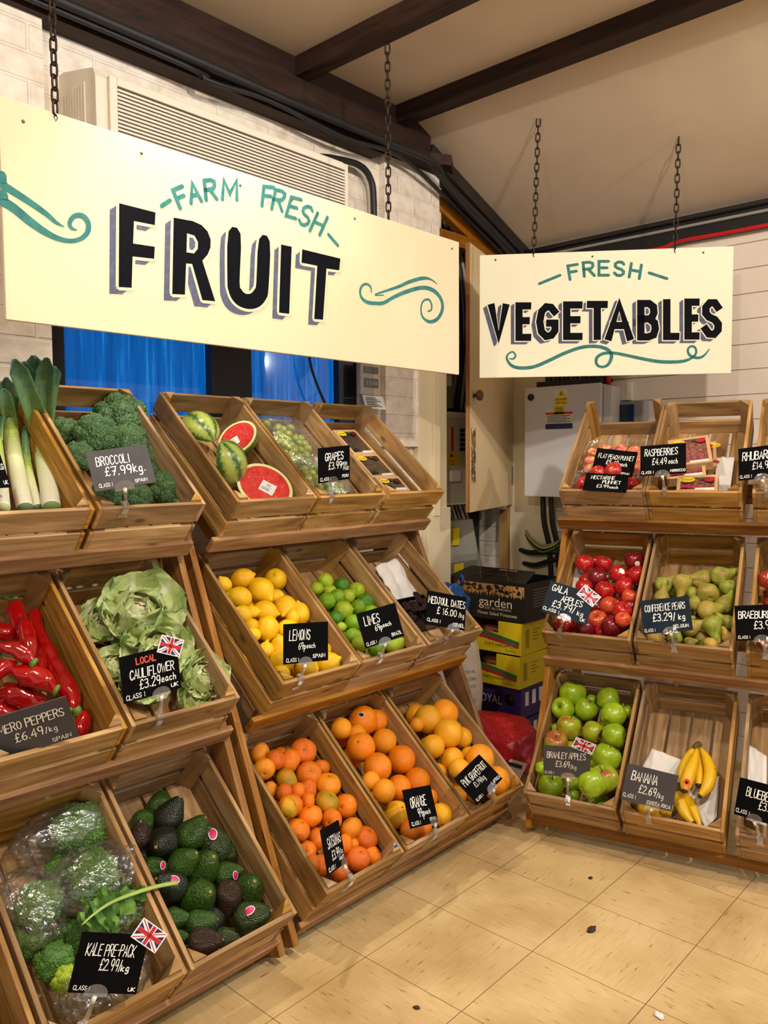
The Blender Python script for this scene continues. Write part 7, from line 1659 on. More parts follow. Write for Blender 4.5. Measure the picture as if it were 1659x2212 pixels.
# rhubarb and blueberry crates at the right edge: only rims and cards show
def box_pun(x, a, lab):
    o = tag(link('blueberry_punnet', None), lab, 'punnet'); o.matrix_basis = Matrix.Translation(inC('C22', (x, a, -DD + .012))) @ rotC('C22').to_4x4()
    mb = MB()
    for lo, hi in (((0, 0, 0), (.10, .14, .002)), ((0, 0, .002), (.002, .14, .07)), ((.098, 0, .002), (.1, .14, .07)), ((.002, 0, .002), (.098, .002, .07)), ((.002, .138, .002), (.098, .14, .07)), ((.002, .002, .068), (.02, .138, .07)), ((.08, .002, .068), (.098, .138, .07))): mb.box(lo, hi)
    part('carton', mb, M_CARD, o)
box_pun(.12, .12, 'carton blueberry punnet at the right edge')
# ------------------------------------------------------------------ price cards
GLY = {'A': [[(0,0),(0.5,1),(1,0)],[(0.2,0.36),(0.8,0.36)]],'B': [[(0,0),(0,1),(0.55,1),(0.85,0.9),(0.88,0.72),(0.72,0.55),(0,0.53)],[(0.6,0.53),(0.92,0.42),(0.98,0.24),(0.85,0.06),(0.5,0),(0,0)]],'C': [[(0.95,0.82),(0.75,0.97),(0.45,1),(0.15,0.85),(0.02,0.5),(0.12,0.17),(0.4,0),(0.75,0.03),(0.97,0.2)]],'D': [[(0,0),(0,1),(0.4,0.98),(0.8,0.8),(0.97,0.5),(0.85,0.2),(0.5,0.02),(0,0)]],'E': [[(0.95,1),(0,1),(0,0),(0.95,0)],[(0,0.53),(0.8,0.53)]],'F': [[(0,0),(0,1),(0.95,1)],[(0,0.53),(0.75,0.53)]],'G': [[(0.95,0.83),(0.72,0.98),(0.42,1),(0.14,0.84),(0.02,0.5),(0.13,0.16),(0.42,0),(0.75,0.04),(0.96,0.2),(0.96,0.45),(0.6,0.45)]],'H': [[(0,0),(0,1)],[(1,0),(1,1)],[(0,0.52),(1,0.52)]],'I': [[(0.5,0),(0.5,1)]],'J': [[(0.2,1),(1,1)],[(0.65,1),(0.65,0.2),(0.45,0),(0.15,0.05),(0,0.25)]],'K': [[(0,0),(0,1)],[(0.95,1),(0.05,0.45),(1,0)]],'L': [[(0,1),(0,0),(0.9,0)]],'M': [[(0,0),(0.05,1),(0.5,0.3),(0.95,1),(1,0)]],'N': [[(0,0),(0,1),(1,0),(1,1)]],'O': [[(0.5,1),(0.15,0.86),(0.02,0.5),(0.15,0.14),(0.5,0),(0.85,0.14),(0.98,0.5),(0.85,0.86),(0.5,1)]],'P': [[(0,0),(0,1),(0.6,1),(0.92,0.9),(0.95,0.7),(0.8,0.52),(0,0.48)]],'R': [[(0,0),(0,1),(0.6,1),(0.92,0.9),(0.93,0.7),(0.75,0.54),(0,0.5)],[(0.45,0.5),(1,0)]],'S': [[(0.92,0.84),(0.7,0.98),(0.35,0.98),(0.08,0.84),(0.08,0.66),(0.3,0.54),(0.7,0.46),(0.94,0.32),(0.92,0.14),(0.65,0.01),(0.3,0.02),(0.04,0.18)]],'T': [[(0,1),(1,1)],[(0.5,1),(0.5,0)]],'U': [[(0,1),(0,0.28),(0.15,0.06),(0.5,0),(0.85,0.06),(1,0.28),(1,1)]],'V': [[(0,1),(0.5,0),(1,1)]],'W': [[(0,1),(0.25,0),(0.5,0.7),(0.75,0),(1,1)]],'Y': [[(0,1),(0.5,0.5),(1,1)],[(0.5,0.5),(0.5,0)]],'Z': [[(0,1),(1,1),(0,0),(1,0)]],'0': [[(0.5,1),(0.15,0.86),(0.02,0.5),(0.15,0.14),(0.5,0),(0.85,0.14),(0.98,0.5),(0.85,0.86),(0.5,1)]],'1': [[(0.2,0.8),(0.55,1),(0.55,0)]],'2': [[(0.05,0.78),(0.25,0.97),(0.65,0.98),(0.92,0.8),(0.85,0.58),(0,0),(1,0)]],'3': [[(0.05,0.9),(0.35,1),(0.8,0.93),(0.88,0.72),(0.7,0.56),(0.35,0.53)],[(0.6,0.53),(0.95,0.38),(0.92,0.12),(0.6,0),(0.25,0.02),(0,0.14)]],'4': [[(0.7,0),(0.7,1),(0,0.3),(1,0.3)]],'5': [[(0.9,1),(0.15,1),(0.1,0.56),(0.5,0.64),(0.88,0.48),(0.92,0.2),(0.6,0),(0.1,0.05)]],'6': [[(0.85,0.95),(0.45,0.85),(0.1,0.5),(0.08,0.2),(0.4,0),(0.8,0.06),(0.95,0.3),(0.75,0.5),(0.4,0.5),(0.12,0.35)]],'7': [[(0,1),(1,1),(0.4,0)],[(0.25,0.5),(0.85,0.5)]],'9': [[(0.9,0.7),(0.7,0.45),(0.35,0.42),(0.08,0.6),(0.1,0.86),(0.4,1),(0.75,0.95),(0.9,0.7),(0.88,0.35),(0.7,0)]],'£': [[(0.95,0.82),(0.75,1),(0.45,0.98),(0.3,0.8),(0.35,0.5),(0.3,0.15),(0.05,0),(0.35,0.08),(0.7,0),(1,0.1)],[(0.05,0.48),(0.7,0.52)]],'.': [[(0.4,0.0),(0.5,0.06)]],'/': [[(0.1,-0.1),(0.8,1)]],'-': [[(0.05,0.45),(0.95,0.5)]],'p': [[(0.1,-0.35),(0.15,0.55)],[(0.12,0.4),(0.45,0.58),(0.85,0.45),(0.8,0.12),(0.45,0),(0.12,0.12)]],'e': [[(0.08,0.28),(0.85,0.32),(0.75,0.55),(0.4,0.6),(0.1,0.4),(0.12,0.12),(0.45,-0.02),(0.9,0.1)]],'a': [[(0.85,0.5),(0.5,0.6),(0.12,0.42),(0.12,0.12),(0.45,0),(0.8,0.2),(0.85,0.5),(0.85,0.15),(0.98,0)]],'c': [[(0.9,0.5),(0.5,0.6),(0.12,0.4),(0.12,0.15),(0.45,0),(0.92,0.1)]],'h': [[(0.1,0),(0.1,1)],[(0.1,0.35),(0.45,0.58),(0.8,0.45),(0.85,0)]],'k': [[(0.1,0),(0.1,0.9)],[(0.8,0.6),(0.15,0.25),(0.9,0)]],'g': [[(0.85,0.5),(0.45,0.6),(0.1,0.4),(0.15,0.1),(0.5,0.02),(0.82,0.2),(0.85,0.55),(0.85,-0.2),(0.5,-0.4),(0.1,-0.3)]]}
M_SLATE = mat('black_card', '#060607', .7, '#0a0a0c', 12, spec=.05); M_SGREY = mat('grey_card', '#454346', .5, '#4c4a4d', 12, spec=.15); M_SBLUE = mat('navy_card', '#0f1b28', .5, '#142230', 12, spec=.1)
M_FB, M_FR, M_FW = mat('flag_blue', '#1c2450', .5), mat('flag_red', '#c01f2e', .5), mat('flag_white', '#efeef0', .5)
def hand(mb, text, P, u0, v0, hgt, width, sw, slant=.0, rise=0):
    """hand-lettered chalk-pen text, u0/v0 the start of the base line"""
    cw = {'I': .35, '1': .5, '.': .3, ' ': .45, '/': .6, '-': .55, 'M': 1.25, 'W': 1.3, 'i': .4}
    tot = sum(cw.get(c, 1.0 if not c.islower() else .85) + .28 for c in text) - .28
    k = width / tot; x = 0; rr = random.Random(len(text) * 7 + ord(text[0]))
    for ch in text:
        w = cw.get(ch, 1.0 if not ch.islower() else .85)
        if ch in GLY:
            dy = rr.uniform(-.03, .03) * hgt; hh = hgt * rr.uniform(.94, 1.05)
            for st in GLY[ch]:
                ribbon(mb, [(u0 + (x + p_ * w) * k + slant * q_ * hh, v0 + dy + q_ * hh + rise * (x / tot)) for p_, q_ in st], sw * rr.uniform(.9, 1.1), P, lift=.0004)
        x += w + .28
# text: (string, x, y, height, width) in fractions of the card width / height
TXT = {'leek': [('KG', .72, .52, .16, .22), ('UK', .74, .10, .10, .18)],
 'broccoli': [('BROCCOLI', .12, .60, .22, .54), ('£7.99kg.', .22, .33, .22, .66), ('CLASS 1', .08, .07, .09, .22), ('SPAIN', .66, .07, .08, .2)],
 'grapes': [('GRAPES', .20, .62, .21, .58), ('£3.99', .30, .36, .21, .42), ('PER', .74, .42, .10, .16), ('PACK', .78, .29, .10, .18), ('CLASS 1', .04, .05, .09, .34), ('PERU', .74, .08, .08, .2)],
 'flat_peach': [('FLAT PEACH PUNNET', .08, .62, .17, .86), ('£5.49', .30, .40, .17, .3), ('each', .62, .38, .15, .2), ('SPAIN', .72, .07, .07, .2)],
 'nectarine': [('NECTARINE', .14, .66, .2, .55), ('PUNNET', .42, .42, .18, .42), ('£3.99', .30, .18, .18, .28), ('each', .60, .16, .16, .2)],
 'raspberries': [('RASPBERRIES', .10, .64, .23, .72), ('£4.49', .26, .34, .22, .32), ('each', .62, .34, .17, .2), ('CLASS 1', .03, .05, .09, .27), ('MOROCCO', .66, .07, .08, .32)],
 'rhubarb': [('RHUBARB', .09, .60, .25, .62), ('£14.99', .30, .30, .22, .42), ('CLASS 1', .03, .06, .09, .26)],
 'romero': [('ROMERO PEPPERS', .06, .60, .19, .86), ('£6.49', .32, .32, .2, .32), ('/kg', .66, .32, .13, .14), ('SPAIN', .70, .06, .09, .22)],
 'cauliflower': [('CAULIFLOWER', .14, .46, .2, .76), ('£3.29', .28, .22, .2, .36), ('each', .66, .24, .15, .26), ('CLASS 1', .04, .05, .10, .32), ('UK', .82, .08, .08, .12)],
 'lemons': [('LEMONS', .12, .58, .26, .46), ('69p', .32, .34, .17, .16), ('each', .50, .36, .12, .2), ('CLASS 1', .05, .05, .09, .28), ('SPAIN', .64, .10, .09, .28)],
 'limes': [('LIMES', .13, .60, .26, .38), ('69p', .34, .38, .17, .18), ('each', .54, .42, .12, .22), ('CLASS 1', .04, .05, .09, .26), ('BRAZIL', .70, .10, .09, .26)],
 'dates': [('MEDJOUL DATES', .03, .64, .21, .94), ('£ 16.00', .26, .36, .2, .5), ('/kg', .82, .36, .14, .14), ('CLASS 1', .03, .10, .09, .34), ('ISRAEL', .68, .07, .10, .3)],
 'gala': [('GALA', .08, .72, .2, .34), ('APPLES', .34, .48, .18, .46), ('£3.79/', .18, .24, .2, .5), ('kg', .74, .22, .14, .14), ('CLASS 1', .02, .08, .09, .36), ('UK', .84, .08, .08, .10)],
 'conference': [('CONFERENCE PEARS', .08, .64, .2, .82), ('£3.29/', .22, .34, .22, .46), ('kg', .74, .34, .16, .14), ('CLASS 1', .03, .05, .09, .22), ('BELGIUM', .62, .10, .09, .3)],
 'braeburn': [('BRAEBURN', .07, .62, .2, .62), ('£3.99', .36, .32, .22, .38), ('CLASS 1', .04, .05, .08, .24)],
 'satsumas': [('SATSUMAS', .20, .52, .23, .72), ('£3.99', .32, .24, .2, .42), ('/kg', .78, .26, .12, .14), ('CLASS 1', .05, .05, .09, .36), ('MOROCCO', .66, .14, .07, .26)],
 'orange': [('ORANGE', .15, .50, .26, .56), ('99p', .34, .24, .22, .22), ('each', .58, .27, .13, .2), ('CLASS 1', .05, .06, .09, .32), ('SPAIN', .70, .08, .08, .22)],
 'pink_grapefruit': [('PINK GRAPEFRUIT', .08, .58, .22, .84), ('£1.19/kg', .28, .36, .16, .38), ('CLASS 1', .04, .06, .08, .24), ('S.AFRICA', .66, .08, .09, .32)],
 'bramley': [('BRAMLEY APPLES', .08, .60, .21, .82), ('£3.69', .26, .32, .20, .3), ('/kg', .58, .28, .14, .13), ('CLASS 1', .03, .07, .08, .2), ('UK', .90, .07, .08, .08)],
 'banana': [('BANANA', .12, .60, .24, .5), ('£2.69', .30, .30, .22, .34), ('/kg', .66, .28, .14, .14), ('CLASS 1', .02, .10, .10, .26), ('COSTA RICA', .50, .06, .09, .46)],
 'blueberries': [('BLUEBERRIES', .18, .56, .23, .8), ('£3.99', .46, .30, .22, .36), ('CLASS 1', .03, .08, .10, .28)],
 'kale': [('KALE PRE-PACK', .12, .62, .20, .72), ('£2.99/', .36, .38, .19, .32), ('kg', .68, .38, .11, .13), ('CLASS 1', .06, .05, .07, .24), ('UK', .86, .05, .06, .10)]}
CARDW = {'leek': 'KG and UK at the left edge beside the leeks', 'broccoli': 'BROCCOLI', 'grapes': 'GRAPES', 'flat_peach': 'FLAT PEACH PUNNET', 'nectarine': 'NECTARINE PUNNET', 'raspberries': 'RASPBERRIES', 'rhubarb': 'RHUBARB', 'romero': 'ROMERO PEPPERS', 'cauliflower': 'LOCAL CAULIFLOWER', 'lemons': 'LEMONS', 'limes': 'LIMES', 'dates': 'MEDJOUL DATES', 'gala': 'GALA APPLES', 'conference': 'CONFERENCE PEARS', 'braeburn': 'BRAEBURN', 'satsumas': 'SATSUMAS', 'orange': 'ORANGE', 'pink_grapefruit': 'PINK GRAPEFRUIT', 'bramley': 'BRAMLEY APPLES', 'banana': 'BANANA', 'blueberries': 'BLUEBERRIES', 'kale': 'KALE PRE-PACK'}
CARDM = {}
for k, v in DATA['cards'].items():
    crate, col = v[0], v[1]; c, u, w_ = Vector(v[2:5]), Vector(v[5:8]), Vector(v[8:11]); W, H = v[11], v[12]
    n = u.cross(w_).normalized(); M_ = Matrix((u, w_, n)).transposed().to_4x4(); M_.translation = c; CARDM[k] = (M_, W, H)
    o = tag(link('price_card', None), {'black': 'black', 'grey': 'dark grey', 'blue': 'navy blue'}[col] + ' price card hand lettered ' + CARDW[k], 'price card', 'hand lettered price cards'); o.matrix_basis = M_
    mb = MB(); mb.box((-W / 2, -H / 2, -.0024), (W / 2, H / 2, 0)); part('card', mb, {'black': M_SLATE, 'grey': M_SGREY, 'blue': M_SBLUE}[col], o)
    P = lambda a, b, l: (a - W / 2, b - H / 2, .0003 + l)
    mb = MB()
    for s, x, y, h_, wd in TXT[k]:
        big = h_ > .15
        hand(mb, s, P, x * W, y * H, h_ * H, wd * W, min(.0030 if big else .0019, .21 * wd * W / max(2, len(s))), .06)
    part('lettering', mb, M_CHALK, o)
    if k == 'cauliflower':
        mb = MB(); hand(mb, 'LOCAL', P, .27 * W, .76 * H, .14 * H, .34 * W, .0024); part('red_lettering', mb, mat('red_chalk', '#e0523c', .6), o, label='red word LOCAL')
    if k in DATA['flags']:
        fu, fv, fw_, fh, fa = DATA['flags'][k]
        f = tag(link('flag_sticker', None, o, (fu, fv, .0012), (0, 0, fa)), None, None)
        f['label'] = 'small union flag sticker'
        mb = MB(); mb.box((-fw_ / 2, -fh / 2, -.0004), (fw_ / 2, fh / 2, .0004)); part('flag_ground', mb, M_FW, f)
        a_, b_ = fw_ / 2 * .92, fh / 2 * .90; Pf = lambda x, y, l: (x, y, .0005 + l)
        mb = MB()
        for sx in (-1, 1):
            for sy in (-1, 1):
                for tri in ([(.20, 1), (.72, 1), (.20, .42)], [(1, .22), (1, .70), (.52, .22)]):
                    p_ = [Pf(sx * q[0] * a_, sy * q[1] * b_, 0) for q in tri]; mb.add(p_, [(0, 1, 2)])
        part('flag_blue_fields', mb, M_FB, f)
        mb = MB(); cr_ = .09
        mb.add([Pf(x, y, .0003) for x, y in ((-a_, -cr_ * fh), (a_, -cr_ * fh), (a_, cr_ * fh), (-a_, cr_ * fh))], [(0, 1, 2, 3)])
        mb.add([Pf(x, y, .0003) for x, y in ((-cr_ * fh, -b_), (cr_ * fh, -b_), (cr_ * fh, b_), (-cr_ * fh, b_))], [(0, 1, 2, 3)])
        for p0, p1 in (((-1, 1), (-.2, .26)), ((1, 1), (.2, .26)), ((1, -1), (.2, -.26)), ((-1, -1), (-.2, -.26))): ribbon(mb, [(p0[0] * a_ * .97, p0[1] * b_ * .97), (p1[0] * a_, p1[1] * b_)], .045 * fh, Pf, lift=.0002)
        part('flag_red_crosses', mb, M_FR, f)
# clear clips that hold the cards on the crate rims
M_CLIP = film('clip_plastic', (.96, .96, .97), .10, .15, .15, 60, .45, .03)
for k, (crate, x, zb) in DATA['clips'].items():
    M_, W, H = CARDM[k]; base = inC(crate, (x, 0, 0)); Rm = rotC(crate)
    o = thing('card_clip', 'clear plastic clip holding the ' + CARDW[k] + ' price card on the crate rim', 'clip', base, group='clear price card clips')
    mb = MB(); zb = max(-.06, min(-.02, zb))
    L3 = lambda p: tuple(Rm @ Vector(p))
    sec = [(-.012, zb), (.012, zb), (.008, zb + .012), (.008, .010), (-.008, .010), (-.008, zb + .012)]
    def plate(y0_, y1_, z0_, z1_):
        pr = [(a, max(z0_, min(z1_, b))) for a, b in sec]; n = len(pr)
        mb.add([L3((a, y, b)) for y in (y0_, y1_) for a, b in pr], [list(range(n)), [n + i for i in range(n)][::-1]] + [[i, n + i, n + (i + 1) % n, (i + 1) % n] for i in range(n)])
    plate(-.0045, -.0015, zb, .010); plate(.0125, .0150, -.02, .010)
    mb.box((-.008, -.0045, .006), (.008, .015, .010), Rm.to_4x4())
    for j in range(3): mb.box((-.006, -.007, -.004 - j * .005), (.006, -.0045, -.002 - j * .005), Rm.to_4x4())
    part('clamp', mb, M_CLIP, o)
    # holder grips the middle of the card's lower edge nearest the clamp
    loc = M_.inverted() @ base; e = max(-W / 2 + .02, min(W / 2 - .02, loc.x))
    if k == 'pink_grapefruit': tip = Vector((W / 2 - .055, -H / 2, 0))
    else: tip = Vector((e, -H / 2, 0))
    tw = M_ @ tip - base; top = Vector(L3((0, .004, .010)))
    up = (M_.to_3x3() @ Vector((0, 1, 0)))
    e_ = tw - up * .004; k_ = max(.0, 1 - .013 / max(.014, (e_ - top).length)); md = top.lerp(e_, k_)
    mb = MB(); mb.tube([tuple(md), tuple(e_)], [.0048, .0048], 12); part('stub', mb, M_WHITE, o, label='white stub')
    mb = MB(); mb.tube([tuple(top - up * .004), tuple(top.lerp(md, .4)), tuple(md)], [.0065, .0048, .004], 10); part('neck', mb, M_CLIP, o)
    mb = MB(); pts = [(.022 * math.cos(t_ * PI / 10), .016 * math.sin(t_ * PI / 10)) for t_ in range(11)] + [(-.022, -.004), (.022, -.004)]
    Mh = Matrix.Translation(-base) @ M_ @ Matrix.Translation(tip)
    mb.prism(pts, .0012, .0026, Mh); mb.prism(pts, -.0052, -.0036, Mh); mb.box((-.022, -.006, -.0052), (.022, -.004, .0026), Mh)
    part('holder', mb, M_CLIP, o)

# ------------------------------------------------------------------ boxes and sacks in the corner
M_BLKBOX = mat('black_carton', '#141210', .45, '#1c1815', 8); M_YBOX = mat('yellow_carton', '#dcc60f', .5, '#d2ba0c', 6); M_PBOX = mat('purple_carton', '#3a2470', .5, '#33205f', 6)
M_KRAFT = mat('kraft_print', '#c2914f', .55, '#a8793e', 10); M_GREENP, M_REDP = mat('green_print', '#1d6a34', .5), mat('crimson_print', '#b5202a', .5)
BX, BY = 1.535, .085
def carton(name, label, z0, h_, dx, dy, wx, wy, board, rot=0.0):
    return tag(link(name, None, None, (BX + dx, BY + dy, z0), (0, 0, rot)), label, 'cardboard box'), wx, wy, h_
def shell(mb, wx, wy, h_, t_=.005, notch=False):
    """open-topped carton; the side facing -x may have a scooped hand hole"""
    if notch:
        mb.box((0, 0, 0), (t_, wy, h_ * .62)); mb.box((0, 0, h_ * .62), (t_, wy * .30, h_)); mb.box((0, wy * .72, h_ * .62), (t_, wy, h_))
    else: mb.box((0, 0, 0), (t_, wy, h_))
    mb.box((wx - t_, 0, 0), (wx, wy, h_)); mb.box((t_, 0, 0), (wx - t_, t_, h_)); mb.box((t_, wy - t_, 0), (wx - t_, wy, h_)); mb.box((t_, t_, 0), (wx - t_, wy - t_, t_))
# faces: the one towards -x carries the big print (u runs to -y), the one towards -y the small print
def faces(wy):
    return (lambda u, v, l: (-l - .0004, wy - u, v)), (lambda u, v, l: (u, -l - .0004, v))
# two purple boxes
for i, z0 in enumerate((.012, .150)):
    o, wx, wy, h_ = carton('purple_carton', ('purple carton at the very bottom of the stack', 'purple carton printed ROYAL under the yellow cartons')[i], z0, .132, -.012 * i, .0, .30, .38, M_PBOX)
    o['group'] = 'purple cartons in the corner stack'
    mb = MB(); mb.box((0, 0, 0), (wx, wy, h_), bev=.003); part('body', mb, M_PBOX, o); F1, F2 = faces(wy)
    mb = MB(); printed(mb, 'ROYAL', F1, wy - .232, .045, .036, .135); part('brand_print', mb, M_PAPER, o)
    mb = MB(); mb.lathe([(.026, .0006), (0, .0007)], 24, Matrix.Translation((0, .055, .075)) @ Matrix.Rotation(-PI / 2, 4, 'Y')); part('round_seal', mb, M_INK, o)
    mb = MB()
    for x in (.03, .085, .14): mb.add([F2(x, .05, .0002), F2(x + .028, .05, .0002), F2(x + .028, .11, .0002), F2(x, .11, .0002)], [(0, 1, 2, 3)])
    part('paper_labels', mb, M_PAPER, o)
for i, z0 in enumerate((.284, .421)):
    o, wx, wy, h_ = carton('yellow_carton', ('yellow sweet potato carton, lower of the two', 'yellow sweet potato carton, upper of the two')[i], z0, .135, -.014 + .022 * (1 - i) * -1, -.006 + .004 * i, .31, .385, M_YBOX, .02 * i)
    o['group'] = 'yellow cartons in the corner stack'
    mb = MB(); shell(mb, wx, wy, h_, notch=True); part('body', mb, M_YBOX, o); F1, F2 = faces(wy)
    q = lambda pts, l: [F1(u, v, l) for u, v in pts]
    mb = MB(); mb.add(q([(0, .098), (.10, .098), (.2, .088), (.372, .058), (.372, .040), (.2, .066), (0, .074)], .0001), [list(range(7))]); part('green_band', mb, M_GREENP, o)
    mb = MB(); mb.add(q([(0, .074), (.2, .066), (.372, .040), (.372, .030), (.2, .054), (0, .064)], .0001), [list(range(6))]); part('red_band', mb, M_REDP, o)
    mb = MB(); printed(mb, 'Bunny Queen', lambda u, v, l: F1(.10 + u, .074 + v - u * .16, l), 0, 0, .026, .20, 0, .0012); part('script_print', mb, M_REDP, o)
    mb = MB(); printed(mb, 'ZOETE AARDAPPELEN', F1, .20, .026, .012, .16); printed(mb, 'CLASS I', F1, .305, .010, .010, .052); part('text_print', mb, M_INK, o)
    mb = MB()
    for j in range(14): mb.add([F2(.03, .03 + j * .0055, .0002), F2(.06, .03 + j * .0055, .0002), F2(.06, .033 + j * .0055, .0002), F2(.03, .033 + j * .0055, .0002)], [(0, 1, 2, 3)])
    for j in range(4): mb.add([F2(.09, .055 + j * .014, .0002), F2(.13 + .02 * (j % 2), .055 + j * .014, .0002), F2(.13 + .02 * (j % 2), .058 + j * .014, .0002), F2(.09, .058 + j * .014, .0002)], [(0, 1, 2, 3)])
    part('barcode', mb, mat('faded_print', '#6d5f14', .6), o)
    rr = random.Random(i)
    for j in range(5):
        mb = MB(); cx_, cy_ = .06 + .05 * (j % 2), .08 + .055 * j; off = Vector((j, i, 3))
        mb.ico(3, lambda co: tuple(Vector((co.x * .05, co.y * .035, co.z * .03)) * (1 + .2 * mnoise.noise(co * 1.5 + off))))
        single('sweet_potato', mb, mat('sweet_potato_skin', '#8a4a2a', .7, '#74391f', 8), 'brown sweet potato inside the ' + ('lower', 'upper')[i] + ' yellow carton, ' + ORD[j] + ' along its open side', 'sweet potato', (BX + cx_, BY + cy_, z0 + .07), (0, 0, rr.random() * 3), 'sweet potatoes in the yellow cartons')
# black garden box
o, wx, wy, h_ = carton('black_carton', 'black potato carton printed garden on top of the stack', .558, .165, -.004, -.012, .30, .40, M_BLKBOX)
mb = MB(); shell(mb, wx, wy, h_); part('body', mb, M_BLKBOX, o); F1, F2 = faces(wy)
mb = MB(); mb.add([(.0, 0, h_), (.0, wy, h_), (.13, wy - .03, h_ + .035), (.13, .03, h_ + .035), (.0, 0, h_ + .003), (.0, wy, h_ + .003), (.13, wy - .03, h_ + .038), (.13, .03, h_ + .038)], [(0, 1, 2, 3), (7, 6, 5, 4), (0, 4, 5, 1), (1, 5, 6, 2), (2, 6, 7, 3), (3, 7, 4, 0)]); part('front_flap', mb, M_BLKBOX, o)
FL_ = lambda u, v, l: (.13 * v / .14, wy - .03 - u + .0, h_ + .0386 * v / .14 + .0035 + l)
mb = MB()
for a_, b_ in (((.06, .01), (.14, .12)), ((.14, .01), (.06, .12)), ((.2, .01), (.28, .12)), ((.28, .01), (.20, .12)), ((.10, .06), (.25, .06))): ribbon(mb, [a_, b_], .006, FL_, lift=.0003)
part('flap_pattern', mb, mat('brown_print', '#4a3318', .6), o)
mb = MB(); printed(mb, 'keep cool', FL_, .26, .118, .014, .085, 0, .001, True); part('flap_text', mb, M_PAPER, o)
mb = MB(); mb.add([F1(u, v, .0001) for u, v in ((.05, .098), (.395, .098), (.395, .152), (.05, .152))], [(0, 1, 2, 3)]); part('sunset_print', mb, M_KRAFT, o)
mb = MB(); rr = random.Random(21)
for j in range(46):
    u = rr.uniform(.06, .385); v = rr.uniform(.118, .150); s = rr.uniform(.006, .014)
    mb.add([F1(u + s * rr.uniform(.7, 1.2) * math.cos(t_), max(.097, min(.153, v + s * .6 * math.sin(t_))), .0004 + j * .000004) for t_ in [PI / 5 * q for q in range(10)]], [list(range(10))])
for j in range(16): u = .06 + .0215 * j + rr.uniform(-.004, .004); mb.add([F1(u, .097, .0004), F1(u + .004, .097, .0004), F1(u + .003, .14, .0004), F1(u + .001, .14, .0004)], [(0, 1, 2, 3)])
for j in range(22): u = .05 + .0157 * j; mb.add([F1(u, .097, .0006), F1(u + .016, .097, .0006), F1(u + .012, .10 + rr.uniform(.004, .02), .0006), F1(u + .004, .10 + rr.uniform(.002, .012), .0006)], [(0, 1, 2, 3)])
part('tree_silhouettes', mb, M_BLKBOX, o)
mb = MB(); printed(mb, 'garden', F1, .165, .055, .040, .17); printed(mb, 'OF ELVEDEN', F1, .195, .042, .008, .135); printed(mb, 'Finest Salad Potatoes', F1, .16, .018, .014, .20); part('brand_print', mb, mat('cream_print', '#e6d8b8', .5), o)
mb = MB()
for j in range(7): mb.add([F2(.06, .06 + .012 * j, .0002), F2(.19 - .02 * (j % 2), .06 + .012 * j, .0002), F2(.19 - .02 * (j % 2), .064 + .012 * j, .0002), F2(.06, .064 + .012 * j, .0002)], [(0, 1, 2, 3)])
part('small_print', mb, mat('grey_print', '#77726a', .6), o)
# sacks
def sack(name, label, cat, c, rad, m, seed, rot=0, sub=5, pinch=.0, amp=.10):
    off = Vector((seed * 3.3, seed, seed * 1.7)); mb = MB()
    def fn(co):
        f = lambda v, e: math.copysign(abs(v) ** e, v)
        k = 1 + amp * mnoise.noise(co * 1.7 + off) + amp * .5 * abs(mnoise.noise(co * 4 + off))
        z = co.z
        return (f(co.x, .75) * rad[0] * k * (1 - pinch * max(0, z)), f(co.y, .75) * rad[1] * k * (1 - pinch * max(0, z)), f(z, .85) * rad[2] * k)
    mb.ico(sub, fn)
    o = thing(name, label, cat, c, (0, 0, rot)); part('sack_body', mb, m, o); return o
M_SACK = mat('white_woven_sack', '#d5c9bb', .65, '#c4b6a6', 7, bump=.3, bscale=14)
o = sack('paper_sack', 'white printed paper sack standing between the centre rack and the boxes', 'sack', (1.362, .30, .29), (.085, .105, .30), M_SACK, 2, .8, 5, .15, .08)
fx_ = lambda u, v, l: (-.088 - l + .02 * ((v) / .26) ** 2, .06 - u, v)
mb = MB()
for j, s in enumerate(('STORE IN A', 'COOL DARK', 'DRY PLACE')): printed(mb, s, fx_, .062, .075 - .030 * j, .013, .075, 0, .010)
printed(mb, '1B 359802', fx_, .055, -.05, .018, .085, 0, .010)
pr_ = part('sack_print', mb, mat('faded_grey_print', '#7d7a80', .6), o); w_ = pr_.modifiers.new('wrap', 'SHRINKWRAP'); w_.target = [c for c in o.children if c.name.startswith('sack_body')][0]; w_.offset = .0015
o = sack('blue_bag', 'blue plastic bag with a knotted corner beside the black carton', 'bag', (1.345, .315, .655), (.05, .075, .07), mat('blue_plastic', '#1f5aa8', .25, '#174a90', 8, bump=.6, bscale=30), 5, 0, 5, .45, .35)
mb = MB(); mb.tube([(.0, -.045, .085), (-.01, -.06, .115), (-.012, -.07, .10), (-.008, -.055, .08)], .006, 8); part('knot', mb, MATS['blue_plastic'], o)
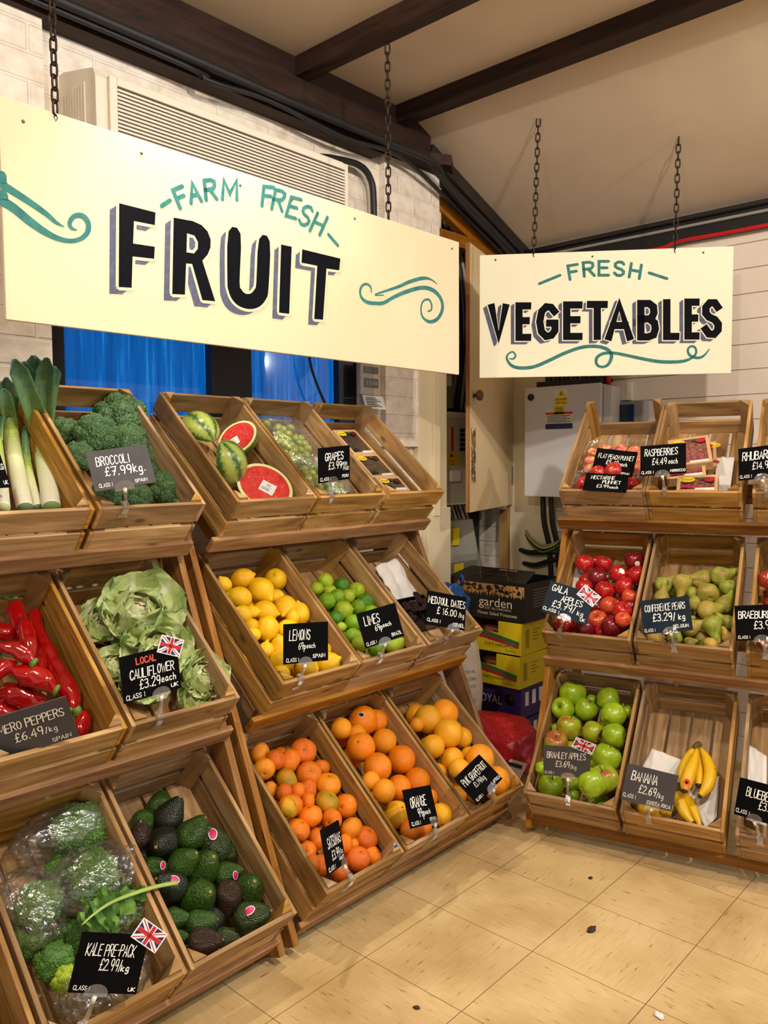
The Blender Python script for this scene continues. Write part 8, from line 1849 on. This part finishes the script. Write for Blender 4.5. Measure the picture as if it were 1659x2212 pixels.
def net_mat():
    m, nt, N, Lk, b = nodes_of('red_net'); tc = N.new('ShaderNodeTexCoord')
    v = N.new('ShaderNodeTexVoronoi'); v.inputs['Scale'].default_value = 130; v.feature = 'DISTANCE_TO_EDGE'; Lk.new(tc.outputs['Object'], v.inputs['Vector'])
    n = N.new('ShaderNodeTexNoise'); n.inputs['Scale'].default_value = 18; Lk.new(tc.outputs['Object'], n.inputs['Vector'])
    r = N.new('ShaderNodeValToRGB'); els = r.color_ramp.elements; els[0].position, els[0].color = .02, rgb('#d8202c'); els[1].position, els[1].color = .12, rgb('#8c0a12'); Lk.new(v.outputs['Distance'], r.inputs['Fac'])
    Lk.new(r.outputs['Color'], b.inputs['Base Color']); b.inputs['Roughness'].default_value = .4
    bp = N.new('ShaderNodeBump'); bp.inputs['Strength'].default_value = .6; bp.inputs['Distance'].default_value = .01; Lk.new(n.outputs['Fac'], bp.inputs['Height']); Lk.new(bp.outputs['Normal'], b.inputs['Normal']); return m
o = sack('net_bag', 'red net bag of vegetables slumped on the floor before the purple cartons', 'net bag', (1.325, .075, .108), (.15, .18, .112), net_mat(), 7, .0, 5, .2, .16)
mb = MB(); off = 0
mb.grid(12, 12, lambda u, v: (-.145 + .045 * u, -.175 + .15 * (1 - v) - .03 * u, -.10 + .10 * u))
for i, vv in enumerate(mb.v): q = Vector(vv); mb.v[i] = tuple(q + Vector((-.012, -.012, 0)))
part('printed_panel', mb, mat('pink_white_panel', '#dcc0b8', .6), o, label='pale printed panel')

mb = MB(); Pn = lambda u, v, l: (-.159 + .045 * v / .10 - l, -.025 - u - .03 * v / .10, -.098 + v)
printed(mb, 'varo', Pn, .03, .022, .03, .10, 0, .004); mb.add([Pn(0, .078, .004), Pn(.15, .078, .004), Pn(.15, .090, .004), Pn(0, .090, .004)], [(0, 1, 2, 3)])
part('panel_print', mb, M_INK, o)
# scraps dropped on the tiles
for i, (x, y, sz, m, lab) in enumerate(((.56, -.75, .014, mat('dry_leaf', '#3c2c18', .8), 'dark dried leaf scrap on the tiles in the middle of the floor'), (.36, -1.02, .013, M_PAPER, 'crumpled white paper scrap on the open floor'), (.02, -.60, .008, MATS['dry_leaf'], 'small brown scrap on the tiles below the satsuma crate'), (.80, -.62, .008, MATS['dry_leaf'], 'small brown scrap on the tiles below the banana crate'), (-.36, -.50, .012, MATS['dry_leaf'], 'dark scrap on the floor below the avocado crate'))):
    mb = MB(); off = Vector((i * 3, 1, 2)); mb.ico(3, lambda co: tuple(Vector((co.x * sz, co.y * sz * .7, co.z * sz * .22 + sz * .2)) * (1 + .5 * mnoise.noise(co * 2 + off))))
    single('floor_scrap', mb, m, lab, 'scrap', (x, y, .0005), (0, 0, i))
